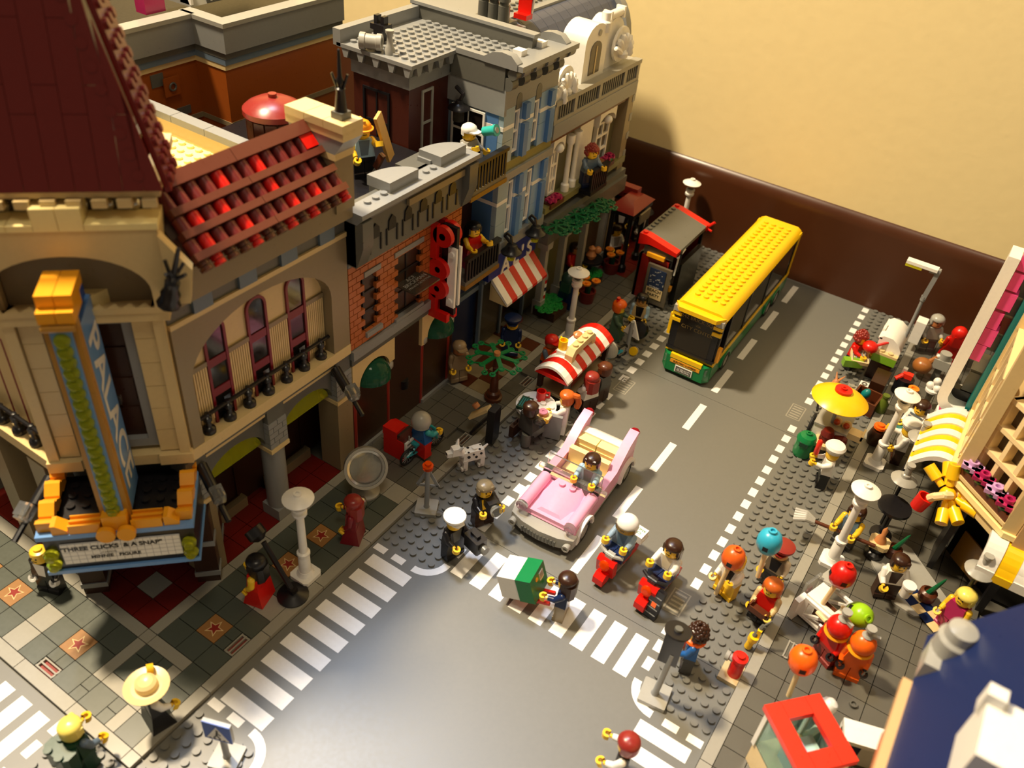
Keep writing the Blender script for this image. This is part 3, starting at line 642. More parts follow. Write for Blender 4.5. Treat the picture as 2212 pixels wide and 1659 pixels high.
for y0, y1 in ((0.1, 6), (10.2, 15.8)):
    b = MB(); arch_panel(b, 'x', -8.6, -8.0, y0 + .9, y1 - .7, 8.8, 2.1, 11.8, 14); b.box(-8.6, y0, 8.3, -8.0, y0 + .9, 11.8); b.box(-8.6, y1 - .7, 9.2, -8, y1, 11.8); ph(b, 'door_arch', 'tan')
    c = (y0 + y1) / 2 + .1; b = MB().at(-8.6, c, 8.7); b.ball(0, 0, 0, 2.0, 16, 8, sz=1.0, lo=0, hi=1); ph(b, 'fanlight', 'tgreen')
    ph(MB().box(-10.6, y0 + .9, .4, -10.2, y1 - .7, 8.8), 'door', 'dbrown')
    window_x(PH, -10.1, y0 + 1.6, y1 - 1.4, 1.6, 8.0, 'brown', nz=1)
    for e in (y0 + .6, y1 - .5): ph(MB().cyl(-8.7, e, .4, 8.6, .38, 12), 'door_column', 'mred')
    for e in (y0 + .6, y1 - .5): ph(MB().lathe([(.3, 8.1), (.5, 8.4), (.5, 8.9), (.3, 9.2)], -8.4, e, 10), 'column_cap', 'lgrey')
    ph(MB().box(-10, y0 + .5, .38, -8.1, y1 - .3, .85), 'door_step', 'sgrey')
ph(MB().box(-10, 7, .4, -8.6, 9, 11.8), 'door_pier', 'dbrown'); ph(MB().cyl(-8.5, 8, 4.2, 5.2, .0001 + .5, 14), 'wall_lamp', 'black')
# cornice
b = MB(); b.ext([(-8.3, 21.9), (-8.0, 21.9), (-7.9, 22.3), (-8.3, 22.3)], 'y', .05, 15.9); ph(b, 'ledge', 'sgrey')
b = MB(); b.box(-8.6, .05, 22.3, -7.1, 15.6, 26.4); ph(b, 'cornice_core', 'dgrey')
for y0, y1 in ((.05, 1.3), (14.4, 15.7)):
    b = MB(); b.ext([(-8.2, 26.6), (-6.3, 26.6), (-6.3, 24.4), (-7.0, 22.4), (-8.2, 22.4)], 'y', y0, y1); ph(b, 'cornice_bracket', 'dgrey')
for k in range(6):
    y = 2.4 + k * 2.1
    b = MB(); b.ext([(y - .5, 24.2), (y + .5, 24.2), (y + .42, 25.1), (y, 25.5), (y - .42, 25.1)], 'x', -7.12, -6.98); b.box(-7.15, y - .75, 22.9, -7.0, y - .6, 24.4); b.box(-7.15, y + .6, 22.9, -7.0, y + .75, 24.4); ph(b, 'cornice_niche', 'black')
b = MB(); b.ext([(-8.2, 26.3), (-6.9, 26.3), (-6.3, 26.9), (-6.3, 27.3), (-8.2, 27.3)], 'y', .03, 15.9); ph(b, 'cornice_top', 'sgrey')
ph(MB().box(-7.05, 6.4, 25.6, -6.75, 14.3, 26.2), 'name_band', 'darktan')
o = MB().studs(-8, 1.5, 1, 5, 27.3).studs(-8, 9, 1, 4, 27.3).build('studs', 'sgrey', PH, True); o['kind'] = 'stuff'
ph(MB().box(-30, .1, 24.0, -8.4, 15.9, 25.2), 'roof_deck', 'black'); ph(MB().box(-8.7, .1, 25.2, -8.2, 15.9, 27.2), 'parapet', 'dgrey')
for y0 in (4.4, 11.2):
    b = MB(); n = 12
    b.prism([(-7.2, y0)] + [(-7.2 - 2.4 * math.cos(PI / 2 * i / n), y0 + 3.7 * math.sin(PI / 2 * i / n)) for i in range(n + 1)], 27.3, 28.2); ph(b, 'roof_curve', 'sgrey')
    b = MB(); b.prism([(-7.2, y0)] + [(-7.2 - 2.2 * math.cos(PI / 2 * i / n), y0 + 3.5 * math.sin(PI / 2 * i / n)) for i in range(n + 1)], 25.2, 27.3); ph(b, 'roof_curve_base', 'dgrey')
ph(MB().box(-10.6, 9.2, 25.2, -8.4, 12.6, 27.2), 'roof_hatch', 'dgrey'); ph(MB().box(-9.6, 11.0, 27.2, -8.2, 13.4, 27.6), 'roof_hatch_cap', 'sgrey')
ph(MB().box(-9.8, 2.0, 25.2, -8.2, 4.0, 26.4), 'roof_skylight', 'glass')
# blade sign spelling POOL
PS = thing('pool_sign', 'vertical red letter sign reading POOL beside the brick wall', 'sign', (-7.9, 12, 12.2))
def ps(b, n, m): return b.build(n, m, PS, True)
ps(MB().box(-7.2, 11.9, 12.2, -5.6, 12.3, 21.6), 'sign_plate', 'black')
for yy in (11.6, 12.3): ps(MB().box(-6.3, yy, 13.2, -5.4, yy + .3, 19.6), 'sign_strip', 'white')
o = MB()
for z in (13.9, 19.0): o.at(-5.85, 11.6, z, rx=PI / 2).cyl(0, 0, 0, .2, .3, 12)
o.build('sign_stud', 'white', PS, True)
for sgn, yy in ((-1, 11.35), (1, 12.55)):
    b = MB(); b.box(-8.2, yy - .25, 18.1, -7.3, yy + .25, 21.7)
    Tn = Matrix.Translation((-6.7, yy - .25, 20.7)) @ Matrix.Rotation(-PI / 2, 4, 'X')
    b.T = Tn; n = 20
    b.lathe([(.35, 0), (1.05, 0), (1.05, .5), (.35, .5), (.35, 0)], n=n); b.T = Matrix.Identity(4)
    ps(b, 'letter_p', 'red')
    for nm, z in (('letter_o', 17.1), ('letter_o', 15.0)):
        b = MB(); b.T = Matrix.Translation((-7.1, yy - .25, z)) @ Matrix.Rotation(-PI / 2, 4, 'X'); b.lathe([(.3, 0), (1.1, 0), (1.1, .5), (.3, .5), (.3, 0)], n=n); ps(b, nm, 'red')
    b = MB(); b.box(-8.1, yy - .25, 11.6, -7.2, yy + .25, 14.2); b.box(-7.2, yy - .25, 11.6, -5.8, yy + .25, 12.5); ps(b, 'letter_l', 'red')
# glass sign plate of the detective
AC = thing('glass_sign', 'clear glass sign plate lettered in white under brick window', 'sign', (-7.3, 8.2, 17))
MB().box(-8.5, 6.5, 16.95, -6.0, 10.05, 17.1).build('glass_plate', 'smoke', AC, True)
mt = lambda dy: Matrix.Translation((-7.55 + dy, 8.25, 17.12)) @ Matrix.Rotation(PI / 2, 4, 'Z')
text('ACE', .62, mt(-.45), 'lgrey', AC); text('BRICKMAN', .62, mt(.1), 'lgrey', AC); text('PRIVATE DETECTIVE', .34, mt(.65), 'lgrey', AC)
# ------------------------------------------------------------------ blue barber house
BB = thing('barber_building', 'blue and grey barber house with a brown upper room behind', 'building', (-18, 24, 0.4))
def bb(b, n, m): return b.build(n, m, BB, True)
bb(MB().box(-22, 16.05, .38, -11, 31.9, 23.4), 'core_wall', 'dbrown')
bb(MB().box(-22, 22.3, 23.4, -8.4, 31.8, 30.5), 'bay_core', 'sandblue'); bb(MB().box(-11, 22.2, 13.4, -8.4, 31.8, 23.4), 'bay_core', 'sandblue')
# brown upper room, set back
bb(MB().box(-21.2, 16.05, 23.4, -14.6, 22.3, 30.8), 'roof_house_wall', 'darkbrown2')
bb(MB().box(-21.35, 15.9, 30.75, -14.45, 22.3, 31.95), 'roof_house_band', 'sgrey')
bb(MB().box(-21.6, 15.7, 31.95, -14.3, 22.2, 32.85), 'roof_house_frieze', 'dgrey'); bb(MB().box(-22.6, 15.4, 32.85, -13.8, 22.2, 33.2), 'roof_house_cornice', 'sgrey')
for k in range(4): piece('cornice_tooth', 'rht', lambda q: q.ext([(-.45, .8), (.45, .8), (.2, 0), (-.2, 0)], 'x', -.5, 0), 'sgrey', BB, (-13.85, 16.6 + k * 1.6, 32.05))
for k in range(5): piece('cornice_tooth', 'rht2', lambda q: q.ext([(-.45, .8), (.45, .8), (.2, 0), (-.2, 0)], 'y', -.1, .4), 'sgrey', BB, (-21.6 + k * 1.8, 15.55, 32.05))
o = MB().studs(-22, 16, 8, 6, 33.2).studs(-21, 22, 12, 5, 33.2).build('studs', 'sgrey', BB, True); o['kind'] = 'stuff'
bb(MB().box(-22.6, 22.2, 32.4, -8.4, 27.4, 33.2), 'roof_slab', 'sgrey'); bb(MB().box(-23, 15.4, 32.9, -22.1, 27.8, 34.4), 'parapet', 'sgrey'); bb(MB().box(-23, 27, 33, -8.6, 27.9, 34.5), 'parapet', 'dgrey'); bb(MB().box(-23, 26.9, 34.5, -8.4, 28, 34.8), 'parapet_cap', 'sgrey')
window_y(BB, 15.9, -20, -16.8, 23.6, 29.8, 'black', nz=2, nx=2, name='roof_door'); window_x(BB, -14.45, 17.9, 19.6, 23.8, 30.2, 'lgrey', nz=2, pm='darkpane')
b = MB().at(-19.0, 15.9, 34.0, rz=.5, ry=PI / 2); b.lathe([(.75, -.9), (.75, -.4), (.65, -.35), (.65, .6), (.75, .65), (.75, 1.1), (.45, 1.1), (.45, .9)], n=16); bb(b, 'roof_searchlight', 'lgrey')
b = MB().at(-17.2, 16.5, 33.2); b.lathe([(.5, 0), (.5, .4), (.3, .8), (.25, 1.6), (.4, 1.9), (.4, 2.1)], n=12); bb(b, 'roof_vent', 'lgrey')
b = MB().at(-19.8, 18.4, 33.2); b.box(-.5, -.5, 0, .5, .5, 1.6); b.box(-.8, -.6, 1.2, .8, .6, 1.7); b.box(-.6, -.3, 1.7, -.2, .3, 2.4); b.box(.2, -.3, 1.7, .6, .3, 2.4); bb(b, 'roof_clip', 'black')
window_y(BB, 21.95, -14.0, -10.1, 23.6, 28.2, 'white', nz=2, nx=2, pm='darkpane', dep=.3)
cols = [(22.1, 24.0, 'lblue2'), (24.0, 25.2, None), (25.2, 27.6, 'mb2'), (27.6, 28.8, None), (28.8, 31.9, 'mb2')]
for (z0, z1) in ((14.4, 21.6), (23.4, 29.0)):
    for i, (y0, y1, m) in enumerate(cols):
        if m is None:
            window_x(BB, -8.15, y0 + .05, y1 - .05, z0 + .7, z1 - .6, 'white', nz=2, pm='smoke', dep=.6); continue
        zm = z0 + (z1 - z0) * .66
        for (a, c) in ((z0, z0 + 2.3), (z0 + 2.3, zm - .18), (zm + .22, z1)):
            bb(MB().box(-8.6, y0 + .02, a + .02, -8.0, y1 - .02, c - .02), 'wall_block', 'mb2' if i else 'lblue2')
        bb(MB().box(-8.6, y0 + .01, zm - .18, -7.97, y1 - .01, zm + .22), 'white_band', 'white')
        if i in (2, 4):
            for (a, c) in ((z0 + .1, zm - .2), (zm + .24, z1 - .1)): bb(MB().box(-8.1, y0 + .15 + (1.2 if i == 4 else 0), a, -7.55, y0 + .95 + (1.2 if i == 4 else 0), c), 'pilaster', 'mb3')
    bb(MB().box(-11 if z0 < 20 else -10.1, 22.1, z0, -8.6, 22.45, z1), 'side_wall', 'mb3')
    zm = z0 + (z1 - z0) * .66; bb(MB().box(-11 if z0 < 20 else -10.1, 22.06, zm - .18, -8.0, 22.4, zm + .22), 'white_band', 'white')
bb(MB().box(-11, 22, 21.6, -7.7, 31.95, 22.4), 'ledge', 'sgrey'); bb(MB().box(-11, 22.1, 22.4, -8, 31.9, 23.4), 'ledge', 'olive')
bb(MB().box(-11, 22, 13.2, -7.8, 31.95, 14.4), 'ledge', 'sgrey')
bb(MB().box(-11, 22.05, 29.0, -8.0, 31.9, 31.6), 'parapet_wall', 'sgrey')
for y in (24.6, 28.2):
    b = MB(); b.ext([(y - .5, 28.6), (y + .5, 28.6), (y + .5, 29.4)] + [(y + .5 * math.cos(PI * i / 8), 29.5 + .6 * math.sin(PI * i / 8)) for i in range(9)], 'x', -8.05, -7.96); bb(b, 'arch_recess', 'dgrey')
bb(MB().box(-14.6, 22.0, 28.4, -7.97, 22.4, 31.0), 'parapet_wall', 'sgrey')
bb(MB().box(-14.3, 21.95, 30.8, -8.2, 31.9, 33.0), 'parapet_dark', 'dgrey')
for k in range(5):
    y = 22.5 + k * 2.1
    piece('scroll', 'scr', lambda q: q.at(0, 0, 0, rx=PI / 2).cyl(0, 0, -.5, .5, .62, 14).at(.45, 0, 1.0, rx=PI / 2).cyl(0, 0, -.5, .5, .5, 14), 'dgrey', BB, (-7.9, y, 31.5))
    piece('scroll_roll', 'scr2', lambda q: q.at(0, 0, 0, rx=PI / 2).cyl(0, 0, -.55, .55, .55, 14), 'sgrey', BB, (-7.3, y + 1.05, 32.6))
bb(MB().box(-9, 21.9, 33.0, -6.3, 32.2, 33.5), 'parapet_cap', 'sgrey'); bb(MB().box(-13.8, 21.9, 33.0, -10.4, 22.6, 33.5), 'parapet_cap', 'sgrey')
for yy in (21.84, 30.6):
    b = MB(); b.ext([(-10.6, 33.0), (-6.9, 33.0), (-6.9, 33.6), (-7.6, 34.2), (-8.6, 34.3), (-9.6, 34.1), (-10.6, 33.5)], 'y', yy, yy + .9); bb(b, 'roof_curve', 'sgrey')
bb(MB().box(-9.0, 24.2, 33.5, -8.0, 25.2, 34.0), 'roof_brick', 'white'); bb(MB().box(-9.0, 27.8, 33.5, -8.0, 28.8, 34.0), 'roof_brick', 'white')
# balconies between pool hall and bay
for z0, z1 in ((13.2, 15.9), (23.0, 25.8)):
    bb(MB().box(-11, 16.05, z0 - .5, -7.2, 22, z0), 'balcony_floor', 'dgrey'); bb(MB().box(-8, 16.0, z0 - .9, -7.1, 22.1, z0 - .45), 'balcony_band', 'dgold')
    bb(MB().box(-7.6, 16.05, z1 - .35, -7.0, 22.0, z1), 'balcony_rail', 'black')
    for k in range(12): piece('baluster', ('bbal', z1), lambda q, h=z1 - z0 - .35: q.box(-.12, -.13, 0, .12, .13, h), 'black', BB, (-7.3, 16.3 + k * .5, z0))
# barber shop front
for y in (22.2, 26.6, 31.6): bb(MB().box(-9.4, y - .18, .4, -9.0, y + .18, 9.6), 'shop_post', 'sandblue')
bb(MB().box(-10.4, 16.2, .4, -9.8, 22.2, 12.6), 'shop_wall', 'dblue'); bb(MB().box(-9.9, 16.2, 8.6, -9.4, 22.2, 9.2), 'shop_band', 'sandblue')
bb(MB().box(-9.3, 22.4, .8, -9.2, 26.5, 9.4), 'shop_glass', 'smoke')
bb(MB().box(-9.6, 22.1, 9.4, -8.7, 31.8, 9.9), 'shop_band', 'sandblue')
bb(MB().box(-9, 22.1, 9.9, -8.3, 31.7, 13.2), 'sign_board', 'blue2')
for ch, y in (('A', 25.3), ('L', 27.4), ("'", 28.7), ('S', 30.2)): text(ch, 2.5, facing_x(y, 10.7, -8.25), 'white', BB, ext=.06, off=.06)
b = MB(); b.box(-9, 27.6, .4, -8.2, 30.5, .9); bb(b, 'shop_step', 'mred')
AW = thing('striped_awning', 'red and white striped awning over the barber door', 'awning', (-8.2, 27, 8.2))
for k in range(8):
    y = 22.9 + k * 1.05
    b = MB(); b.ext([(-8.4, 10.0), (-6.1, 7.6), (-6.1, 7.25), (-8.4, 9.4)], 'y', y, y + 1.03); b.build('awning_stripe', 'white' if k % 2 == 0 else 'red', AW, True)
b = MB(); b.ext([(-8.5, 9.3), (-6.2, 7.2), (-8.5, 7.2)], 'y', 22.95, 23.2); b.build('awning_end', 'tan', AW, True)
for n, (y, z) in enumerate(((24.0, 13.4), (28.8, 13.6))):
    t = thing('hanging_lamp', ('black hat shaped lamp over the letter A of the barber sign', 'black hat shaped lamp over the letter S of the barber sign')[n], 'lamp', (-6.9, y, z), group='lamps above the barber sign')
    MB().lathe([(1.15, 0), (1.15, .15), (.75, .4), (.55, .9), (.3, 1.0), (.01, 1.0)], n=16).build('lamp_shade', 'black', t); MB().bar((-1, 0, 1.6), (0, 0, .9), .16, 8).tube([(-1, 0, 1.6), (-.7, 0, 2.0), (-.2, 0, 1.8), (0, 0, .9)], .14, 6).build('lamp_hook', 'black', t)
    MB().lathe([(.4, -.9), (.5, -.1)], n=12).build('lamp_glass', 'tyellow', t)
t = thing('wall_lantern', 'black dish lantern on the grey wall behind the blue house', 'lamp', (-12.6, 21.2, 28.2)); MB().lathe([(1.1, 0), (1.0, .2), (.4, .5), (.3, .8)], n=16).build('lamp_shade', 'black', t); MB().cyl(0, 0, -1.2, 0, .55, 12).build('lamp_glass', 'smoke', t); MB().tube([(0, 0, .6), (.3, .2, 1.4), (-.6, .2, 1.9)], .2, 6).build('lamp_hook', 'black', t)
t = thing('barber_pole', 'red white and blue barber pole beside shop door', 'barber pole', (-8.2, 34.4, .4))
for i, m in enumerate(('white', 'red', 'white', 'dblue', 'white', 'red')): MB().cyl(0, 0, 1.0 + i * .55, 1.55 + i * .55, .55, 14).build('pole_band', m, t)
MB().lathe([(.62, 4.3), (.62, 4.7), (.4, 5.4), (.2, 5.7), (.01, 5.8)], n=14).build('pole_cap', 'sgrey', t); MB().lathe([(.9, 0), (.9, .3), (.6, 1.0)], n=14).build('pole_base', 'white', t)
# ------------------------------------------------------------------ restaurant with white windows
RS = thing('restaurant_building', 'olive grey restaurant with white windows and shell ornaments on its roof', 'building', (-18, 42, 0.4))
def rs(b, n, m): return b.build(n, m, RS, True)
rs(MB().box(-30, 32.1, .38, -9.4, 51.6, 25), 'core_wall', 'olive2')
rs(MB().box(-9.5, 50.2, 12, -8, 51.7, 24), 'corner_wall', 'darktan')
for k in range(10): piece('quoin', 'quo', lambda q: q.box(-.6, -.5, 0, .25, .15, .9), 'sgrey', RS, (-8.2 - (.3 if k % 2 else 0), 51.75, 12.4 + k * 1.2))
rs(MB().box(-10, 32.05, 23.0, -7.9, 51.8, 24.6), 'cornice_band', 'sgrey'); rs(MB().box(-10, 32.05, 22.5, -8.2, 51.6, 23.0), 'cornice_line', 'brown')
rs(MB().box(-10, 32.05, 24.6, -8.0, 51.9, 25.0), 'cornice_band', 'tile_l')
for k in range(38): piece('balustrade_slat', 'bsl', lambda q: q.box(-.2, -.12, 0, .2, .12, 1.6), 'dgrey', RS, (-8.3, 32.4 + k * .51, 25.0))
for y in (32.2, 36.4, 42, 48, 51.4): rs(MB().box(-8.7, y - .3, 25, -7.95, y + .3, 26.7), 'balustrade_post', 'tile_l')
rs(MB().box(-8.9, 32.05, 26.6, -7.9, 51.9, 27.1), 'balustrade_rail', 'tile_l')
rs(MB().box(-10.5, 32.05, 26.4, -8.9, 51.8, 27.0), 'roof_walk', 'lgrey')
# shells and dormers
def shell(y, x=-8.6, z=27.1, s=1.0):
    t = RS
    b = MB()
    for i in range(6):
        a = -1.1 + i * .44; b.at(x, y, z + .2 * s, rx=a).lathe([(.15 * s, 0), (.34 * s, 1.2 * s), (.36 * s, 1.7 * s), (.2 * s, 2.0 * s), (.01, 2.05 * s)], n=8)
    b.at(); b.lathe([(.5 * s, z - .1), (.55 * s, z + .3 * s), (.3 * s, z + .6 * s)], x, y, 10); rs(b, 'shell_ornament', 'white')
    b = MB().at(x - .3, y, z + 1.1 * s, ry=PI / 2); b.cyl(0, 0, -.3, 0, 1.7 * s, 20); rs(b, 'shell_disc', 'white')
    b = MB().at(x + .4, y + .8 * s, z); b.lathe([(.3, 0), (.42, .3), (.3, .7), (.36, .9), (.22, 1.3), (.01, 1.6)], n=10); rs(b, 'shell_finial', 'white')
shell(35.2); shell(47.6, -8.6, 28.2, 1.15); shell(33, -8.4, 26.6, .8)
b = MB()
pts = [(38.9, 27), (38.9, 31)] + [(41.4 - 2.5 * math.cos(PI * i / 10), 31 + 1.9 * math.sin(PI * i / 10)) for i in range(1, 10)] + [(43.9, 31), (43.9, 27)]
b.ext(pts, 'x', -12, -9.0); rs(b, 'dormer', 'white')
b = MB(); b.ext([(40.2, 27.6), (40.2, 30.2)] + [(41.4 - 1.2 * math.cos(PI * i / 8), 30.2 + .9 * math.sin(PI * i / 8)) for i in range(1, 8)] + [(42.6, 30.2), (42.6, 27.6)], 'x', -9.05, -8.92); rs(b, 'dormer_window', 'smokepane')
rs(MB().box(-9, 41.3, 27.6, -8.85, 41.5, 30.6), 'dormer_bar', 'tan')
b = MB(); b.lathe([(.7, 31.6), (.7, 32.6), (.5, 32.8), (.5, 33.6), (.42, 33.6)], -9.4, 43.6, 14); rs(b, 'dormer_bottle', 'white')
b = MB().at(-9.2, 41.8, 31.9, ry=PI / 2); b.cyl(0, 0, 0, .3, .35, 10); rs(b, 'dormer_boss', 'lgrey')
b = MB(); b.ext([(44.6, 27)] + [(46.9 - 2.3 * math.cos(PI * i / 10), 30 + 2.4 * math.sin(PI * i / 10)) for i in range(0, 11)] + [(49.2, 27)], 'x', -12, -9.6); rs(b, 'gable', 'white')
b = MB(); b.bar((-9.8, 44.9, 32.8), (-9.8, 48, 32.8), .5, 10); b.box(-10.4, 44.7, 32.2, -9.3, 45.1, 33.4); b.box(-10.4, 47.8, 32.2, -9.3, 48.2, 33.4); rs(b, 'gable_scroll', 'white')
# blue curved mansard behind
pr = [(-13.2, 26.5)] + [(-13.2 - 5 * math.sin(PI / 2 * i / 8), 27 + 6.2 * (1 - math.cos(PI / 2 * (1 - i / 8))) * 0 + 6.2 * math.sin(PI / 2 * i / 8)) for i in range(9)]
pr = [(-12.6 - 4.4 * (1 - math.cos(PI / 2 * i / 8)), 26.4 + 6.3 * math.sin(PI / 2 * i / 8)) for i in range(9)]
for k in range(13):
    b = MB(); y0, y1 = 33 + k * 1.75, 33 + k * 1.75 + 1.7
    for (p, q) in zip(pr, pr[1:]): b.ext([p, q, (q[0] - .5, q[1] - .1), (p[0] - .5, p[1])], 'y', y0, y1)
    rs(b, 'mansard_panel', 'slateblue')
b = MB(); b.ext([(-28, 24), (-12.3, 24), (-12.3, 26.4)] + [(p[0] + .5, p[1] + .35) for p in pr] + [(-28, 33)], 'y', 55.8, 57.0); rs(b, 'end_gable', 'sgrey')
rs(MB().box(-28, 33, 32.3, -16.6, 55.9, 32.9), 'top_roof', 'sgrey')
o = MB().studs(-19.4, 36, 2, 19, 32.9).build('studs', 'dgrey', RS, True); o['kind'] = 'stuff'
rs(MB().box(-20, 32.1, 31, -14.4, 35.2, 32.6), 'chimney_base', 'sgrey'); rs(MB().box(-19.6, 32.2, 32.6, -15.4, 35, 33.0), 'chimney_slab', 'dgrey')
for k in range(3): rs(MB().lathe([(.62, 33.0), (.62, 34.6), (.5, 34.6), (.5, 35.0), (.62, 35.0), (.62, 35.6)], -18.6 + k * 1.25, 33.4, 14), 'chimney_pot', 'dgrey')
t = thing('roof_chair', 'red chair with a white hook on the restaurant roof', 'chair', (-15.6, 36.4, 32.9)); MB().box(-.8, -.6, 0, .8, .6, .5).build('seat', 'red', t); MB().box(-.8, .2, .5, .8, .6, 2.4).build('backrest', 'red', t); MB().tube([(.8, .4, .6), (.9, .5, 2.2), (.5, .7, 2.4)], .14, 6).build('hook', 'white', t)
# first floor windows
def white_window(y0, y1, z0=15.4, z1=22.0):
    window_x(RS, -8.9, y0 + .5, y1 - .5, z0, z1 - 1.2, 'white', nz=3, ny=2, pm='smokepane', dep=.6, fw=.28)
    b = MB(); arch_panel(b, 'x', -9.3, -8.5, y0, y1, z1 - 1.4, 1.2, z1 + .4, 10); rs(b, 'window_arch', 'white')
    b = MB().at(-8.5, (y0 + y1) / 2, z1 - .9, ry=PI / 2); b.ball(0, 0, 0, .55, 10, 6); rs(b, 'window_boss', 'white')
white_window(33.6, 36.2); white_window(44.2, 48.4)
rs(MB().box(-9.4, 40.2, 15, -8.9, 43.4, 22), 'window_door', 'white')
for y in (37.6, 39.2): rs(MB().lathe([(.5, 15), (.5, 15.8), (.33, 16), (.3, 20.6), (.5, 20.9), (.5, 21.8)], -8.6, y, 12), 'white_column', 'white')
rs(MB().box(-9.4, 32.1, 14.2, -7.8, 51.7, 15.0), 'floor_band', 'olive'); rs(MB().box(-9.6, 32.1, 12.6, -7.4, 51.7, 13.4), 'floor_band', 'dgrey')
# balcony
rs(MB().box(-9, 39.8, 14.2, -6.2, 43.8, 14.7), 'balcony_floor', 'black'); rs(MB().box(-6.7, 39.8, 17, -6.1, 43.8, 17.4), 'balcony_rail', 'black')
for k in range(8): piece('baluster', 'rbal', lambda q: q.box(-.12, -.15, 0, .12, .15, 2.3), 'black', RS, (-6.4, 40 + k * .52, 14.7))
def flower(P, p, m, s=1.0, leaf=True):
    x, y, z = p
    b = MB().at(x, y, z, sc=s); b.lathe([(.15, 0), (.5, .12), (.55, .3), (.3, .3), (.28, .5), (.16, .5), (.16, .2)], n=10)
    for i in range(5): b.at(x + .45 * s * math.cos(i * 1.257), y + .45 * s * math.sin(i * 1.257), z + .05 * s, sc=s).box(-.16, -.16, 0, .16, .16, .25)
    return b.build('flower_head', m, P, True)
for y, x in ((45.2, -8.2), (46.2, -8.0), (47.6, -8.1)):
    flower(RS, (x, y, 16.0), 'magenta', 1.1)
rs(MB().box(-8.9, 44.4, 15, -7.7, 48.4, 15.5), 'flower_box', 'brown'); rs(MB().box(-8.7, 44.6, 15.5, -7.9, 48.2, 15.9), 'flower_leaves', 'green')
for y in (33.6, 34.8): flower(RS, (-8.0, y, 15.3), 'magenta', 1.1)
rs(MB().box(-8.8, 33, 14.6, -7.6, 36, 15.2), 'flower_box', 'brown')
# ground floor columns
for y in (33.2, 37.6, 43.0, 48.4):
    b = MB(); b.box(-8.4, y - .5, .4, -7.2, y + .5, 2.4); b.box(-8.2, y - .35, 2.4, -7.4, y + .35, 9.6); b.box(-8.5, y - .6, 9.6, -7.1, y + .6, 10.6); rs(b, 'ground_column', 'lgrey')
rs(MB().box(-9.2, 32.1, 10.6, -7, 51.6, 12.6), 'ground_beam', 'dgrey')
# vine along the canopy
VN = thing('leafy_vine', 'green leafy vine over the restaurant entrance canopy', 'vine', (-6.6, 38, 12.7))
def leafpad(b, cx, cy, cz, r, rz, tilt=0.0):
    for i in range(6):
        a = rz + i * PI / 3
        p = Vector((math.cos(a), math.sin(a), -.12)); c = Vector((cx, cy, cz)); b.beam(c, c + p * r * .8, .24 * r / 1.5, .12)
        for s in (-1, 0, 1):
            q = c + Vector((math.cos(a + .38 * s), math.sin(a + .38 * s), -.12)) * r * (1.0 if s else .72); b.torus(q.x, q.y, q.z, .26, .11, 10, 6)
            if s: b.beam(c + p * r * .6, q, .16, .1)
for k in range(8):
    b = MB(); leafpad(b, -6.6 + .5 * math.sin(k * 2.1), 32.9 + k * 1.5, 13.1 - .25 * (k % 3) - .12 * k, 1.7, k * .4); b.build('leaf_cluster', 'green2', VN, True)
# ------------------------------------------------------------------ dark orange town hall at the back
TH = thing('town_hall_building', 'dark orange building with grey parapet behind the cinema', 'building', (-42, 10, 0.0))
def th(b, n, m): return b.build(n, m, TH, True)
th(MB().box(-52, -24, -.2, -37.2, 11, 30.2), 'rear_wall', 'dorange'); th(MB().box(-52, 11, -.2, -33, 27.2, 30.2), 'front_wall', 'dorange')
for (x1, y0, y1) in ((-37.2, -24, 11), (-33, 11, 27.2)):
    th(MB().box(-52, y0 - .05 if x1 > -37 else y0, 28.9, x1 + .12, y1 + .03, 29.4), 'tan_band', 'tan'); th(MB().box(-52, y0 - .08 if x1 > -37 else y0, 29.4, x1 + .25, y1 + .05, 30.0), 'green_band', 'sandblue'); th(MB().box(-52, y0 - .1, 30.0, x1 + .35, y1 + .06, 30.6), 'dark_band', 'dgrey')
    th(MB().box(x1 - .9, y0 - .2 if x1 > -37 else y0, 30.6, x1 + .6, y1 + .08, 33.0), 'parapet', 'sgrey'); th(MB().box(x1 - .9, y0 - .3 if x1 > -37 else y0, 33.0, x1 + .75, y1 + .12, 33.4), 'parapet_cap', 'lgrey')
    if x1 > -37: th(MB().box(-38.2, y0 - .2, 30.6, x1 - .9, y0 + 1.0, 33.0), 'parapet', 'sgrey'); th(MB().box(-38.2, y0 - .3, 33.0, x1 - .9, y0 + 1.1, 33.4), 'parapet_cap', 'lgrey')
    th(MB().box(-52, y0 - .05 if x1 > -37 else y0, 23.2, x1 + .12, y1 + .03, 23.7), 'tan_band', 'darktan')
th(MB().box(-51.5, -23.5, 30.4, -37.6, 27, 31.0), 'roof_deck', 'black'); th(MB().box(-37.6, 11.4, 30.4, -33.5, 27, 31.0), 'roof_deck', 'black')
b = MB().at(-36.9, 7.6, 27.2); b.box(0, -.9, -.9, .12, .9, .9); th(b, 'wall_panel', 'dorange'); b = MB().at(-36.8, 7.6, 27.2, ry=PI / 2); b.torus(0, 0, .12, .35, .1, 14, 6); th(b, 'wall_ring', 'dgrey')
th(MB().box(-37.25, 5.6, 27.4, -37.1, 7, 28.6), 'wall_patch', 'dgrey'); th(MB().box(-37.25, 8.0, 24.0, -37.1, 9.6, 24.8), 'wall_patch', 'dgrey')
th(MB().box(-46, 14, 33.4, -38, 26, 36.2), 'roof_box', 'dgrey')
b = MB(); b.ext([(-42, 33.4), (-38, 33.4), (-39.6, 37), (-42, 37)], 'y', 12, 17); th(b, 'skylight', 'lgrey')
b = MB(); b.box(-39.4, 12, 33.6, -37.9, 12.3, 37); b.box(-39.4, 16.7, 33.6, -37.9, 17, 37); b.box(-39, 14.4, 33.6, -37.9, 14.6, 36); th(b, 'skylight_frame', 'white')
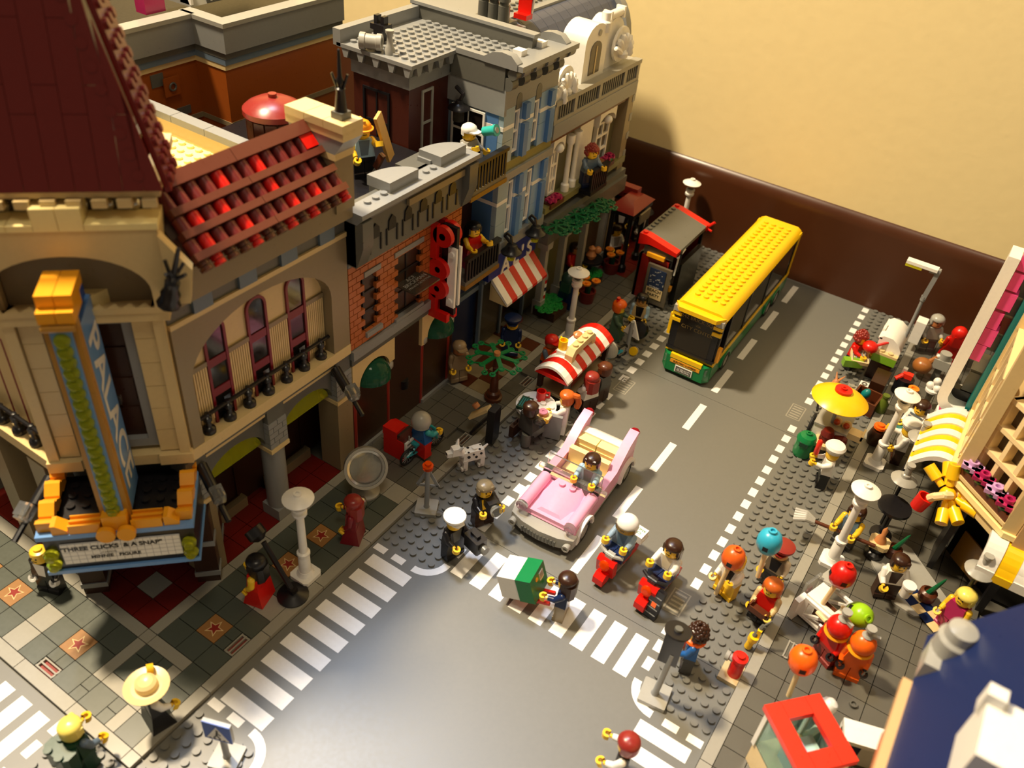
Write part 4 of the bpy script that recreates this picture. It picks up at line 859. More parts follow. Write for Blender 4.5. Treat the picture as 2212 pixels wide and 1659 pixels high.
th(MB().box(-40, 7.4, 33.4, -38.6, 9.6, 35.4), 'roof_crate', 'magenta'); th(MB().box(-45, -12, 33.4, -41, 4, 35.6), 'roof_block', 'tan')
# ================================================================== buildings on the right side of the street
# ---- cream corner house with yellow striped awnings
CH = thing('corner_house_building', 'cream corner house with lattice windows and flower box', 'building', (50, 26, 0.4))
def ch(b, n, m): return b.build(n, m, CH, True)
foot = [(40, 33.9), (40, 22.5), (45, 18), (62, 18), (62, 33.9)]
def inset(d): return [(40 + d, 33.9), (40 + d, 22.5 + d * .6), (45 + d * .6, 18 + d), (62, 18 + d), (62, 33.9)]
ch(MB().prism([(43, 33.9), (43, 25), (47, 21.5), (62, 21.5), (62, 33.9)], .38, 9.4), 'shop_core', 'black')
ch(MB().prism(foot, 9.2, 10.2), 'ledge', 'tan'); ch(MB().prism([(39.7, 33.9), (39.7, 22.3), (44.9, 17.7), (62, 17.7), (62, 33.9)], 10.2, 10.7), 'ledge', 'cream')
ch(MB().prism([(40.9, 33.9), (40.9, 24.6), (46.6, 19.4), (62, 18.9), (62, 33.9)], 10.7, 27), 'upper_wall', 'tan')
# piers
for (x, y) in ((40.5, 22.7), (45.2, 18.5)):
    ch(MB().box(x - .55, y - .55, 10.7, x + .55, y + .55, 27), 'corner_post', 'tan')
ch(MB().box(39.7, 33.0, 9.2, 41, 33.9, 27), 'corner_post', 'tan')
ch(MB().box(45.8, 17.6, 9.5, 47.4, 19, 27), 'pillar', 'nougat2')
# chamfer window: lattice frame
dx, dy = 45 - 40.0, 18 - 22.5; L = math.hypot(dx, dy); ang = math.atan2(dy, dx)
def cham(u, z, o): return (40 + dx / L * u + dy / L * o, 22.5 + dy / L * u - dx / L * o, z)   # o = outwards
def chb(u0, z0, o0, u1, z1, o1, n, m):
    b = MB().at(40, 22.5, 0, ang); b.box(u0, -o1 + 1.0, z0, u1, -o0 + 1.0, z1); return ch(b, n, m)
chb(.9, 12.0, -1.1, 5.8, 19.4, -.9, 'window_recess', 'darkwin')
for u in (.8, 2.5, 4.2, 5.7): chb(u - .2, 11.8, -.9, u + .2, 19.6, .1, 'window_bar', 'cream2')
for z in (11.8, 14.2, 16.7, 19.4): chb(.7, z - .2, -.9, 5.9, z + .2, .15, 'window_bar', 'cream2')
chb(.2, 11.0, .0, 6.4, 11.3, 1.2, 'flower_box', 'tan'); chb(.3, 11.3, .1, 6.3, 11.9, 1.1, 'flower_soil', 'brown')
for i, (u, m) in enumerate(((1.0, 'lav'), (2.4, 'magenta'), (3.9, 'lav'), (5.3, 'magenta'))):
    p = cham(u, 12.2, -.4); flower(CH, p, m, 1.5); b = MB(); b.lathe([(.55, 11.9), (.6, 12.1), (.3, 12.3)], p[0], p[1], 10); ch(b, 'flower_leaf', 'green')
# street side lattice and south side
for k in range(4): ch(MB().box(39.9, 24 + k * 2.9, 11.5, 40.9, 24.4 + k * 2.9, 20), 'window_bar', 'cream2')
ch(MB().box(40.6, 24, 11.5, 40.85, 33, 20), 'window_recess', 'darkwin')
for z in (11.4, 15.4, 19.8): ch(MB().box(39.9, 23.8, z, 40.95, 33, z + .4), 'window_bar', 'cream2')
# awnings
def awning(label, T, n, L0, R=3.2):
    t = thing('striped_awning', label, 'awning', tuple(T.translation))
    for k in range(n):
        b = MB(); b.T = T; w = L0 / n; pr = []
        for i in range(9): a = i / 8; pr.append((a * R, -.15 - 1.9 * a * a + .9 * math.sin(a * PI) * .35))
        y0, y1 = k * w + .01, (k + 1) * w - .01; up = .14 if k % 2 == 0 else 0
        for (p, q) in zip(pr, pr[1:]): b.ext([(p[0], p[1] + up), (q[0], q[1] + up), (q[0], q[1] - .4), (p[0], p[1] - .4)], 'y', y0, y1)
        b.box(R - .25, y0, pr[-1][1] - .75, R + .1, y1, pr[-1][1] + up + .02)
        b.build('awning_stripe', 'white' if k % 2 == 0 else 'yellow', t, True)
    return t
# local x = outwards, y = along
awning('yellow and white awning along the street wall of cream house', Matrix.Translation((39.9, 34.1, 9.6)) @ Matrix.Rotation(PI, 4, 'Z'), 9, 8.7)
awning('yellow and white awning beside the tan pillar of cream house', Matrix.Translation((44.2, 18.4, 10.0)) @ Matrix.Rotation(-PI / 2, 4, 'Z'), 5, 7.0, 2.6)
# dark shop front with tan poster, counter tiles and plant pots
ch(MB().box(41.9, 21.6, .4, 42.4, 25, 9.2), 'shop_post', 'black'); ch(MB().box(46.6, 19.2, .4, 47.2, 20, 9.2), 'shop_post', 'black')
b = MB().at(43.6, 23.3, .4, ang); b.box(-.2, -.2, 1.0, 3.2, -.05, 4.4); ch(b, 'shop_poster', 'dgold')
SP = thing('shop_step', 'pale grey tiled shop step with blue and tan chequers', 'step', (41.5, 18.5, .4))
def sp(b, n, m): return b.build(n, m, SP, True)
sp(MB().prism([(36.8, 20.6), (37.6, 18.6), (40.4, 15.2), (42.2, 14.9), (44.6, 16.6), (44.6, 18.4), (40.2, 22.8), (37.4, 23.4)], .4, .62), 'step_slab', 'lgrey')
for i in range(5):
    for j in range(2): sp(MB().at(40.2, 16.9, .6, -.62).box(i * .95, j * .95, 0, i * .95 + .92, j * .95 + .92, .06), 'chequer_tile', 'dblue' if (i + j) % 2 else 'tan')
for n, (x, y, lab) in enumerate(((38.8, 20.7, 'brown pot with a green spike plant beside the lamp table'), (42.6, 17.4, 'brown pot with a green spike plant beside the blue chequers'))):
    t = thing('plant_pot', lab, 'plant', (x, y, .62)); MB().lathe([(.55, 0), (.75, .3), (.75, 1.0), (.5, 1.2), (.45, .9)], n=14).build('pot', 'brown', t)
    MB().at(0, 0, .8, ry=.25).lathe([(.28, 0), (.2, 1.2), (.12, 2.2), (.03, 2.5)], n=8).build('spike_leaf', 'green2', t)
# ---- round bar tables with grey dish lamps
def dishlamp(name, label, x, y, z, par=None):
    t = thing(name, label, 'lamp', (x, y, z)); MB().lathe([(.01, .05), (1.15, 0), (1.2, .12), (.8, .4), (.45, .52), (.42, .8), (.3, .9), (.3, 1.7), (.38, 1.75), (.38, 2.0), (.01, 2.0)], n=20).build('dish', 'lgrey', t)
    MB().lathe([(.35, -.35), (.45, .02)], n=12).build('bulb', 'cream', t)
    MB().bar((0, 0, -z + .6), (0, 0, 0), .16, 8).build('lamp_pole', 'black', t)
    return t
dishlamp('dish_lamp', 'grey dish lamp over the black bar table', 37.0, 24.3, 6.4)
dishlamp('dish_lamp', 'grey dish lamp beside the yellow striped awning', 36.9, 31.2, 6.6)
dishlamp('dish_lamp', 'grey dish lamp above the blond figure', 44.7, 16.2, 7.2)
t = thing('bar_table', 'round black bar table with a cream top tray', 'table', (37.3, 22.6, .62)); MB().lathe([(1.0, 0), (1.0, .3), (.25, .4), (.25, 3.6), (1.5, 3.7), (1.5, 4.0), (.01, 4.0)], n=20).build('table_top', 'black', t)
t = thing('bar_stool', 'round black stool with a tan seat by bar table', 'stool', (37.4, 19.8, .62)); MB().lathe([(.9, 0), (.9, .4), (.6, .6), (.7, 1.2), (.3, 1.4)], n=18).build('base', 'black', t); MB().box(-.9, -.8, 1.3, .9, .8, 1.8, b=.3).build('seat', 'tan', t); MB().lathe([(.55, 1.8), (.45, 2.2), (.2, 2.6), (.25, 3.2), (.05, 3.6)], n=10).build('cushion_figure', 'skin', t)
# ---- giant fries bundle with red cup
FR = thing('fries_sign', 'bundle of yellow fries bursting above the black shop front', 'shop sign', (40.4, 21.6, 8.0))
c = Vector((40.4, 21.4, 9.2))
dirs = [(-1, .5, .5), (-.4, .9, .7), (.2, 1, .8), (.8, .9, .6), (1.1, .2, .5), (1.2, -.5, .1), (.7, -1, -.3), (.2, -1.1, -.6), (-.2, .3, 1)]
for d in dirs:
    d = Vector(d).normalized(); p = c + d * .8; b = MB(); b.bar(p, p + d * .7, .32, 10); q = p + d * .7; b.bar(q, q + d * 1.3, .52, 12); b.build('fry', 'yellow', FR, True)
    b = MB(); b.bar(q + d * 1.28, q + d * 1.31, .28, 10); b.build('fry_end', 'amber', FR, True)
MB().ball(c.x, c.y, c.z, .7, 12, 8).build('core', 'yellow', FR, True)
b = MB().at(38.7, 20.3, 7.4, rz=.3, ry=.2); b.lathe([(.62, 0), (.7, 1.4), (.55, 1.4), (.5, .3), (.01, .3)], n=16); b.build('red_cup', 'red', FR, True)
MB().tube([(40.6, 20.6, 9.8), (40.1, 20.1, 9.9), (39.5, 20.1, 9.4), (39.2, 20.2, 8.9)], .36, 8).build('cream_plume', 'cream2', FR, True)
MB().tube([(40.5, 21.6, 8.9), (40.6, 22.2, 7.2), (41.2, 22.8, 6.0)], .25, 8).build('bracket', 'black', FR, True)
# ---- diner with white rounded frame, pink letters and teal fin
DN = thing('diner_building', 'white diner front with rounded frame, pink column and teal fin', 'building', (46, 48, .4))
def dn(b, n, m): return b.build(n, m, DN, True)
dn(MB().box(41, 36, .38, 60, 62, 24), 'core_wall', 'dgrey')
R0, R1 = .7, 1.6
def ring(x0, z0, xr, zt, w, ya, yb, nm, m):
    b = MB(); r = 1.9
    outer = [(xr, z0)] + [(x0 + r - r * math.sin(PI / 2 * i / 8), z0 + r - r * math.cos(PI / 2 * i / 8)) for i in range(9)] + [(x0, zt)]
    inner = [(xr, z0 + w)] + [(x0 + r - (r - w) * math.sin(PI / 2 * i / 8), z0 + r - (r - w) * math.cos(PI / 2 * i / 8)) for i in range(9)] + [(x0 + w, zt)]
    for i in range(len(outer) - 1): b.ext([outer[i], outer[i + 1], inner[i + 1], inner[i]], 'y', ya, yb)
    dn(b, nm, m)
ring(36.6, 8.2, 40.2, 25.4, .95, 34.6, 37.2, 'sign_frame', 'white')
b = MB(); b.lathe([(3.0, 4.4), (3.2, 5.0), (3.2, 6.4), (3.0, 6.6)], 40.4, 38.0, 24); dn(b, 'drum_wall', 'white')
b = MB(); b.lathe([(3.05, 6.6), (3.05, 7.1)], 40.4, 38.0, 24); dn(b, 'drum_band', 'dpink'); b = MB(); b.lathe([(2.9, 7.1), (2.9, 7.6)], 40.4, 38.0, 24); dn(b, 'drum_band', 'teal'); b = MB(); b.lathe([(3.1, 7.6), (3.2, 8.3)], 40.4, 38.0, 24); dn(b, 'drum_band', 'white')
dn(MB().box(38.4, 36, .4, 41, 38, 4.6), 'drum_leg', 'dgrey')
for i, z in enumerate((14.6, 16.4, 18.2, 20.3, 22.3, 24.3)):
    b = MB(); b.box(37.6, 34.9, z, 38.5 + (.25 if i % 2 else 0), 36.2, z + 1.75); dn(b, 'pink_letter', 'dpink')
dn(MB().box(39.3, 34.4, 9.6, 40.1, 37.0, 25), 'teal_fin', 'teal')
dn(MB().box(38.3, 36.2, 10.4, 39.4, 37.2, 12.6), 'dark_slab', 'dgrey'); dn(MB().box(38.2, 36.0, 13.0, 39.4, 37.2, 14.4), 'grey_slab', 'lgrey'); dn(MB().box(37.7, 36.3, 8.9, 39.4, 37.2, 10.2), 'dark_slab', 'black')
for z in (15.4, 17.4, 19.4, 21.4): dn(MB().box(38.4, 36.2, z, 39.5, 37, z + 1.7), 'dark_slab', 'mred' if z == 17.4 else 'dgrey')
# ---- blue roofed house close to the camera
BH = thing('blue_roof_house', 'house with steep dark blue roof and white chimney', 'building', (48, -16, .4))
def bh(b, n, m): return b.build(n, m, BH, True)
bh(MB().box(42, -31.5, .38, 60, -6.6, 18), 'wall', 'tan')
b = MB(); b.ext([(40.2, 20.4), (44.6, 28.4), (60, 28.4), (60, 27.4), (45, 27.4), (40.9, 19.9)], 'y', -31.5, -6); bh(b, 'roof_slope', 'navyroof')
bh(MB().box(39.7, -31.5, 19.9, 40.35, -9.6, 20.4), 'gutter', 'nougat2'); bh(MB().box(39.9, -31.5, 18.2, 42, -12, 19.9), 'eave_wall', 'nougat')
b = MB().at(41.9, -6.9, 22.4, rx=PI / 2); b.lathe([(.9, 0), (.9, 1.6), (.6, 1.8), (.5, 2.6), (.75, 2.7), (.75, 3.1), (.01, 3.1)], n=18)
b = MB().at(41.2, -7.6, 20.6); b.lathe([(1.0, 0), (1.0, 2.2), (.8, 2.4), (.75, 3.0), (.01, 3.3)], n=18); bh(b, 'roof_vent', 'lgrey'); bh(MB().box(40.2, -9.3, 20.4, 41.6, -7.4, 21.8), 'vent_box', 'lgrey')
bh(MB().box(42.0, -17.6, 21, 45.4, -14.2, 27.2), 'chimney', 'white'); bh(MB().at(44.9, -13.7, 25.2).ball(0, 0, 0, .9, 14, 8), 'chimney_ball', 'white'); bh(MB().box(41.8, -14.8, 26.4, 42.6, -14.1, 27.8), 'chimney_horn', 'white')
bh(MB().box(44.4, -12.8, 27.9, 52, -7.4, 28.6), 'roof_panel', 'olive2')
# ================================================================== vehicles
def wheel(P, x, y, z, r, w, rim='lgrey', tyre='tyre', name='wheel'):
    b = MB().at(x, y, z, ry=PI / 2); b.lathe([(r * .62, -w / 2), (r, -w / 2 + .05), (r, w / 2 - .05), (r * .62, w / 2), (r * .62, -w / 2)], n=22); o = b.build(name, tyre, P)
    b = MB().at(x, y, z, ry=PI / 2); b.lathe([(r * .63, -w / 2 + .04), (r * .3, -w / 2 + .1), (.12, -w / 2 + .02), (.12, w / 2 - .02), (r * .3, w / 2 - .1), (r * .63, w / 2 - .04)], n=14); b.build('rim', rim, o)
    return o
# ---- pink convertible, nose towards the crossing (-y)
CA = thing('convertible_car', 'pink convertible car with clear windscreen and tail fins', 'car', (11.3, 9.6, 0), rz=math.radians(2.5))
def ca(b, n, m): return b.build(n, m, CA)
ca(MB().box(-2.9, -6.6, .7, 2.9, 6.2, 1.3), 'chassis', 'lgrey')
ca(MB().box(-3.0, -6.2, 1.1, 3.0, -1.8, 2.5).box(-3, -1.8, 1.1, -2.2, 6.2, 3.0).box(2.2, -1.8, 1.1, 3, 6.2, 3.0).box(-2.2, 5.2, 1.1, 2.2, 6.2, 3.0), 'body', 'pink')
ca(MB().box(-3.02, -4.0, .85, 3.02, 4.4, 1.12), 'side_trim', 'lgrey')
b = MB(); pts = [(-3.3, -5.6), (-3.15, -6.9), (-1.8, -7.4), (0, -7.6), (1.8, -7.4), (3.15, -6.9), (3.3, -5.6)]; b.prism(pts, .75, 1.9); ca(b, 'front_bumper', 'lgrey')
b = MB()
for k in range(11): b.box(-1.75 + k * .33, -7.68 + .02 * abs(k - 5), .85, -1.58 + k * .33, -7.4 + .02 * abs(k - 5), 1.45)
ca(b, 'grille', 'dgrey')
for s in (-1, 1):
    b = MB().at(2.75 * s, -7.1, 1.2, rx=PI / 2); b.lathe([(.36, -.4), (.36, .45), (.2, .45), (.2, .3)], n=12); ca(b, 'bumper_horn', 'lgrey')
    b = MB().at(2.45 * s, -1.9, 2.75, rx=PI / 2); b.cyl(0, 0, 0, 4.4, .56, 18); ca(b, 'fender', 'pink')
    b = MB().at(2.45 * s, -6.3, 2.75, rx=PI / 2); b.lathe([(.56, 0), (.56, .3), (.4, .45), (.3, .45), (.28, .3)], n=16); ca(b, 'headlight', 'glass')
    b = MB(); b.ext([(2.0, 2.9), (6.0, 2.9), (6.6, 4.9), (6.4, 5.1), (4.6, 4.6), (3.0, 3.6)], 'x', min(2.05 * s, 3.0 * s), max(2.05 * s, 3.0 * s)); ca(b, 'tail_fin', 'pink')
    b = MB().at(2.5 * s, 6.5, 4.6, rx=-PI / 2); b.lathe([(.5, 0), (.5, .3), (.3, .35), (.3, .55), (.2, .55)], n=14); ca(b, 'tail_light', 'tred')
    for yy in (-4.6, 4.6):
        b = MB(); n = 12; R_ = 1.75
        for i in range(n):
            a, a2 = PI * i / n, PI * (i + 1) / n
            b.ext([(yy + R_ * math.cos(a), 1.0 + R_ * math.sin(a)), (yy + R_ * math.cos(a2), 1.0 + R_ * math.sin(a2)), (yy + 1.4 * math.cos(a2), 1.0 + 1.4 * math.sin(a2)), (yy + 1.4 * math.cos(a), 1.0 + 1.4 * math.sin(a))], 'x', min(2.8 * s, 3.35 * s), max(2.8 * s, 3.35 * s))
        ca(b, 'wheel_arch', 'tan' if False else 'white'); wheel(CA, 2.85 * s, yy, 1.15, 1.15, .8)
b = MB(); b.add([(-1.6, -1.8, 2.5), (1.6, -1.8, 2.5), (1.9, -6.3, 2.0), (-1.9, -6.3, 2.0), (-1.2, -1.8, 3.15), (1.2, -1.8, 3.15), (.9, -5.6, 2.75), (-.9, -5.6, 2.75), (-1.9, -4, 2.5), (1.9, -4, 2.5)], [(3, 2, 6, 7), (4, 7, 6, 5), (0, 8, 3, 7, 4), (1, 5, 6, 2, 9), (0, 4, 5, 1)]); ca(b, 'hood', 'pink')
ca(MB().stud(-.55, -2.4, 3.1).stud(.55, -2.4, 3.1), 'hood_stud', 'pink')
b = MB(); b.box(-2.9, -1.75, 3.0, 2.9, -1.15, 3.6); b.box(-3.5, -1.6, 3.15, -2.9, -1.2, 3.5); b.box(2.9, -1.6, 3.15, 3.5, -1.2, 3.5); b.box(-2.8, -1.2, 3.6, 2.8, -1.05, 5.0); ca(b, 'windscreen', 'glass')
ca(MB().box(-2.2, -1.8, 1.1, 2.2, 5.2, 1.35), 'cabin_floor', 'mred'); ca(MB().box(-2.2, -1.6, 1.3, 2.2, -.8, 2.6), 'dashboard', 'pink')
for x in (-1.1, 1.1):
    ca(MB().box(x - 1, .9, 1.3, x + 1, 2.4, 1.9).box(x - 1, 1.9, 1.9, x + 1, 2.5, 3.7), 'front_seat', 'cream')
    ca(MB().box(x - 1.05, 3.4, 1.3, x + 1.05, 4.2, 3.2).box(x - 1.05, 3.5, 3.2, x + 1.05, 4.6, 3.8), 'rear_seat', 'cream')
b = MB()
b.ext([(4.5, 3.0), (4.5, 4.0), (5.3, 4.0), (6.1, 3.5), (6.5, 2.6), (6.5, 1.2), (5.2, 1.2)], 'x', -2.05, 2.05); ca(b, 'rear_deck', 'white')
ca(MB().box(2.2, 2.6, 3.0, 3.0, 3.0, 3.3).at(.1, 2.2, 3.6).cyl(0, 0, -.3, .3, .3, 10), 'door_lock', 'red')
ca(MB().at(1.1, .05, 3.0, rx=.9).torus(0, 0, 0, .6, .1, 16, 6), 'steering_wheel', 'black')
# ---- yellow and green bus, front towards -y
BU = thing('city_bus', 'yellow roofed green city bus beside the red bus shelter', 'bus', (11.9, 46.6, 0))
def bu(b, n, m): return b.build(n, m, BU)
L0, L1 = -13.2, 13.4
bu(MB().box(-2.9, L0 + .5, .7, 2.9, L1, 2.6), 'lower_body', 'green')
bu(MB().prism([(-2.9, L0 + .6), (-2.3, L0 - .2), (2.3, L0 - .2), (2.9, L0 + .6)], .5, 2.6), 'front_bumper', 'green')
bu(MB().box(-2.95, L0 + .6, 2.6, 2.95, L1, 3.1), 'side_stripe', 'yellow')
bu(MB().box(-2.85, L0 + .2, 3.1, 2.85, L1 - .2, 3.5), 'window_base', 'black')
for s in (-1, 1):
    bu(MB().box(min(2.62 * s, 2.8 * s), L0 + 3.6, 3.4, max(2.62 * s, 2.8 * s), L1 - 1.4, 8.4), 'side_window', 'smoke')
    for y in (L0 + .6, L0 + 3.2, -4, 3, L1 - 1.3): bu(MB().box(min(2.55 * s, 2.88 * s), y, 3.1, max(2.55 * s, 2.88 * s), y + .5, 8.6), 'window_post', 'black')
    bu(MB().box(min(2.5 * s, 2.92 * s), L1 - .9, 2.6, max(2.5 * s, 2.92 * s), L1, 9), 'rear_post', 'yellow')
    for y in (L0 + 5, 6.2, 9.2):
        wheel(BU, 2.75 * s, y, 1.15, 1.15, .7); b = MB(); n = 10
        for i in range(n):
            a, a2 = PI * i / n, PI * (i + 1) / n; b.ext([(y + 1.6 * math.cos(a), 1 + 1.6 * math.sin(a)), (y + 1.6 * math.cos(a2), 1 + 1.6 * math.sin(a2)), (y + 1.25 * math.cos(a2), 1 + 1.25 * math.sin(a2)), (y + 1.25 * math.cos(a), 1 + 1.25 * math.sin(a))], 'x', min(2.8 * s, 3.1 * s), max(2.8 * s, 3.1 * s))
        bu(b, 'wheel_arch', 'green')
    for z in (6.9, 7.7): bu(MB().box(min(1.9 * s, 2.95 * s), L0 + .1, z, max(1.9 * s, 2.95 * s), L0 + .5, z + .4), 'corner_bar', 'yellow')
    bu(MB().box(min(2.1 * s, 2.95 * s), L0 + .05, 8.2, max(2.1 * s, 2.95 * s), L0 + .9, 8.9), 'roof_corner', 'lgrey')
bu(MB().box(-2.0, L0 + .25, 3.2, 2.0, L0 + .55, 8.6), 'windscreen', 'darkpane2')
bu(MB().box(-2.7, L0 + .3, 3.1, -2.0, L0 + .8, 8.6), 'front_post', 'black'); bu(MB().box(2.0, L0 + .3, 3.1, 2.7, L0 + .8, 8.6), 'front_post', 'black')
bu(MB().box(-1.9, L0 - .25, 2.35, 1.9, L0 + .1, 2.9), 'front_bar', 'yellow'); bu(MB().box(-1.8, L0 - .26, 1.75, 1.8, L0 - .18, 2.2), 'name_strip', 'amber')
bu(MB().box(-1.05, L0 - .3, .75, 1.05, L0 - .15, 1.6), 'number_plate', 'white')
b = MB(); b.box(-.92, L0 - .33, .85, .92, L0 - .28, .93); b.box(-.92, L0 - .33, 1.42, .92, L0 - .28, 1.5); b.box(-.92, L0 - .33, .85, -.84, L0 - .28, 1.5); b.box(.84, L0 - .33, .85, .92, L0 - .28, 1.5); bu(b, 'number_border', 'black')
fy = lambda x, z, y: Matrix.Translation((x, y, z)) @ Matrix.Rotation(PI / 2, 4, 'X')
text('CK60154', .42, fy(0, 1.17, L0 - .34), 'black', BU, world=False, off=.01); text('ELECTRIC en HYBRID', .3, fy(0, 1.97, L0 - .28), 'black', BU, world=False, off=.008)
text('242 BRICK SQ.', .62, fy(0, 7.9, L0 + .22), 'dgold2', BU, world=False); text('VIA', .42, fy(.2, 7.2, L0 + .22), 'dgold2', BU, world=False); text('CITY CENTER', .62, fy(.2, 6.6, L0 + .22), 'dgold2', BU, world=False)
for s in (-1, 1): bu(MB().box(min(1.9 * s, 2.6 * s), L0 - .12, 1.5, max(1.9 * s, 2.6 * s), L0 + .4, 2.3), 'headlight', 'glass')
bu(MB().box(2.9, L0 + .6, 3.4, 3.3, L0 + 1.2, 5.2), 'mirror', 'amber'); bu(MB().box(-3.3, L0 + .6, 4.6, -2.95, L0 + .9, 7.4), 'mirror', 'yellow')
b = MB(); prf = [(-3.0, 8.7), (-2.7, 9.2), (-2.2, 9.5), (2.2, 9.5), (2.7, 9.2), (3.0, 8.7)]; b.ext(prf, 'y', L0 + .5, L1); b.prism([(-2.95, L0 + .6), (-2.2, L0 - .5), (2.2, L0 - .5), (2.95, L0 + .6)], 8.7, 9.2); bu(b, 'roof', 'yellow')
o = MB().studs(-2, L0 + 2.2, 4, 23, 9.5).build('roof_studs', 'yellow', BU); o['kind'] = 'stuff'
bu(MB().box(-2.4, L0 + 2, 2.0, 2.4, L1 - 1, 2.7), 'cabin_floor', 'dgrey')
for y in (-6, -2, 2, 6): bu(MB().box(-2.2, y, 2.7, -.5, y + .9, 4.6).box(.5, y, 2.7, 2.2, y + .9, 4.6), 'bus_seat', 'dgrey')
bu(MB().box(-1.9, L0 + 1.0, 2.7, 1.9, L0 + 1.8, 4.0), 'driver_desk', 'mred')
# ---- scooters
def scooter(label, x, y, rz, tail):
    t = thing('motor_scooter', label, 'scooter', (x, y, 0), rz)
    def a(b, n, m): return b.build(n, m, t)
    wheel(t, 0, -2.3, .55, .55, .5); wheel(t, 0, 1.9, .55, .55, .5)
    a(MB().ext([(-2.9, .5), (-2.9, 1.2), (-2.5, 1.6), (-1.9, 1.5), (-1.7, .8), (-2.0, .45)], 'x', -.5, .5), 'front_fender', 'red')
    b = MB(); b.ext([(-1.9, 1.0), (-2.2, 2.6), (-1.9, 3.0), (-1.55, 2.9), (-1.3, 1.0)], 'x', -.85, .85); a(b, 'front_shield', 'red')
    b = MB().at(0, -2.15, 2.35, rx=PI / 2 - .25); b.lathe([(.5, 0), (.5, .15), (.3, .3), (.2, .3)], n=14); a(b, 'headlight', 'torange')
    a(MB().box(-.55, -1.5, .45, .55, .9, .8), 'footboard', 'lgrey')
    a(MB().ext([(.4, .6), (.4, 1.7), (2.6, 1.8), (3.0, 1.3), (2.6, .7)], 'x', -.55, .55), 'rear_body', 'red')
    a(MB().box(-.5, .3, 1.7, .5, 2.3, 2.0), 'seat', 'dgrey')
    a(MB().tube([(-1.1, -1.2, 3.2), (-.4, -1.6, 3.3), (.4, -1.6, 3.3), (1.1, -1.2, 3.2)], .17, 8).box(-.35, -1.8, 2.6, .35, -1.2, 3.35), 'handlebar', 'lgrey' if tail else 'black')
    return t
SC1 = scooter('red scooter with a white delivery box behind its rider', 18.6, 4.0, math.radians(-6), True)
MB().box(-.9, 2.3, 1.9, .9, 3.6, 2.2).box(-.85, 2.3, 2.2, .85, 3.6, 2.7).build('delivery_box', 'white', SC1)
text('CHILI', .42, Matrix.Translation((0, 2.75, 2.72)) @ Matrix.Rotation(PI, 4, 'Z'), 'green', SC1, world=False); text('AND CO', .36, Matrix.Translation((0, 3.2, 2.72)) @ Matrix.Rotation(PI, 4, 'Z'), 'green', SC1, world=False)
SC2 = scooter('red scooter with a dark guitar case beside its shield', 22.8, 3.8, math.radians(-8), False)
GC = thing('guitar_case', 'black printed case leaning on the red scooter', 'case', (23.3, 1.2, .1), rz=-.15, rx=-.25)
MB().box(-.5, -.15, 0, .7, .35, 2.9).build('case_body', 'black', GC); b = MB()
for i in range(4): b.box(-.4, -.17, .4 + i * .6, .6, -.15, .5 + i * .6)
b.build('case_print', 'sgrey', GC); MB().box(-.1, -.18, 1.2, .35, -.16, 1.7).build('case_badge', 'orange', GC)
# ---- wheelbarrow with box
WB = thing('hand_barrow', 'red hand barrow with a black wheel on the crossing', 'barrow', (14.4, -3.6, 0), rz=math.radians(8))
wheel(WB, -1.3, 0, .6, .6, .45); MB().beam((-1.6, -.6, .7), (2.0, -.6, 1.7), .25, .3).beam((-1.6, .6, .7), (2.0, .6, 1.7), .25, .3).box(-1.9, -.75, .7, -1.55, .75, 2.0).beam((-1.5, 0, .75), (.8, 0, 1.35), 1.2, .12).build('frame', 'red', WB)
WX = thing('parcel_box', 'green and white box with barcode lying on the barrow', 'box', (14.0, -3.6, 1.2), rz=math.radians(8), ry=math.radians(-18))
MB().box(-1.6, -1.3, .15, .1, 1.3, 2.5).build('box_white', 'white', WX); MB().box(.1, -1.35, .1, 1.5, 1.35, 2.55).build('box_green', 'green', WX)
b = MB(); b.box(1.5, .2, 1.3, 1.52, .9, 2.1); b.build('barcode_label', 'white', WX); b = MB()
for i in range(6): b.box(1.52, .27 + i * .1, 1.4, 1.53, .31 + i * .1, 2.0)
b.build('barcode', 'black', WX); MB().at(1.5, -.3, 1.9, ry=PI / 2).cyl(0, 0, 0, .03, .2, 12).build('box_spot', 'amber', WX)
# ================================================================== street furniture
def lamppost(label, x, y, z=.4):
    t = thing('street_lamp', label, 'street lamp', (x, y, z), rz=0)
    b = MB(); b.box(-1, -1, 0, 1, 1, .4, b=.25); b.lathe([(.75, .4), (.6, .65), (.55, .8)], n=16); b.build('base', 'white', t)
    b = MB(); b.lathe([(.52, .7), (.5, 2.6), (.42, 2.75), (.56, 2.85), (.56, 3.05), (.36, 3.15), (.32, 7.3), (.46, 7.45), (.62, 7.65), (.62, 7.9), (.45, 8.0), (.45, 8.15), (.62, 8.25), (.62, 8.45), (.4, 8.5)], n=12); b.build('post', 'white', t)
    MB().lathe([(.38, 8.5), (.42, 8.9), (.6, 9.2)], n=14).build('lamp_glass', 'glass', t)
    MB().lathe([(.1, 9.2), (1.2, 9.25), (1.25, 9.38), (.75, 9.65), (.32, 9.78), (.32, 9.98), (.17, 9.98), (.17, 9.8)], n=24).build('lamp_hat', 'white', t)
for lab, x, y, z in (('white street lamp on the cinema pavement beside gold stars', -2.0, -13.0, .4), ('white street lamp behind the red striped food stall', -1.9, 30.8, .4), ('white street lamp against the brown baseboard behind the bus shelter', -1.6, 61.6, .4), ('white street lamp beside the hot dog stand', 34.2, 32.6, .4), ('white street lamp beside the street sweeper', 34.4, 16.6, .4)): lamppost(lab, x, y, z)
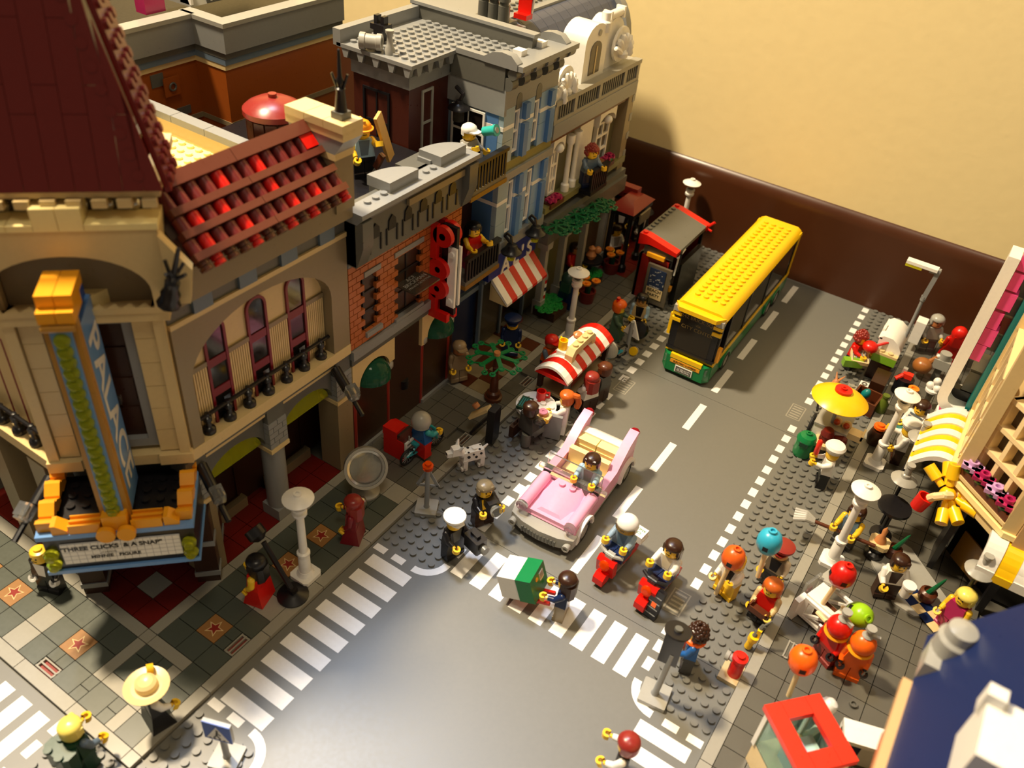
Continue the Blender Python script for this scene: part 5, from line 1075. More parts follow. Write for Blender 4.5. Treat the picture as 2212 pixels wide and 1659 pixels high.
# grey modern street light
t = thing('street_light', 'tall grey street light with a white horizontal head', 'street lamp', (31.4, 52, .2)); MB().lathe([(.5, 0), (.5, .3), (.22, .5), (.2, 9.5), (.3, 9.6), (.3, 10.2)], n=12).build('post', 'sgrey', t)
MB().beam((0, 0, 9.9), (.3, 0, 13.6), .5, .5).box(-.6, -.3, 13.2, .5, .3, 13.8).build('elbow', 'sgrey', t); MB().box(-3.2, -.5, 13.5, .2, .5, 13.85).build('lamp_head', 'white', t); MB().box(-3.2, -.42, 13.15, -1.4, .42, 13.5).build('lamp_lens', 'tyellow', t)
# warning light post with triangle sign seen from behind
def signpost(name, label, x, y, z, h, rz=0):
    t = thing(name, label, 'road sign', (x, y, z), rz=rz); MB().box(-1, -1, 0, 1, 1, .4, b=.08).build('base', 'lgrey', t); MB().lathe([(.3, .4), (.24, .6), (.22, h)], n=12).build('pole', 'sgrey', t); return t
t = signpost('road_sign', 'grey triangle sign with an orange light on top', 1.2, -.6, 0.02, 5.2, rz=.5)
b = MB()
for s in (-1, 1): b.beam((s * .95, .26, 2.9), (0, .26, 4.9), .12, .28)
b.beam((-.95, .26, 2.9), (.95, .26, 2.9), .12, .28); b.build('triangle_frame', 'sgrey', t)
MB().lathe([(.4, 5.2), (.5, 5.4), (.5, 5.7), (.3, 5.8), (.3, 6.0)], n=14).build('warning_light', 'torange', t)
t = signpost('road_sign', 'white triangle sign on a grey pole in front of the bus', 4.8, 32.9, 0.02, 4.9, rz=-.25)
b = MB(); b.ext([(-1.2, 2.9), (1.2, 2.9), (.12, 5.0), (-.12, 5.0)], 'y', .15, .35); b.build('triangle_plate', 'white', t); MB().box(-.3, .05, 3.3, .3, .2, 3.9).build('sign_clip', 'lgrey', t)
t = signpost('road_sign', 'blue square pedestrian crossing sign on a grey pole', 4.6, -27.6, 0.02, 3.8, rz=math.radians(20))
MB().box(-1.0, -.35, 3.2, 1.0, -.1, 5.2).build('sign_back', 'lgrey', t)
MB().box(-1.0, -.42, 3.2, 1.0, -.35, 5.2).build('sign_plate', 'blue', t)
b = MB(); b.ext([(-.8, 3.4), (.8, 3.4), (0, 4.9)], 'y', -.45, -.42); b.build('sign_triangle', 'white', t)
b = MB(); b.beam((-.05, -.46, 3.9), (.05, -.46, 4.35), .02, .16); b.beam((-.05, -.46, 3.9), (-.28, -.46, 3.55), .02, .1); b.beam((0, -.46, 3.9), (.2, -.46, 3.55), .02, .1); b.at(.05, -.46, 4.5, rx=PI / 2).cyl(0, 0, 0, .01, .1, 10); b.at()
b.beam((.05, -.46, 4.2), (.28, -.46, 4.0), .02, .07)
for i in range(4): b.box(-.62 + i * .34, -.47, 3.42, -.48 + i * .34, -.455, 3.52)
b.build('walking_symbol', 'black', t)
# traffic light
t = thing('traffic_light', 'black traffic light on a grey post facing the crossing', 'traffic light', (27.0, -5.2, 0.02), rz=math.radians(8))
MB().box(-1.1, -1.1, 0, 1.1, 1.1, .4, b=.08).build('base', 'lgrey', t); MB().at(0, 0, .4, ry=.05).lathe([(.34, 0), (.26, .15), (.22, 5.4)], n=12).build('pole', 'sgrey', t)
b = MB(); b.box(-.65, -.15, 4.6, .8, .35, 8.2); b.build('lamp_box', 'black', t); MB().at(.1, .1, 8.3, rx=-.2).cyl(0, 0, 0, .18, 1.0, 18).build('lamp_cap', 'black', t); MB().at(.1, .1, 8.5, rx=-.2).cyl(0, 0, 0, .2, .3, 12).build('cap_stud', 'dgrey', t)
# fire hydrant
t = thing('fire_hydrant', 'red fire hydrant with a grey side nozzle on pale kerb', 'hydrant', (31.4, .2, 0)); MB().box(-1.0, -1.0, 0, .6, 1.0, .4).build('base', 'tan2', t)
MB().lathe([(.55, .4), (.55, 1.9), (.48, 2.2), (.62, 2.25), (.62, 2.6), (.3, 2.65), (.3, 2.85), (.01, 2.85)], n=16).build('body', 'red', t); MB().at(-.4, 0, 2.0, ry=-PI / 2).lathe([(.3, 0), (.3, .35), (.42, .4), (.42, .7)], n=12).build('nozzle', 'lgrey', t)
# yellow tap with grey hose
t = thing('yellow_tool', 'yellow hand tool with a dark grip standing by hydrant', 'tool', (31.4, 3.4, .2)); MB().at(0, 0, 0, ry=.1).lathe([(.3, 0), (.3, 1.0), (.42, 1.1), (.42, 1.6), (.3, 1.6)], n=12).build('barrel', 'yellow', t); MB().bar((.1, 0, 1.4), (.5, .5, 2.7), .22, 8).bar((.5, .5, 2.7), (.9, .9, 3.2), .1, 6).build('grip', 'dgrey', t); MB().box(.2, .0, 1.5, .55, .35, 2.4).build('lever', 'yellow', t)
# green waste bin
t = thing('waste_bin', 'green domed waste bin beside the hot dog stand', 'bin', (27.4, 29.6, .2)); MB().lathe([(.95, 0), (1.0, .3), (1.0, 1.9)], n=20).build('bin_body', 'green', t); MB().lathe([(1.06, 1.9), (1.06, 2.1), (.8, 2.5), (.3, 2.65), (.3, 2.85), (.16, 2.85), (.16, 2.7)], n=20).build('bin_lid', 'green', t); MB().box(-.45, -1.08, 1.55, .45, -.9, 2.05).build('bin_slot', 'dgreen', t)
# news box, red
t = thing('news_box', 'red newspaper box with a poster on its side', 'news box', (-5.2, 3.6, .42), rz=math.radians(0)); MB().box(-1.4, -1.0, 0, 1.0, 1.0, 2.4).ext([(-1.0, 2.4), (1.0, 2.4), (1.0, 2.9), (.2, 3.3), (-1.0, 3.3)], 'x', -1.5, .2).build('case', 'red', t); MB().box(.2, -.9, 2.3, 1.1, .9, 3.0).build('window', 'smoke', t); MB().box(1.1, -.9, .5, 1.3, .9, 2.4).build('poster', 'white', t)
b = MB()
for z in (.7, 1.0, 1.5, 2.0): b.box(1.3, -.7, z, 1.32, .7, z + .18)
b.build('poster_print', 'dgrey', t); MB().bar((1.2, -.3, 2.2), (1.2, -.3, 3.0), .08, 6).build('coin_lever', 'lgrey', t)
# searchlight
t = thing('searchlight', 'large grey searchlight with clear lens on the pavement', 'searchlight', (-4.4, -2.6, .42)); MB().lathe([(1.3, 0), (1.3, .2), (.4, .5), (.35, 1.6), (.01, 1.6)], n=20).build('foot', 'lgrey', t)
T_ = dict(x=0, y=0, z=3.2, rz=math.radians(-38), ry=math.radians(62))
MB().at(**T_).lathe([(.5, -1.6), (1.4, -1.1), (1.95, -.2), (2.0, .6), (1.75, .6), (1.7, .2)], n=26).build('housing', 'lgrey', t); MB().at(**T_).lathe([(1.72, .2), (1.72, .55), (1.5, .5), (1.35, .1), (.9, -.5), (.2, -.7), (.15, -.4), (.01, -.4)], n=26).build('reflector', 'chrome', t); MB().at(**T_).lathe([(1.6, .42), (1.2, .6), (.01, .75)], n=26).build('lens', 'glass', t)
MB().at(.9, -1.9, .7).ball(0, 0, 0, .7, 16, 10).build('ball_weight', 'chrome', t)
# black floor lamp leaning (film lamp)
t = thing('film_lamp', 'black leaning film lamp on a round base near red dress', 'lamp stand', (-1.4, -15.1, .42)); MB().lathe([(1.3, 0), (1.3, .12), (.6, .35), (.35, .45)], n=22).build('foot', 'black', t); MB().box(-.3, -.3, .3, .3, .3, .9).build('joint', 'black', t); MB().bar((0, 0, .6), (-3.0, .2, 4.3), .24, 8).build('arm', 'black', t); MB().at(-3.2, .2, 4.4, ry=-.9).lathe([(.3, 0), (.8, .4), (.8, 1.2), (.01, 1.2)], n=14).build('lamp_head', 'black', t)
# tree with green leaf pads
t = thing('street_tree', 'small tree with brown trunk and open green leaves', 'tree', (-2.8, 16.2, .42)); MB().lathe([(1.0, 0), (1.0, .35), (.75, .4), (.75, .9), (.5, 1.1), (.42, 2.6), (.34, 2.7), (.32, 4.2), (.4, 4.3), (.3, 4.4), (.28, 6.0)], n=12).build('trunk', 'brown', t)
b = MB(); leafpad(b, 0, 0, 5.8, 2.9, .3); b.build('leaves', 'green', t); MB().cyl(0, 0, 5.7, 6.2, .35, 10).build('trunk_top', 'skin', t)
# cafe table and contents
t = thing('cafe_table', 'round white cafe table with studs at the kerb', 'table', (2.9, 15.4, .2)); MB().lathe([(2.1, 2.5), (2.1, 2.9), (.01, 2.9)], n=30).build('table_top', 'white', t); MB().lathe([(1.0, 0), (1.0, .2), (.3, .4), (.3, 2.5)], n=14).build('leg', 'white', t)
o = MB()
for i in range(-2, 2):
    for j in range(-2, 2):
        if abs(i + .5) + abs(j + .5) < 2.2: o.stud(i + .5, j + .5, 2.9)
o.build('table_stud', 'white', t)
def mug(label, x, y, z, m, rz=0, rx=0, s=1.0):
    t = thing('mug', label, 'mug', (x, y, z), rz, rx=rx); MB().lathe([(.5 * s, 0), (.5 * s, 1.1 * s), (.4 * s, 1.1 * s), (.38 * s, .2), (.01, .2)], n=16).build('cup', m, t); MB().tube([(.45 * s, 0, .9 * s), (.85 * s, 0, .9 * s), (.85 * s, 0, .3 * s), (.45 * s, 0, .3 * s)], .11 * s, 6).build('handle', m, t); return t
mug('red mug on the white cafe table', 2.8, 16.4, 3.1, 'red', rz=.6)
t = thing('menu_tile', 'dark green menu tile on the white cafe table', 'menu', (2.0, 14.6, 3.1), rz=.2); MB().box(-.6, -.95, 0, .6, .95, .35).build('tile', 'dgreen', t); b = MB()
for i in range(4): b.box(-.4 + i * .22, -.7, .35, -.3 + i * .22, .7, .37)
b.build('tile_print', 'teal', t)
t = thing('donut_plate', 'pink iced donut on a tan tile on cafe table', 'donut', (4.3, 14.2, 3.05), rz=.1); MB().box(-.95, -.5, 0, .95, .5, .35).build('tile', 'tan', t); MB().cyl(.1, 0, .35, .7, .5, 18).build('donut_base', 'skin', t); MB().lathe([(.48, .7), (.46, .78), (.15, .78), (.12, .71)], .1, 0, 18).build('donut_icing', 'lav2', t)
# black easel board
t = thing('easel_board', 'black folding easel board with a tan tile on its ledge', 'board', (-.2, 10.6, .42), rz=.1); MB().box(.6, -.7, 0, 1.4, .7, 4.2).build('board', 'black', t); MB().beam((-1.2, 0, .2), (.9, 0, 3.6), 1.3, .25).build('brace', 'black', t); MB().beam((-1.6, 0, 1.9), (.3, .2, 3.7), 1.0, .3).build('tan_tile', 'tan', t); MB().at(-1.0, .2, 3.2, ry=-.8).cyl(0, 0, 0, .5, .35, 10).build('knob', 'nougat', t)
# red striped food stall
FS = thing('food_stall', 'food stall with curved red and white striped roof', 'stall', (3.1, 22.5, .2))
def fs(b, n, m): return b.build(n, m, FS)
for sx in (-1.6, 1.6):
    for sy in (-4.2, 4.2): fs(MB().box(sx - .25, sy - .25, 0, sx + .25, sy + .25, 5.2), 'post', 'dbrown')
fs(MB().box(-1.7, -4.3, .6, 1.7, 4.3, 2.6), 'counter', 'dbrown'); fs(MB().box(-1.9, -4.5, 2.6, 1.9, 4.5, 2.9), 'counter_top', 'darktan'); fs(MB().box(-1.3, -4.4, .8, 1.3, -4.3, 2.5), 'front_panel', 'smoke')
fs(MB().box(-1.95, -4.9, 5.0, 1.95, 4.9, 5.4), 'roof_edge', 'red'); fs(MB().box(-1.7, -4.5, 4.8, 1.7, 4.5, 5.0), 'roof_rail', 'mred')
for k in range(10):
    b = MB(); y0, y1 = -5 + k, -4 + k
    for i in range(8):
        a, a2 = -1 + i / 4, -1 + (i + 1) / 4; zf = lambda q: 5.4 + 1.15 * (1 - q * q)
        b.ext([(2.0 * a, zf(a)), (2.0 * a2, zf(a2)), (2.0 * a2, zf(a2) - .3), (2.0 * a, zf(a) - .3)], 'y', y0 + .01, y1 - .01)
    fs(b, 'roof_stripe', 'white' if k % 2 == 0 else 'red')
b = MB(); b.box(.2, -2.5, 6.3, 1.1, 2.0, 8.0); fs(MB().ext([(-2.9, 6.2), (-2.9, 7.1), (-2.3, 7.7), (1.6, 7.7), (2.2, 7.1), (2.2, 6.2), (1.6, 6.2), (1.3, 6.9), (-2.0, 6.9), (-2.3, 6.2)], 'x', .15, 1.05), 'roof_arch', 'tan')
fs(MB().studs(.1, -2.2, 1, 4, 7.7), 'arch_stud', 'tan'); fs(MB().box(-1.0, -2.6, 6.2, .1, 2.2, 6.9), 'roof_bar', 'white')
fs(MB().box(-1.2, -2.4, 1, 1.2, 0, 4.2), 'stall_goods', 'mred')
mug('yellow mug lying on the food stall roof', 2.4, 20.6, 7.1, 'yellow', rz=2.4, s=.95)
t = thing('bread_roll', 'tan bread roll on the food stall roof', 'bread', (2.6, 23.4, 7.1)); MB().lathe([(.3, 0), (.5, .15), (.5, .4), (.25, .6), (.01, .65)], n=12).build('roll', 'skin', t)
# barrow wheel and bicycles
def bicycle(label, x, y, rz, col, basket=False, z=.42):
    t = thing('bicycle', label, 'bicycle', (x, y, z), rz)
    for yy in (-2.0, 2.0):
        o = MB().torus(0, yy, .95, .82, .13, 24, 8, axis='x').build('wheel', 'tyre', t); b = MB()
        for i in range(6): a = i * PI / 6; b.bar((0, yy - .75 * math.cos(a), .95 - .75 * math.sin(a)), (0, yy + .75 * math.cos(a), .95 + .75 * math.sin(a)), .035, 5)
        b.build('spokes', 'sgrey', o)
    MB().tube([(0, -2.0, .95), (0, -1.5, 2.2), (0, .6, 1.6), (0, 0.1, .7), (0, -1.4, 2.0)], .16, 8).tube([(0, .6, 1.6), (0, 2.0, .95), (0, .1, .7)], .14, 8).build('frame', col, t)
    MB().tube([(-.9, -1.1, 2.6), (-.3, -1.5, 2.6), (.3, -1.5, 2.6), (.9, -1.1, 2.6)], .14, 6).bar((0, -1.5, 2.1), (0, -1.5, 2.6), .14, 6).build('handlebar', col, t); MB().box(-.4, .4, 1.9, .4, 1.2, 2.15).bar((0, .7, 1.6), (0, .8, 1.95), .14, 6).build('saddle', col if not basket else 'black', t)
    return t
bicycle('teal bicycle ridden past the red newspaper box', -3.4, 4.6, math.radians(172), 'teal2')
BK = bicycle('blue bicycle with a yellow basket by the food stall', 3.9, 30.2, math.radians(-20), 'azure', True, z=.2)
MB().box(-.8, -3.2, 2.2, .8, -1.8, 2.5).build('carrier', 'black', BK); MB().lathe([(1.0, 2.5), (1.15, 3.8), (1.0, 3.8), (.9, 2.7), (.01, 2.7)], 0, -2.6, 16).tube([(-.2, -3.6, 3.3), (-.2, -3.5, 4.3), (.3, -3.3, 4.3)], .2, 6).build('basket', 'amber', BK)
t = thing('cycle_helmet', 'grey cycle helmet lying in the yellow basket', 'helmet', (4.7, 27.8, 3.3)); MB().ball(0, 0, .4, 1.0, 16, 8, sz=1.15, lo=-.3).build('shell', 'lgrey', t); b = MB()
for a in (.5, 1.6, 2.8): b.at(.75 * math.cos(a), .75 * math.sin(a), 1.25, rz=a, ry=.7).box(-.2, -.05, 0, .2, .05, .06)
b.build('vents', 'dgrey', t)
# bus shelter
BS = thing('bus_shelter', 'red bus shelter with sloping grey roof and beach poster', 'bus shelter', (2.0, 49, .2))
def bs_(b, n, m): return b.build(n, m, BS, True)
SZ = 9.2
bs_(MB().box(-.6, 45.0, .2, 3.6, 45.6, 6.6), 'end_wall', 'darkred3'); bs_(MB().box(-.6, 54.4, .2, 3.6, 54.9, 6.6), 'end_wall', 'darkred3'); bs_(MB().box(-.7, 45, .2, -.3, 54.9, 6.6), 'back_wall', 'smoke')
for y0, y1, m in ((44.6, 45.8, 'red'), (53.8, 55.0, 'red'), (45.8, 53.8, 'dgrey')):
    b = MB(); b.ext([(-1.0, 9.4), (.0, 9.4), (4.2, 8.4), (4.2, 7.9), (.5, 8.3), (-1.0, 7.9)], 'y', y0, y1); bs_(b, 'roof_panel', m)
o = MB().studs(-1, 45.8, 1, 8, 9.4); o.build('roof_stud', 'dgrey', BS, True); MB().studs(-1, 44.7, 1, 1, 9.4).build('roof_stud', 'red', BS, True); MB().studs(-1, 54, 1, 1, 9.4).build('roof_stud', 'red', BS, True)
bs_(MB().box(-.2, 44.95, 7.0, 3.8, 45.5, 7.9), 'end_beam', 'dgrey'); bs_(MB().box(.4, 44.6, 6.7, 2.8, 45.2, 7.2), 'amber_bar', 'amber')
bs_(MB().box(3.4, 45, .2, 3.8, 45.4, 7.8).box(3.4, 54.4, .2, 3.8, 54.8, 7.8), 'post', 'black')
b = MB(); b.box(1.0, 44.35, .6, 4.2, 44.75, 6.0); bs_(b, 'poster_case', 'smokepane'); bs_(MB().box(1.4, 44.28, 2.9, 3.6, 44.36, 5.6), 'poster_top', 'dblue2'); bs_(MB().box(1.4, 44.28, 1.4, 3.6, 44.36, 2.9), 'poster_low', 'tan')
text('BEACH', .6, fy(2.5, 2.55, 44.26), 'black', BS, off=.01); text('PARTY', .55, fy(2.5, 1.9, 44.26), 'black', BS, off=.01); text('70\'S MUSIC', .3, fy(2.4, 3.05, 44.26), 'white', BS)
b = MB()
for i in range(26): rx_, rz_ = random.uniform(1.5, 3.5), random.uniform(3.4, 5.5); b.box(rx_, 44.26, rz_, rx_ + .12, 44.28, rz_ + .1)
bs_(b, 'poster_dots', 'lgrey')
bs_(MB().box(3.9, 44.6, 3.0, 4.4, 45.2, 3.6), 'amber_knob', 'amber')
b = MB().at(4.2, 46.4, 5.4, rz=.3); b.box(-.1, -.7, 0, .1, .7, 2.6); bs_(b, 'timetable', 'black')
b = MB(); b.tube([(4.2, 45.4, 5.0), (4.2, 45.6, 7.4), (4.2, 45.2, 7.6)], .12, 6).bar((4.2, 45.6, 7.4), (4.2, 47.4, 7.9), .12, 6); bs_(b, 'timetable_frame', 'white')
b = MB().at(4.0, 54.4, 7.6); b.box(-.3, -.3, 0, .3, .3, .5); b.bar((0, 0, .3), (.9, .3, 1.3), .2, 8).bar((0, 0, .3), (.9, -.2, .2), .16, 8); bs_(b, 'red_tap', 'red')
bs_(MB().box(4.0, 46.4, .2, 4.6, 53, 6.2), 'side_panel', 'black2')
# restaurant terrace: red roofed gazebo, flower pots, planters
GZ = thing('terrace_pavilion', 'small pavilion with a dark red hipped roof on the terrace', 'pavilion', (-7.2, 51.4, .42))
def gz(b, n, m): return b.build(n, m, GZ, True)
for x, y in ((-4.4, 53.4), (-4.4, 49.2), (-7.0, 49.2), (-10, 53.4)): gz(MB().lathe([(.6, .42), (.6, 1.2), (.35, 1.5), (.3, 9)], x, y, 10), 'post', 'black')
gz(MB().box(-6.9, 48.4, 8.6, -3.7, 54.0, 9.3), 'roof_beam', 'black'); gz(MB().box(-10.6, 52.4, 8.6, -6.9, 54.0, 9.3), 'roof_beam', 'black')
b = MB(); b.prism([(-7.3, 48), (-3.6, 48), (-3.6, 54.4), (-7.3, 54.4)], 9.3, 10.4, .45); b.box(-11, 52.0, 9.3, -7.3, 54.4, 9.8); gz(b, 'roof', 'mred'); gz(MB().box(-9.0, 52.2, 9.8, -5.4, 53.4, 10.8), 'roof_ridge', 'mred')
gz(MB().at(-3.5, 51.2, 8.2).box(0, -1.4, -.7, .25, 1.4, .7), 'sign_panel', 'darktan')
gz(MB().box(-9.8, 52.2, .42, -8.8, 53.2, 8.6), 'white_column', 'lgrey')
def pot(label, x, y, z, n=3):
    t = thing('flower_pot', label, 'flower pot', (x, y, z)); MB().lathe([(.9, 0), (1.1, 1.6), (.9, 1.6), (.8, 1.2), (.01, 1.2)], n=14).build('pot', 'mred2', t); MB().cyl(0, 0, 1.2, 2.6, .4, 8).build('stem', 'dgreen', t)
    for i in range(n):
        a = i * 2 * PI / n + .6; b = MB().at(.85 * math.cos(a), .85 * math.sin(a), 2.7); b.lathe([(.1, 0), (.5, .15), (.6, .4), (.45, .4), (.2, .3), (.2, .55), (.1, .55)], n=8); b.build('flower_head', 'amber2', t)
pot('dark red pot of amber flowers beside street lamp and leaves', -4.4, 39.6, .42); pot('dark red pot of amber flowers near the terrace pavilion post', -5.4, 48.0, .42)
for lab, x, y, w, d in (('brown planter box with green leaves beside the barber pole', -6.6, 34.2, 3, 3.2), ('brown planter box with green leaves along the terrace', -6.4, 42.6, 2.6, 5)):
    t = thing('planter_box', lab, 'planter', (x, y, .42)); MB().box(-w / 2, -d / 2, 0, w / 2, d / 2, 1.2).build('box', 'dbrown2', t)
    for i in range(3): b = MB(); leafpad(b, random.uniform(-.6, .6), -d / 3 + i * d / 3, 1.4, 1.0, i * .7); b.build('leaf_cluster', 'bgreen2', t)
# terrace tables
for lab, x, y in (('small dark terrace table with a tan animal figure behind lamp', -7.0, 44.6),):
    t = thing('terrace_table', lab, 'table', (x, y, .42)); MB().lathe([(.9, 0), (.3, .3), (.3, 2.6), (1.6, 2.7), (1.6, 3.0), (.01, 3.0)], n=18).build('table_top', 'black', t)
t = thing('toy_squirrel', 'tan animal figure with dark ears on the terrace table', 'toy animal', (-7, 44.6, 3.42)); MB().lathe([(.5, 0), (.7, .5), (.4, 1.1), (.5, 1.5), (.01, 1.9)], n=10).ball(.6, .5, 1.2, .5, 10, 6).build('body', 'skin', t)
# ---- hot dog stand
HD = thing('hot_dog_stand', 'white hot dog stand with a wide yellow parasol', 'food cart', (28.8, 32.2, .2))
def hd(b, n, m): return b.build(n, m, HD)
hd(MB().box(-1.4, -1.4, 1.2, 1.8, 2.2, 3.4), 'cart_body', 'white'); hd(MB().box(-1.5, -1.5, 3.4, 1.9, 2.3, 3.6), 'cart_top', 'lgrey')
b = MB()
for i in range(3): b.box(-1.46, -1.0 + 0 * i, 1.5 + i * .55, -1.4, 1.6, 1.8 + i * .55)
hd(b, 'side_slots', 'dgrey')
b = MB(); b.torus(-1.9, 1.2, 1.2, 1.05, .16, 24, 8, axis='x'); hd(b, 'wheel', 'tyre'); b = MB()
for i in range(6): a = i * PI / 6; b.bar((-1.9, 1.2 - math.cos(a), 1.2 - math.sin(a)), (-1.9, 1.2 + math.cos(a), 1.2 + math.sin(a)), .04, 5)
hd(b, 'spokes', 'lgrey'); hd(MB().tube([(-1.9, 1.8, 2.6), (-2.2, 2.8, 3.0), (-1.8, 3.4, 3.1)], .12, 6), 'handle', 'black')
wheel(HD, .8, -1.9, .8, .8, .5); hd(MB().lathe([(1.05, 1.7), (1.1, 2.2), (.75, 2.3)], .2, -1.9, 18), 'bun_rim', 'tan')
hd(MB().at(.2, -1.9, 2.2, rx=.1).lathe([(.7, 0), (.62, .9), (.7, 1.0), (.5, 1.6), (.01, 1.6)], n=14), 'ketchup_cup', 'mred2'); hd(MB().at(1.2, -1.5, 2.6, ry=PI / 2 - .3).lathe([(.5, -.2), (.55, .7), (.3, 1.0)], n=12), 'ketchup_cup', 'mred2')
for i in (0, 1): hd(MB().at(.5 + i * 1.0, -.2, 3.8, rx=1.1).lathe([(.1, -.7), (.32, -.5), (.32, .5), (.1, .7)], n=10), 'sausage', 'sausage'); hd(MB().at(.5 + i * 1.0, .0, 3.65, rx=1.1).lathe([(.2, -.6), (.5, -.4), (.5, .4), (.2, .6)], n=10), 'bun', 'tan')
hd(MB().box(1.9, -.6, 2.6, 3.4, 1.2, 2.9).box(1.9, -.6, 2.9, 3.4, -.4, 3.3).box(3.2, -.6, 2.9, 3.4, 1.2, 3.3), 'side_tray', 'cream2')
hd(MB().bar((.1, -.4, 3.4), (-.1, -.6, 7.2), .2, 8), 'parasol_pole', 'sgrey')
hd(MB().at(-.1, -.7, 6.7, rx=-.05).lathe([(2.75, 0), (2.85, .12), (2.6, .35), (1.8, .85), (.9, 1.15), (.01, 1.22)], n=36), 'parasol', 'yellow'); hd(MB().at(-.1, -.7, 7.85).lathe([(.85, 0), (.85, .3), (.3, .32), (.3, .5), (.15, .5), (.15, .4)], n=18), 'parasol_cap', 'red')
# ---- grill stand
GR = thing('grill_cart', 'barbecue cart with a white rounded lid and green base', 'grill', (30.2, 50.2, .2), rz=math.radians(0))
def gr(b, n, m): return b.build(n, m, GR)
gr(MB().box(-1.1, -2.2, 0, 1.3, 2.2, 2.6), 'cart_core', 'dbrown'); gr(MB().box(-1.2, -2.3, 2.4, 1.5, -.2, 3.4), 'cart_green', 'bgreen3')
gr(MB().box(-1.2, -2.3, 3.4, 1.5, 3.2, 3.7), 'cart_band', 'tan')
b = MB(); b.ext([(-1.2, 3.7), (-1.2, 5.2), (-.8, 5.5), (.2, 5.5), (1.0, 5.0), (1.5, 4.2), (1.5, 3.7)], 'y', -1.6, 3.2); gr(b, 'lid', 'white'); gr(MB().box(-1.35, -.2, 5.0, -1.05, 1.2, 5.6).box(-1.35, -1.6, 5.0, -.9, 3.2, 5.2), 'lid_handle', 'white')
gr(MB().studs(-.9, -2.4, 2, 1, 3.7), 'stud', 'tan')
b = MB().at(-2.4, -2.6, 2.2, rz=.35, rx=.2); b.box(-1, -1.2, 0, 1, 1.2, .15); b.box(-1, -1.2, .15, -.85, 1.2, .5); b.box(.85, -1.2, .15, 1, 1.2, .5); b.box(-1, -1.2, .15, 1, -1.05, .5); gr(b, 'side_tray', 'cream2'); b = MB().at(-2.4, -2.6, 2.2, rz=.35, rx=.2)
for i in range(5): b.box(-.8 + i * .35, -1, .16, -.65 + i * .35, 1, .3)
gr(b, 'tray_bars', 'sgrey'); gr(MB().at(-3.0, -3.6, 1.5, rz=.5).box(-.9, -.6, 0, 1.3, .3, .9), 'green_drawer', 'bgreen3')
t = thing('crate_box', 'open brown crate with a green leaf in front of the grill', 'crate', (30.6, 41.8, .2), rz=-.1); MB().box(-1.4, -1.4, 0, 1.4, 1.4, .2).box(-1.4, -1.4, .2, -1.2, 1.4, 1.7).box(1.2, -1.4, .2, 1.4, 1.4, 1.7).box(-1.2, -1.4, .2, 1.2, -1.2, 1.7).box(-1.2, 1.2, .2, 1.2, 1.4, 1.7).build('crate', 'brown', t); MB().at(-.4, .2, 1.2, ry=.3).ball(0, 0, .4, .5, 10, 6, sz=1.5).build('leaf', 'teal', t)
t = thing('olive_bottle', 'olive green bottle standing beside the brown crate', 'bottle', (32.4, 42.0, .4)); MB().lathe([(.6, 0), (.6, 1.2), (.35, 1.6), (.3, 2.0), (.4, 2.05), (.4, 2.3), (.01, 2.3)], n=14).build('bottle', 'olivegreen', t)
t = thing('wood_post', 'dark brown square post beside the grill cart', 'post', (31.0, 45.6, .2)); MB().box(-.8, -1.6, 0, .8, 1.6, 2.2).build('post', 'dbrown', t)
t = thing('white_brick', 'white brick with a hole near the brown crate', 'brick', (29.7, 44.4, .2)); MB().box(-.5, -.5, 0, .5, .5, 1.2).build('brick', 'white', t); MB().at(0, 0, 1.2).torus(0, 0, 0, .25, .1, 12, 6).build('stud_ring', 'dgrey', t)
t = thing('grey_step', 'pale grey plate with studs beside the grill tray', 'plate', (28.6, 42.6, .2)); MB().box(-.5, -2, 0, .5, 2, .4).studs(-.5, -2, 1, 4, .4).build('plate', 'tile_l', t)
# orange cat behind the parasol
t = thing('toy_squid', 'orange crab claw lying on the studs behind parasol', 'toy animal', (26.9, 42.4, .2)); MB().at(0, 0, 0, rx=-.4).lathe([(.5, 0), (.55, .8), (.3, 1.4)], n=10).bar((0, 0, 1.1), (-.4, .3, 2.2), .2, 6, .05).bar((0, 0, 1.1), (.6, .5, 2.0), .2, 6, .05).build('claw', 'skin', t)
# objects on the diner pavement
t = thing('roast_bird', 'brown roast bird beside the street light', 'roast', (34.4, 51.6, 1.6)); MB().ball(0, 0, .5, 1.1, 14, 8, sz=.9).bar((.4, .4, .8), (1.1, .7, 1.9), .4, 8, .2).build('bird', 'nougat3', t); MB().ball(1.15, .75, 2.0, .25, 8, 6).build('bone', 'white', t)
t = thing('white_carton', 'white carton with a small red mark by the grill lid', 'carton', (32.3, 57, 1.8)); MB().box(-.6, -.8, 0, .6, .8, 3.0).build('carton', 'white', t); MB().box(-.62, -.5, 2.2, -.6, .1, 2.6).build('red_mark', 'red', t)
t = thing('grey_camera', 'grey block camera with a round top near red hood', 'camera', (36.2, 52.6, 2.2)); MB().box(-.9, -.7, 0, .9, .7, 1.2).build('camera_box', 'lgrey', t); MB().cyl(0, 0, 1.2, 2.0, .65, 14).build('camera_knob', 'lgrey', t); MB().box(-.4, -.4, -2, .4, .4, 0).build('camera_stand', 'dgrey', t)
t = thing('ice_cream_stand', 'three white ice cream balls on a clear stand', 'ice cream', (36.4, 46.2, .42)); MB().lathe([(.8, 0), (.3, .3), (.35, 1.6), (.6, 2.4)], n=14).build('stand', 'smoke', t); MB().cyl(0, 0, 2.3, 2.55, .75, 16).ball(-.4, .1, 2.9, .45, 12, 8).ball(.4, -.1, 2.9, .45, 12, 8).ball(.1, .2, 3.6, .45, 12, 8).build('scoops', 'white', t)
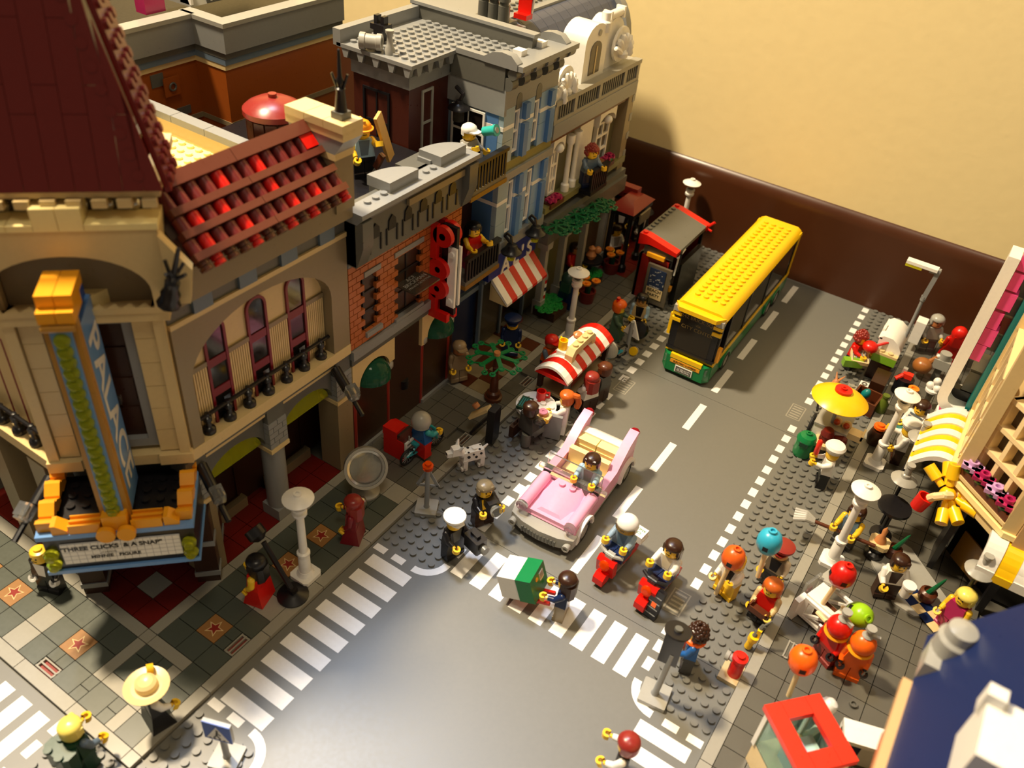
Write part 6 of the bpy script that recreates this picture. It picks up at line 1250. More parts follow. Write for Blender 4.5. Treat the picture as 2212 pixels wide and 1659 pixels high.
t = thing('steel_bowl', 'round dark steel bowl on a stand by diner', 'bowl', (35.6, 41.2, .42)); MB().lathe([(.9, 0), (.3, .4), (.3, 1.6), (1.5, 1.9), (1.5, 2.3), (1.0, 2.5), (.01, 2.7)], n=20).build('bowl', 'smokepane', t)
t = thing('amber_cup', 'round amber cup on black pot beside diner', 'cup', (34.6, 44.6, .42)); MB().lathe([(.9, 0), (.9, 2.0), (.5, 2.2)], n=14).build('pot', 'black', t); MB().lathe([(.3, 2.2), (.6, 2.4), (.6, 2.8), (.3, 2.8), (.25, 2.6)], n=14).build('cup', 'amber2', t)
t = thing('red_lobster', 'red lobster on a white plate in a black pot', 'lobster', (33.4, 47.2, .42)); MB().lathe([(1.0, 0), (1.0, 2.0), (.01, 2.0)], n=14).build('pot', 'black', t); MB().box(-.5, -.2, 2.0, .6, .5, 2.6).bar((-.4, 0, 2.3), (-1.0, -.6, 1.8), .25, 8).build('lobster', 'redor', t); MB().box(-.7, .3, 2.0, -.2, .8, 2.9).build('plate', 'lgrey', t)
t = thing('orange_flower', 'orange flower stud on a brown barrel by white lamp', 'flower', (33.2, 36.0, .42)); MB().lathe([(.7, 0), (.9, .9), (.7, 1.8), (.01, 1.8)], n=14).build('barrel', 'dbrown', t); MB().lathe([(.3, 1.8), (.65, 2.1), (.65, 2.4), (.35, 2.4), (.35, 2.6), (.01, 2.6)], n=10).build('flower', 'orange', t)
# ---- white snack cart with lids and balloons
SN = thing('snack_cart', 'white lattice snack cart with a clear red printed front', 'food cart', (35.8, 9.6, .42), rz=math.radians(-20))
def sn(b, n, m): return b.build(n, m, SN)
for s in (-1, 1):
    sn(MB().box(-1.6, s * 1.4 - .15, .3, 1.6, s * 1.4 + .15, .6).box(-1.6, s * 1.4 - .15, 2.3, 1.6, s * 1.4 + .15, 2.6).box(-1.6, s * 1.4 - .15, .6, -1.2, s * 1.4 + .15, 2.3).box(1.2, s * 1.4 - .15, .6, 1.6, s * 1.4 + .15, 2.3).beam((-1.2, s * 1.4, .6), (1.2, s * 1.4, 2.3), .25, .25), 'side_lattice', 'white')
sn(MB().box(-1.6, -1.2, .2, 1.6, 1.2, .5), 'cart_floor', 'white'); sn(MB().box(-.8, -.8, .5, .6, .6, 1.6), 'cart_goods', 'brown'); sn(MB().box(-1.7, -1.3, 2.6, -.6, 1.3, 2.8).box(.8, -1.3, 2.6, 1.7, 1.3, 2.8).box(-.6, -1.3, 2.6, .8, -.9, 2.8), 'cart_top', 'white')
sn(MB().box(-2.3, -1.0, .4, -2.05, 1.0, 3.4), 'front_glass', 'glass'); sn(MB().box(-2.36, -.5, 1.3, -2.3, .4, 2.1), 'front_print', 'tred'); sn(MB().box(-2.1, -2.3, .1, -1.6, -1.0, 2.4), 'front_leg', 'white')
sn(MB().at(-1.2, 1.8, 2.9, ry=-.35).box(-1.1, -.9, 0, 1.1, .9, .25), 'lid', 'lgrey'); sn(MB().ball(-.6, 2.4, 4.0, .4, 10, 6), 'white_ball', 'white'); sn(MB().bar((-.2, -1.6, 2.2), (.9, -2.0, 2.5), .2, 8).bar((1.0, -1.4, 2.2), (1.9, -1.2, 2.9), .2, 8), 'paper_roll', 'cream2')
sn(MB().at(.9, -2.2, .6, rx=.3).box(-.12, -.1, 0, .12, .1, 2.2), 'pusher', 'white')
def balloon(label, x, y, z, m, stick=None, rx=0, ry=0, rz=0, s=1.0):
    t = thing('toy_balloon', label, 'balloon', (x, y, z), rz, rx=rx, ry=ry)
    MB().lathe([(.42 * s, 0), (.8 * s, .25 * s), (1.0 * s, .75 * s), (1.0 * s, 1.3 * s), (.85 * s, 1.8 * s), (.5 * s, 2.1 * s), (.33 * s, 2.15 * s), (.33 * s, 2.35 * s), (.2 * s, 2.35 * s), (.2 * s, 2.15 * s), (.01, 2.15 * s)], n=22).build('balloon', m, t)
    b = MB(); b.at(0, -.98 * s, 1.0 * s, rx=PI / 2).box(-.22, -.22, -.06, .22, .22, .03); b.at(-.98 * s, 0, 1.0 * s, ry=-PI / 2).box(-.2, -.2, -.06, .2, .2, .03); b.build('tie_hole', 'black', t)
    if stick: MB().bar((0, 0, -stick), (0, 0, .2), .2, 10).build('stick', 'cream2', t)
    return t
balloon('red balloon on a stick above the white snack cart', 35.4, 8.9, 6.0, 'red', 3.0, ry=.1, rz=.4)
balloon('lime green balloon leaning on the snack cart', 37.3, 8.8, 3.9, 'lime', 1.2, rx=.7, ry=.6, rz=.2)
balloon('blue balloon held high by red haired figure', 29.6, 7.0, 7.6, 'azure', 3.2, ry=-.05)
balloon('orange balloon held by the black and white hatted figure', 35.4, -1.6, 7.0, 'orange', 3.4, ry=-.06, rz=.3)
# ---- red roofed glass kiosk
KI = thing('glass_kiosk', 'glass kiosk with a red square roof frame', 'kiosk', (37.6, -6.0, .42), rz=math.radians(48))
def ki(b, n, m): return b.build(n, m, KI)
ki(MB().box(-1.9, -2.1, 0, 1.9, 2.1, 2.4), 'kiosk_base', 'cream2')
for sx in (-1, 1):
    for sy in (-1, 1): ki(MB().box(sx * 1.85 - .18, sy * 2.05 - .18, 2.2, sx * 1.85 + .18, sy * 2.05 + .18, 6.2), 'corner_post', 'white')
    ki(MB().box(sx * 1.85 - .06, -1.9, 2.4, sx * 1.85 + .06, 1.9, 6.1), 'glass_pane', 'aquaglass'); ki(MB().box(-1.7, sx * 2.05 - .06, 2.4, 1.7, sx * 2.05 + .06, 6.1), 'glass_pane', 'aquaglass')
for q in ((-2.2, -2.5, -.95, 2.5), (.95, -2.5, 2.2, 2.5), (-.95, -2.5, .95, -1.2), (-.95, 1.2, .95, 2.5)): ki(MB().box(q[0] + .01, q[1] + .01, 6.2, q[2] - .01, q[3] - .01, 6.7), 'roof_frame', 'redor')
ki(MB().box(-.7, -.6, 2.4, .3, .8, 4.6), 'cold_case', 'azure'); ki(MB().box(.5, -.9, 2.4, 1.5, .9, 4.2), 'cold_case', 'aquaglass2')
t = thing('folding_screen', 'white folding screen with dark opening behind the kiosk', 'screen', (41.0, -1.6, .42), rz=.3); MB().box(-1.6, -.2, 0, 1.6, .2, 4.4).box(-1.6, -1.6, 4.2, 1.6, .2, 4.6).build('panel', 'white', t); MB().box(-1.0, -.24, 1.0, .4, -.2, 3.4).build('opening', 'dblue', t)
for i, (x, y) in enumerate(((40.2, 3.2), (38.4, -1.2))):
    t = thing('ring_stud', ('grey ring stud on the paving beside the orange diver', 'grey ring stud on the paving behind the hatted figure')[i], 'stud', (x, y, .42), group='ring studs on the dark paving'); MB().lathe([(.32, 0), (.32, .22), (.2, .22), (.18, .05)], n=14).build('ring', 'tile_d', t)
grate(RPS[1], 34, 4, True, 'dgreen', z=.5)
# ================================================================== toy figures (front of a figure is local -y)
def hairpiece(kind, m, t):
    def bl(b, n, mm=m): return b.build(n, mm, t)
    Z = 3.62
    def cap_hair(b, r=.78, top=1.42, low=.12):
        b.lathe([(r * .97, Z + .86), (r, Z + 1.0), (r * .88, Z + 1.22), (r * .55, Z + top - .05), (.01, Z + top)], 0, .03, 18)
        b.lathe([(r * .9, Z + low), (r, Z + .4), (r * .97, Z + .95)], 0, .03, 14, -.35, PI + .35); b.lathe([(r * .6, Z + low + .02), (r * .6, Z + .9)], 0, .03, 14, -.35, PI + .35)
        for s in (-1, 1): b.box(min(s * .58, s * .78), -.35, Z + .35, max(s * .58, s * .78), .2, Z + .95)
        return b
    if kind == 'short':
        b = MB(); cap_hair(b); b.bar((-.5, -.45, Z + 1.0), (.55, -.5, Z + 1.08), .2, 8); bl(b, 'hair')
    elif kind == 'curly':
        b = MB(); cap_hair(b, .78, 1.4)
        for i in range(30): a = i * 2.4; r = .72 - .016 * i; b.ball(r * math.cos(a), .05 + r * math.sin(a), Z + .95 + .018 * i, .22, 8, 5)
        for i in range(8): a = -.2 + i * (PI + .4) / 7; b.ball(.72 * math.cos(a), .05 + .72 * math.sin(a), Z + .5, .24, 8, 5)
        bl(b, 'hair')
    elif kind == 'long':
        b = MB(); cap_hair(b, .8, 1.42, -.3); b.prism([(-.8, .0), (-.74, .6), (-.4, .9), (.4, .9), (.74, .6), (.8, .0), (.5, .42), (-.5, .42)], Z - .8, Z + .7); bl(b, 'hair')
    elif kind == 'pony':
        b = MB(); cap_hair(b, .8); b.tube([(0, .6, Z + 1.1), (0, 1.1, Z + 1.05), (0, 1.3, Z + .3), (0, 1.15, Z - .3)], .32, 8); bl(b, 'hair')
    elif kind == 'bun':
        b = MB(); cap_hair(b, .86, 1.5); bl(b, 'hair'); bl(MB().box(-.25, .1, Z + 1.4, .25, .5, Z + 1.8, b=.12).box(-.45, .2, Z + 1.3, .45, .4, Z + 1.55), 'bow', 'red')
    elif kind == 'cap':
        b = MB(); b.lathe([(.75, Z + .72), (.78, Z + .95), (.68, Z + 1.2), (.4, Z + 1.4), (.01, Z + 1.46)], 0, .02, 18); b.lathe([(.74, Z + .4), (.76, Z + .8)], 0, .02, 12, 0, PI); b.prism([(-.6, -.4), (.6, -.4), (.5, -1.05), (.2, -1.25), (-.2, -1.25), (-.5, -1.05)], Z + .78, Z + .9); bl(b, 'cap')
    elif kind == 'peaked':
        b = MB(); b.lathe([(.72, Z + .72), (.74, Z + .95), (.98, Z + 1.15), (.98, Z + 1.36), (.6, Z + 1.48), (.01, Z + 1.5)], n=20); b.prism([(-.6, -.45), (.6, -.45), (.35, -.95), (-.35, -.95)], Z + .7, Z + .82); bl(b, 'cap')
    elif kind == 'hard':
        b = MB(); b.lathe([(1.0, Z + .72), (1.0, Z + .8), (.8, Z + .86), (.78, Z + 1.1), (.6, Z + 1.35), (.3, Z + 1.5), (.01, Z + 1.52)], n=20); b.box(-.12, -.6, Z + 1.3, .12, .6, Z + 1.56); bl(b, 'hard_hat')
    elif kind == 'chef':
        b = MB(); b.lathe([(.72, Z + .75), (.72, Z + 1.0), (.95, Z + 1.15), (1.02, Z + 1.4), (.85, Z + 1.65), (.4, Z + 1.75), (.01, Z + 1.76)], n=20); bl(b, 'toque')
    elif kind == 'helmet':
        b = MB(); b.ball(0, .08, Z + .62, .98, 20, 10, sz=.98, lo=-.2); b.lathe([(.9, Z + .1), (.97, Z + .5)], 0, .08, 14, -.2, PI + .2); bl(b, 'helmet')
    elif kind == 'visor':
        b = MB(); b.ball(0, .08, Z + .66, .98, 20, 10, sz=.95, lo=.1); b.lathe([(.92, Z + .1), (.98, Z + .8)], 0, .08, 14, -.3, PI + .3); bl(b, 'helmet'); b = MB(); b.lathe([(1.0, Z + .3), (1.04, Z + .7), (.99, Z + .9)], 0, .06, 14, PI * 1.1, PI * 1.9); bl(b, 'visor', 'smoke')
    elif kind == 'brim':
        b = MB(); b.lathe([(1.5, Z + .78), (1.52, Z + .86), (1.2, Z + .8), (.78, Z + .75), (.72, Z + 1.25), (.5, Z + 1.4), (.25, Z + 1.32), (.01, Z + 1.3)], n=28); bl(b, 'hat')
    elif kind == 'tophat':
        b = MB(); b.lathe([(1.05, Z + .8), (1.05, Z + .9), (.72, Z + .9), (.74, Z + 1.6), (.01, Z + 1.6)], n=20); bl(b, 'hat')
    elif kind == 'hood':
        b = MB(); b.ball(0, .1, Z + .55, .9, 16, 9, sz=1.1, lo=-.7); b.prism([(-.8, .1), (-.6, .95), (.6, .95), (.8, .1)], Z - 1.0, Z + .4); bl(b, 'hood')
    elif kind == 'mime':
        b = MB(); b.lathe([(.8, Z + .4), (.9, Z + .6), (.8, Z + .8)], n=16); bl(b, 'hat_band', 'black'); b = MB().at(0, .2, Z + .7, rx=-.5); b.lathe([(.68, 0), (.6, .7), (.4, 1.0), (.01, 1.1)], n=14); bl(b, 'hat_crown', 'white')
    elif kind == 'diver':
        b = MB(); b.ball(0, 0, Z + .65, 1.0, 18, 10); bl(b, 'helmet'); b = MB(); b.lathe([(.3, Z + 1.5), (.45, Z + 1.65), (.25, Z + 1.85), (.22, Z + 2.3), (.4, Z + 2.35), (.4, Z + 2.6), (.01, Z + 2.6)], n=12); b.box(.2, -.12, Z + 1.6, .9, .12, Z + 1.9); bl(b, 'valve', 'lgrey'); bl(MB().torus(0, 0, Z - .1, .85, .16, 20, 6), 'collar_ring', 'amber')
    elif kind == 'ball':
        b = MB(); cap_hair(b, .84, 1.5); bl(b, 'hair')
def figure(label, x, y, z, rz, torso, legs, hair, hm, arm=None, pose=(20, 20), sit=False, dress=None, head='flesh', hands='flesh', spread=8, print_=None, glasses=False, bare=None, name='toy_figure', group=None, mouth=True):
    t = thing(name, label, 'toy figure', (x, y, z), math.radians(rz), group=group)
    arm = arm or torso
    if dress:
        b = MB(); b.add([(-1.0, -1.0, 0), (1.0, -1.0, 0), (1.0, .75, 0), (-1.0, .75, 0), (-.95, -.5, 1.9), (.95, -.5, 1.9), (.95, .5, 1.9), (-.95, .5, 1.9)], [(3, 2, 1, 0), (4, 5, 6, 7), (0, 1, 5, 4), (1, 2, 6, 5), (2, 3, 7, 6), (3, 0, 4, 7)]); b.build('skirt', dress, t)
    else:
        MB().box(-.97, -.48, 1.55, .97, .48, 1.9).build('hips', legs, t)
        for s in (-1, 1):
            b = MB()
            if sit: b.T = Matrix.Translation((0, 0, 1.5)) @ Matrix.Rotation(-PI / 2, 4, 'X') @ Matrix.Translation((0, 0, -1.5))
            x0, x1 = (.03, .96) if s > 0 else (-.96, -.03)
            b.ext([(-.5, 0), (-.5, .42), (-.4, .5), (-.4, 1.6), (0, 1.75), (.45, 1.5), (.45, 0)] if not sit else [(-.5, 0), (-.5, .42), (-.4, .5), (-.4, 1.6), (0, 1.75), (.45, 1.5), (.45, 0)], 'x', x0, x1); b.build('leg', legs, t)
    b = MB(); b.add([(-.97, -.48, 1.9), (.97, -.48, 1.9), (.97, .48, 1.9), (-.97, .48, 1.9), (-.7, -.45, 3.5), (.7, -.45, 3.5), (.7, .45, 3.5), (-.7, .45, 3.5)], [(3, 2, 1, 0), (4, 5, 6, 7), (0, 1, 5, 4), (1, 2, 6, 5), (2, 3, 7, 6), (3, 0, 4, 7)]); to = b.build('torso', torso, t)
    if print_:
        b = MB(); b.add([(-.32, -.475, 2.1), (.32, -.475, 2.1), (.5, -.452, 3.45), (-.5, -.452, 3.45), (0, -.47, 2.5)], [(0, 1, 4), (1, 2, 3, 0)][1:]); 
        for i in range(len(b.v)): b.v[i] = (b.v[i][0], b.v[i][1] - .02, b.v[i][2])
        b.build('torso_print', print_, to)
    MB().cyl(0, 0, 3.48, 3.72, .38, 12).build('neck', head, t)
    for s, a in zip((-1, 1), pose):
        a = math.radians(a); sp = math.radians(spread)
        d1 = Vector((s * math.sin(sp), -math.sin(a - .25), -math.cos(a - .25))).normalized(); d2 = Vector((-s * .05, -math.sin(a + .35), -math.cos(a + .35))).normalized()
        S0 = Vector((s * .86, 0, 3.2)); E0 = S0 + d1 * .72; W0 = E0 + d2 * .6
        b = MB(); b.ball(S0.x, S0.y, S0.z, .32, 10, 6); b.bar(S0, E0, .31, 10, .27); b.ball(E0.x, E0.y, E0.z, .275, 10, 6); b.bar(E0, W0, .27, 10, .22); ar = b.build('arm', bare or arm, t)
        b = MB(); b.bar(W0 - d2 * .1, W0 + d2 * .2, .15, 8); q = W0 + d2 * .42; b.T = Matrix.Translation(q) @ d2.to_track_quat('Y', 'Z').to_matrix().to_4x4()
        b.lathe([(.16, -.22), (.34, -.22), (.34, .22), (.16, .22), (.16, -.22)], 0, 0, 12, PI * .75 - PI, PI * .75 + PI * .45); b.build('hand', hands, ar)
    hd_ = MB().lathe([(.42, 3.62), (.62, 3.7), (.66, 3.85), (.66, 4.55), (.6, 4.68), (.4, 4.74), (.32, 4.75), (.32, 4.92), (.01, 4.92)], n=20).build('head', head, t)
    b = MB()
    for s in (-1, 1): b.at(s * .2, -.65, 4.32, rx=PI / 2).cyl(0, 0, -.02, .03, .07, 8)
    if mouth: b.at(0, -.655, 4.0).box(-.17, -.02, -.025, .17, .02, .025)
    if glasses:
        for s in (-1, 1): b.at(s * .22, -.66, 4.32, rx=PI / 2).torus(0, 0, 0, .16, .035, 12, 5)
    b.build('face_print', 'black', hd_)
    if hair: hairpiece(hair, hm, t)
    return t
F = figure
# cinema pavement
F('figure in red dress with black hair beside the film lamp', -3.3, -16.8, .42, -75, 'red', 'red', 'long', 'black', dress='red', bare='flesh', pose=(55, 15))
F('black suited figure with white gloves under the marquee', -17.0, -26.0, .42, 20, 'black', 'black', None, None, hands='white', pose=(10, 10), print_='white')
F('brown haired figure in a long maroon dress beside drain grate', -1.6, -7.4, .42, -65, 'maroon', 'maroon', 'long', 'mred', dress='maroon', pose=(60, 20), hands='flesh')
F('figure in a wide straw hat and black coat seen from behind', -1.3, -28.6, .42, 165, 'black', 'black', 'brim', 'cream3', arm='white', dress='black', pose=(40, 150))
t = F('blond figure with a dark green backpack on the studs', -2.9, -33.3, .2, 185, 'dgreen', 'dgreen', 'short', 'blond', arm='sandblue', pose=(40, 60))
b = MB(); b.box(-1.1, .5, 1.6, 1.1, 1.7, 3.4, b=.3); b.build('backpack', 'dgreen', t)
b = MB()
for i in (-1, 1):
    for j in (-1, 1): b.at(i * .5, 1.1 + j * .5 - .5 * 0, 3.4).cyl(0, 0, 0, .2, .28, 12)
b.build('backpack_stud', 'dgreen', t)
# pool hall pavement
F('cyclist with grey helmet, blue top and red legs', -3.3, 4.3, .9, 172, 'blue3', 'red', 'helmet', 'lgrey', arm='teal2', pose=(60, 60))
F('tan capped figure in a tan coat beside the pool hall door', -7.4, 16.0, .82, 60, 'tan3', 'tan3', 'cap', 'tan3', pose=(15, 15), head='nougat')
F('navy capped figure in front of the barber steps', -5.6, 23.6, .82, 30, 'dblue', 'dblue', 'peaked', 'dblue', pose=(15, 15))
t = F('bearded figure in black jacket holding a camera with clear lens', 6.2, 1.2, .2, 62, 'black', 'dbrown', 'short', 'darktan', pose=(70, 75), print_='yellow')
t = thing('film_camera', 'black handheld camera with a round clear lens', 'camera', (7.2, .9, 3.0), math.radians(62)); MB().box(-.5, -.5, 0, .5, 1.0, .9).box(-.2, 1.0, .2, .2, 1.5, .6).build('camera_body', 'black', t); MB().at(0, -.5, .4, rx=PI / 2).lathe([(.35, 0), (.55, .3), (.6, .6), (.4, .65)], n=14).build('lens', 'glass', t)
F('white capped figure in a black suit filming at the crossing', 6.3, -3.5, .2, 75, 'black', 'black', 'peaked', 'white', pose=(60, 60), print_='dgrey')
t = thing('video_camera', 'large black video camera held over the kerb markings', 'camera', (8.2, -2.9, 1.9), math.radians(75)); MB().box(-.6, -.9, 0, .6, .9, 1.4, b=.1).box(-.3, .9, .3, .3, 1.4, 1.0).box(-.2, -.4, 1.4, .2, .5, 1.7).build('camera_body', 'black', t); MB().at(0, -.9, .7, rx=PI / 2).cyl(0, 0, 0, .5, .4, 14).build('lens', 'dgrey', t)
# dalmatian
DG = thing('toy_dog', 'white toy dog with black spots on grey studs', 'toy dog', (1.2, 6.6, .2), math.radians(-30))
b = MB(); b.prism([(-.5, -1.2), (.5, -1.2), (.55, 1.2), (-.55, 1.2)], 1.1, 2.2, .85); b.bar((0, -1.0, 1.8), (0, -1.6, 2.5), .42, 10, .4); b.prism([(-.42, -2.3), (.42, -2.3), (.5, -1.3), (-.5, -1.3)], 2.2, 3.0, .8); b.prism([(-.28, -2.8), (.28, -2.8), (.36, -2.1), (-.36, -2.1)], 2.15, 2.6, .9)
for s in (-1, 1):
    b.bar((.4 * s, -1.5, 2.9), (.62 * s, -1.3, 3.4), .2, 6, .08)
    for yy in (-.9, .9): b.box(s * .34 - .2, yy - .22, 0, s * .34 + .2, yy + .24, 1.3); b.box(s * .34 - .2, yy - .4, 0, s * .34 + .2, yy, .3)
b.bar((0, 1.1, 1.9), (0, 1.6, 2.3), .16, 8, .08); b.stud(0, .2, 2.2); b.build('body', 'white', DG)
b = MB()
for (x, y, z, r) in ((.3, .6, 2.18, .14), (-.3, -.4, 2.18, .15), (.35, -.6, 2.18, .12), (-.25, .9, 2.18, .1), (.1, -.9, 2.18, .1)): b.cyl(x, y, z, z + .03, r, 8)
for (y, z, r) in ((-.6, 1.7, .16), (.2, 1.5, .14), (.7, 1.8, .13), (-.1, 1.9, .1)):
    for s in (-1, 1): b.at(s * .5, y, z, ry=s * PI / 2).cyl(0, 0, -.05, .06, r, 8)
b.at(); b.box(-.12, -2.84, 2.4, .12, -2.78, 2.6); b.build('spots', 'black', DG)
# cafe
F('dark haired figure in grey suit seated at the cafe table', 3.8, 12.6, .6, 170, 'dgrey2', 'dgrey2', 'short', 'dbrown', pose=(60, 20), sit=True)
t = thing('stool', 'small dark stool under the grey suited figure', 'stool', (3.8, 12.4, .2)); MB().cyl(0, 0, 0, 1.6, .5, 12).build('seat', 'dgrey', t)
t = thing('brief_case', 'dark brown case hanging at the grey suit figure', 'case', (2.3, 12.6, .8)); MB().box(-.25, -.8, 0, .25, .8, 1.4).build('case', 'dbrown', t); MB().tube([(0, -.3, 1.4), (0, -.3, 1.7), (0, .3, 1.7), (0, .3, 1.4)], .08, 6).build('handle', 'dbrown', t)
F('orange ponytail figure with glasses in a white coat at table', 5.6, 16.6, .4, -70, 'white', 'white', 'pony', 'dorange3', pose=(55, 65), glasses=True, print_='lblue')
t = thing('grey_tablet', 'grey angular chair back beside the white coated figure', 'chair', (5.3, 15.0, .2), .3); MB().box(-.9, -.2, 0, .9, .2, 3.0).build('backrest', 'sgrey', t); MB().box(-.9, .2, 1.2, .9, 1.4, 1.5).build('seat', 'sgrey', t)
# stall customers
F('red capped figure in an orange vest behind the food stall', -.6, 23.9, .42, 75, 'orange2', 'dblue', 'cap', 'red', arm='sandblue', pose=(55, 55), head='nougat')
F('long brown haired figure in a white blouse at food stall', 6.0, 21.2, .2, -115, 'white', 'dbrown', 'long', 'mred', pose=(75, 55))
F('brown haired figure in dark clothes behind white blouse figure', 6.3, 23.6, .2, -100, 'dgrey2', 'dbrown', 'short', 'brown', pose=(40, 40), head='nougat')
F('orange haired figure with a red bow by the bus shelter', 1.9, 35.4, .2, 100, 'sandgreen', 'dgreen', 'bun', 'orange', pose=(40, 60), dress='sandgreen')
F('black haired figure with glasses and light blue sleeves', 3.3, 38.6, .2, 12, 'tan', 'dbrown', 'short', 'black', arm='lblue', pose=(15, 35), glasses=True, head='nougat4', print_='black')
t = thing('round_basket', 'dark woven round basket held at the bus stop', 'basket', (4.6, 36.6, 1.0)); MB().at(0, 0, .6, rx=.9).lathe([(1.0, 0), (1.1, .3), (.9, .6), (.01, .7)], n=18).build('basket', 'black', t)
t = thing('yellow_lamp', 'yellow round lamp lying at the sign foot', 'lamp', (5.6, 33.4, .9), rx=1.2); MB().lathe([(.4, 0), (.55, .3), (.5, .6), (.01, .65)], n=12).build('lamp', 'yellow', t); MB().cyl(0, 0, -.2, 0, .5, 12).build('rim', 'lgrey', t)
t = F('figure in dark green hood and navy coat on the terrace', -5.8, 36.6, .42, 185, 'dblue', 'dblue', 'hood', 'dgreen2', pose=(30, 40))
F('seated figure in red on the dark terrace', -8.6, 43.2, .6, 60, 'red', 'dbrown', 'short', 'dbrown', pose=(40, 40), sit=True, head='nougat')
F('figure in a black top hat behind the pavilion', -9.4, 58.0, .42, 30, 'black', 'black', 'tophat', 'black', print_='white', head='nougat')
F('black suited figure with a tilted dark hat near baseboard', -6.6, 58.6, .42, 60, 'black', 'black', 'brim', 'dgrey2', print_='white', hands='white')
F('figure in a white waiter jacket under the pavilion', -7.0, 51.4, .42, 60, 'white', 'black', 'short', 'dbrown', print_='lgrey', pose=(30, 60))
# balconies and roofs
F('long black haired figure in red top on the lower balcony', -8.7, 19.2, 13.2, 70, 'red', 'magenta', 'long', 'black', bare='flesh', pose=(65, 85))
F('brown haired figure on the black restaurant balcony', -7.5, 41.2, 14.7, 60, 'sandblue', 'dblue', 'curly', 'mred', pose=(60, 70))
t = thing('toy_violin', 'orange brown violin held on the black balcony', 'violin', (-7.2, 43.0, 17.2), .3, rx=-.5); MB().prism([(-.5, -.2), (.5, -.2), (.4, .9), (-.4, .9)], 0, .4).bar((0, .8, .2), (0, 2.6, .3), .16, 6).build('violin', 'nougat3', t)
F('orange hard hat worker in light blue shirt on the roof', -13.8, 8.7, 25.2, 62, 'lblue', 'black', 'hard', 'amber3', bare='flesh', pose=(35, 95), print_='sandblue')
t = thing('wood_plank', 'light wooden plank held upright on the roof', 'plank', (-12.4, 10.8, 26.6), rz=.25, rx=.33, ry=-.12); MB().box(-.15, -.55, 0, .15, .55, 4.6).build('plank', 'wood', t)
t = thing('hand_saw', 'brown handled saw hanging beside the roof worker', 'saw', (-12.4, 8.8, 26.4), ry=.5); MB().box(-.25, -.2, 0, .25, .2, 1.6).build('grip', 'brown', t); MB().box(-.12, -.04, -1.3, .12, .04, 0).build('blade', 'lgrey', t)
F('white capped figure in grey overalls on the upper balcony', -9.9, 19.2, 23.0, 85, 'lgrey', 'lgrey', 'cap', 'white', pose=(90, 60))
t = thing('paint_roller', 'turquoise spyglass held up by the white capped figure', 'spyglass', (-8.9, 20.2, 27.3), ry=1.2); MB().lathe([(.45, 0), (.45, 1.2), (.55, 1.25), (.55, 1.5), (.3, 1.5)], n=14).build('barrel', 'teal3', t); MB().cyl(0, 0, 1.5, 1.55, .28, 12).build('lens', 'lgrey', t)
# road
F('dark haired driver in a light blue shirt in the pink car', 12.5, 9.3, 1.2, 4, 'lblue', 'dgrey', 'short', 'dbrown', pose=(70, 70), sit=True, print_='dgrey2')
F('white helmeted rider in a blue grey shirt', 18.6, 4.6, 1.0, -6, 'sandblue2', 'dblue', 'visor', 'white', pose=(75, 75), sit=True, print_='sandblue3')
F('dark haired rider in a white shirt with black knots', 22.9, 4.6, 1.0, -10, 'white', 'dblue', 'long', 'dbrown', pose=(75, 75), sit=True, print_='cream4')
F('long dark haired figure in navy jacket pushing the barrow', 17.2, -3.0, 0, -78, 'dblue', 'darktan', 'long', 'dbrown', pose=(55, 60), print_='red')
F('brown haired figure in a black vest stepping onto the crossing', 27.6, -12.4, 0, -80, 'black', 'black', 'ball', 'mred', arm='white', pose=(70, 50))
# right pavement
t = F('small white clad figure with yellow legs below orange balloon', 27.7, 7.4, .2, -20, 'white', 'yellow', 'short', 'yellow', arm='white', pose=(40, 85), print_='black')
balloon('orange balloon on a white stick over the small figure', 27.4, 6.6, 4.5, 'orange2', 4.0, ry=.06, s=.95)
t = F('red haired figure in red top carrying a brown vendor tray', 31.2, 6.6, .2, -12, 'red', 'black', 'bun2', 'dorange3', arm='tan', pose=(25, 40)); hairpiece('ball', 'dorange3', t)
b = MB(); b.box(-.9, -1.5, 1.9, .9, -.55, 2.1).box(-.9, -1.5, 2.1, -.75, -.55, 2.5).box(.75, -1.5, 2.1, .9, -.55, 2.5).box(-.9, -1.5, 2.1, .9, -1.4, 2.5); b.build('vendor_tray', 'brown', t); b = MB(); b.tube([(-.85, -.8, 2.3), (-.7, .5, 3.2), (.7, .5, 3.2), (.85, -.8, 2.3)], .12, 6); b.build('tray_strap', 'tan', t)
F('maroon capped figure in grey uniform beside the blue balloon', 30.5, 10.9, .2, -8, 'darktan2', 'dgrey2', 'peaked', 'mred', arm='cream4', pose=(25, 15), print_='black', head='nougat4')
F('curly dark haired figure in blue coat with an orange scarf', 27.9, -1.2, .2, -75, 'blue3', 'dgrey2', 'curly', 'dbrown', pose=(40, 40))
t = thing('orange_scarf', 'orange scarf around the blue coated figure', 'scarf', (27.9, -1.2, 3.55)); MB().torus(0, 0, .12, .62, .26, 18, 8).build('wrap', 'orange', t); MB().at(-.5, -.3, 0, rz=-1.2).box(-.3, -.25, -1.0, .3, -.05, .1).build('scarf_end', 'orange', t)
t = F('street sweeper in blue holding a long brown mop', 34.6, 19.4, .42, -15, 'sandblue3', 'dgrey2', 'short', 'dbrown', pose=(60, 60), bare='flesh')
t = thing('mop', 'grey headed mop with a brown handle across sweeper', 'mop', (34.2, 18.4, 2.6), rz=math.radians(8), ry=.04); MB().bar((-2.8, 0, 0), (3.0, 0, 0), .18, 10).build('handle', 'brown', t); b = MB()
for i in range(5): b.tube([(-2.6, -.2 + i * .1, 0), (-3.4, -.5 + i * .25, .25), (-4.4, -.7 + i * .35, -.1)], .2, 8)
b.build('mop_head', 'lgrey', t)
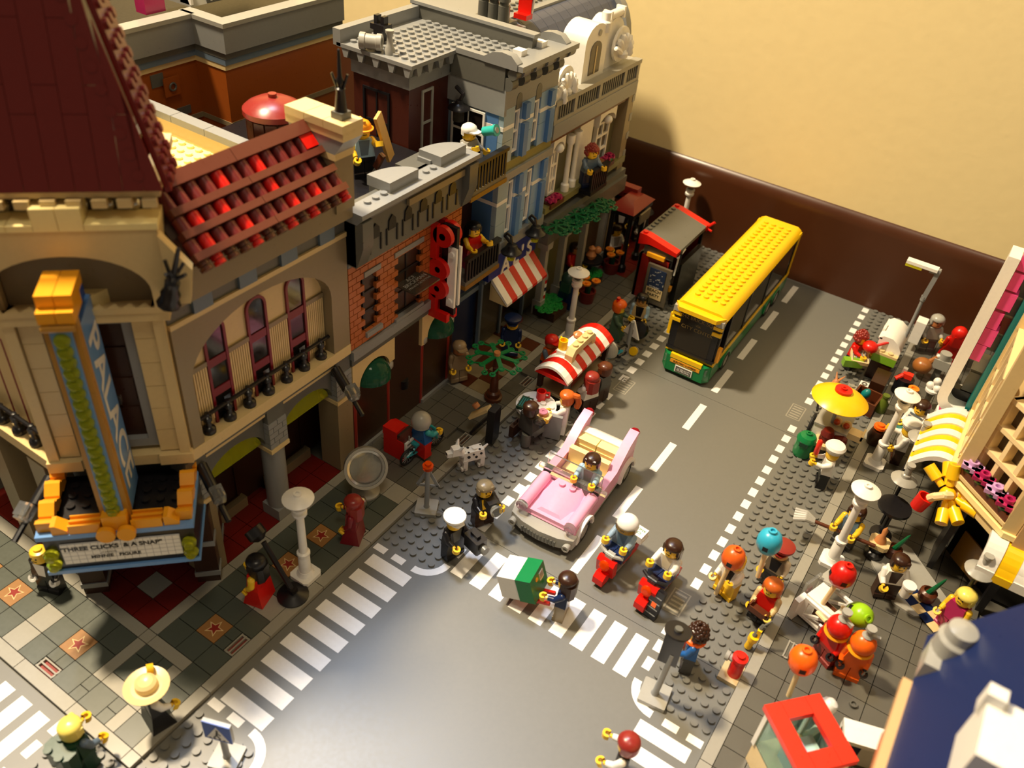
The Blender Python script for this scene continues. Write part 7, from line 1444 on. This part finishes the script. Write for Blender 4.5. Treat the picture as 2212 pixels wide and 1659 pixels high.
t = F('dark haired barista in white shirt and brown apron', 39.3, 15.6, .62, 25, 'white', 'dbrown', 'short', 'dbrown', pose=(45, 75), print_='dbrown')
t = thing('paper_cup', 'large white paper cup held by the barista', 'cup', (40.7, 14.6, 2.6)); MB().lathe([(.4, 0), (.52, 1.2)], n=16).build('cup', 'white', t); MB().lathe([(.58, 1.2), (.58, 1.38), (.01, 1.4)], n=16).build('lid', 'white', t)
t = F('chef in white jacket and toque holding a red sausage', 30.4, 26.4, .2, -75, 'white', 'black', 'chef', 'white', pose=(55, 80))
t = thing('red_sausage', 'red sausage held up by the chef', 'sausage', (28.9, 26.8, 3.0), rx=.15); MB().lathe([(.1, 0), (.26, .2), (.26, 2.0), (.1, 2.2)], n=10).build('sausage', 'redor', t)
F('brown haired figure in red shirt at the grill', 27.2, 48.6, .2, 70, 'red', 'black', 'curly', 'mred', pose=(60, 50))
t = thing('red_pan', 'red pan with a long handle held over grill tray', 'pan', (28.5, 47.8, 4.2)); MB().ball(0, 0, 0, .9, 16, 10, sz=.75).build('pan', 'red', t); MB().bar((.6, .3, .3), (2.0, 1.2, 1.1), .16, 8).build('handle', 'red', t)
F('grey haired figure near the baseboard and red hood', 33.8, 58.2, .42, 30, 'lgrey', 'dgrey', 'ball', 'lgrey', pose=(30, 50), head='nougat')
F('figure in a red hooded cloak near the diner', 36.6, 57.4, .42, 200, 'red', 'red', 'hood', 'red', dress='red')
t = F('black haired figure with striped top and teal legs sitting', 36.0, 37.0, 1.9, -20, 'white', 'teal4', 'ball', 'dbrown', pose=(40, 60), sit=True)
b = MB()
for z in (2.1, 2.5, 2.9, 3.3): b.box(-.9 + (z - 1.9) * .16, -.52, z, .9 - (z - 1.9) * .16, -.46, z + .18)
b.build('shirt_stripes', 'sandblue', t)
t = thing('red_stool', 'red edged stool under the striped figure', 'stool', (36.0, 36.8, .42)); MB().box(-1, -1, 2.5, 1, 1, 2.9).build('seat', 'redor', t); MB().cyl(0, 0, 0, 2.5, .4, 12).build('leg', 'dgrey', t)
F('white hatted cook standing behind the street lamp', 35.8, 34.8, .42, -80, 'white', 'dbrown', 'chef', 'white', pose=(80, 30))
F('blond figure in magenta top below the grey dish lamp', 44.8, 15.4, .42, -30, 'magenta', 'magenta', 'ball', 'blond', pose=(30, 30), bare='flesh')
F('figure in red diving suit with a round helmet', 36.9, 6.0, .42, -30, 'red', 'mred', 'diver', 'red', pose=(20, 20), head='red', hands='black', mouth=False)
F('figure in orange diving suit with a round helmet', 38.9, 5.6, .42, 10, 'orange', 'orange', 'diver', 'orange', pose=(20, 20), head='orange', hands='black', mouth=False)
F('figure with black and white hat and white sleeves behind kiosk', 37.8, -2.0, .42, -60, 'black', 'black', 'mime', 'white', arm='white', hands='black', pose=(75, 40))
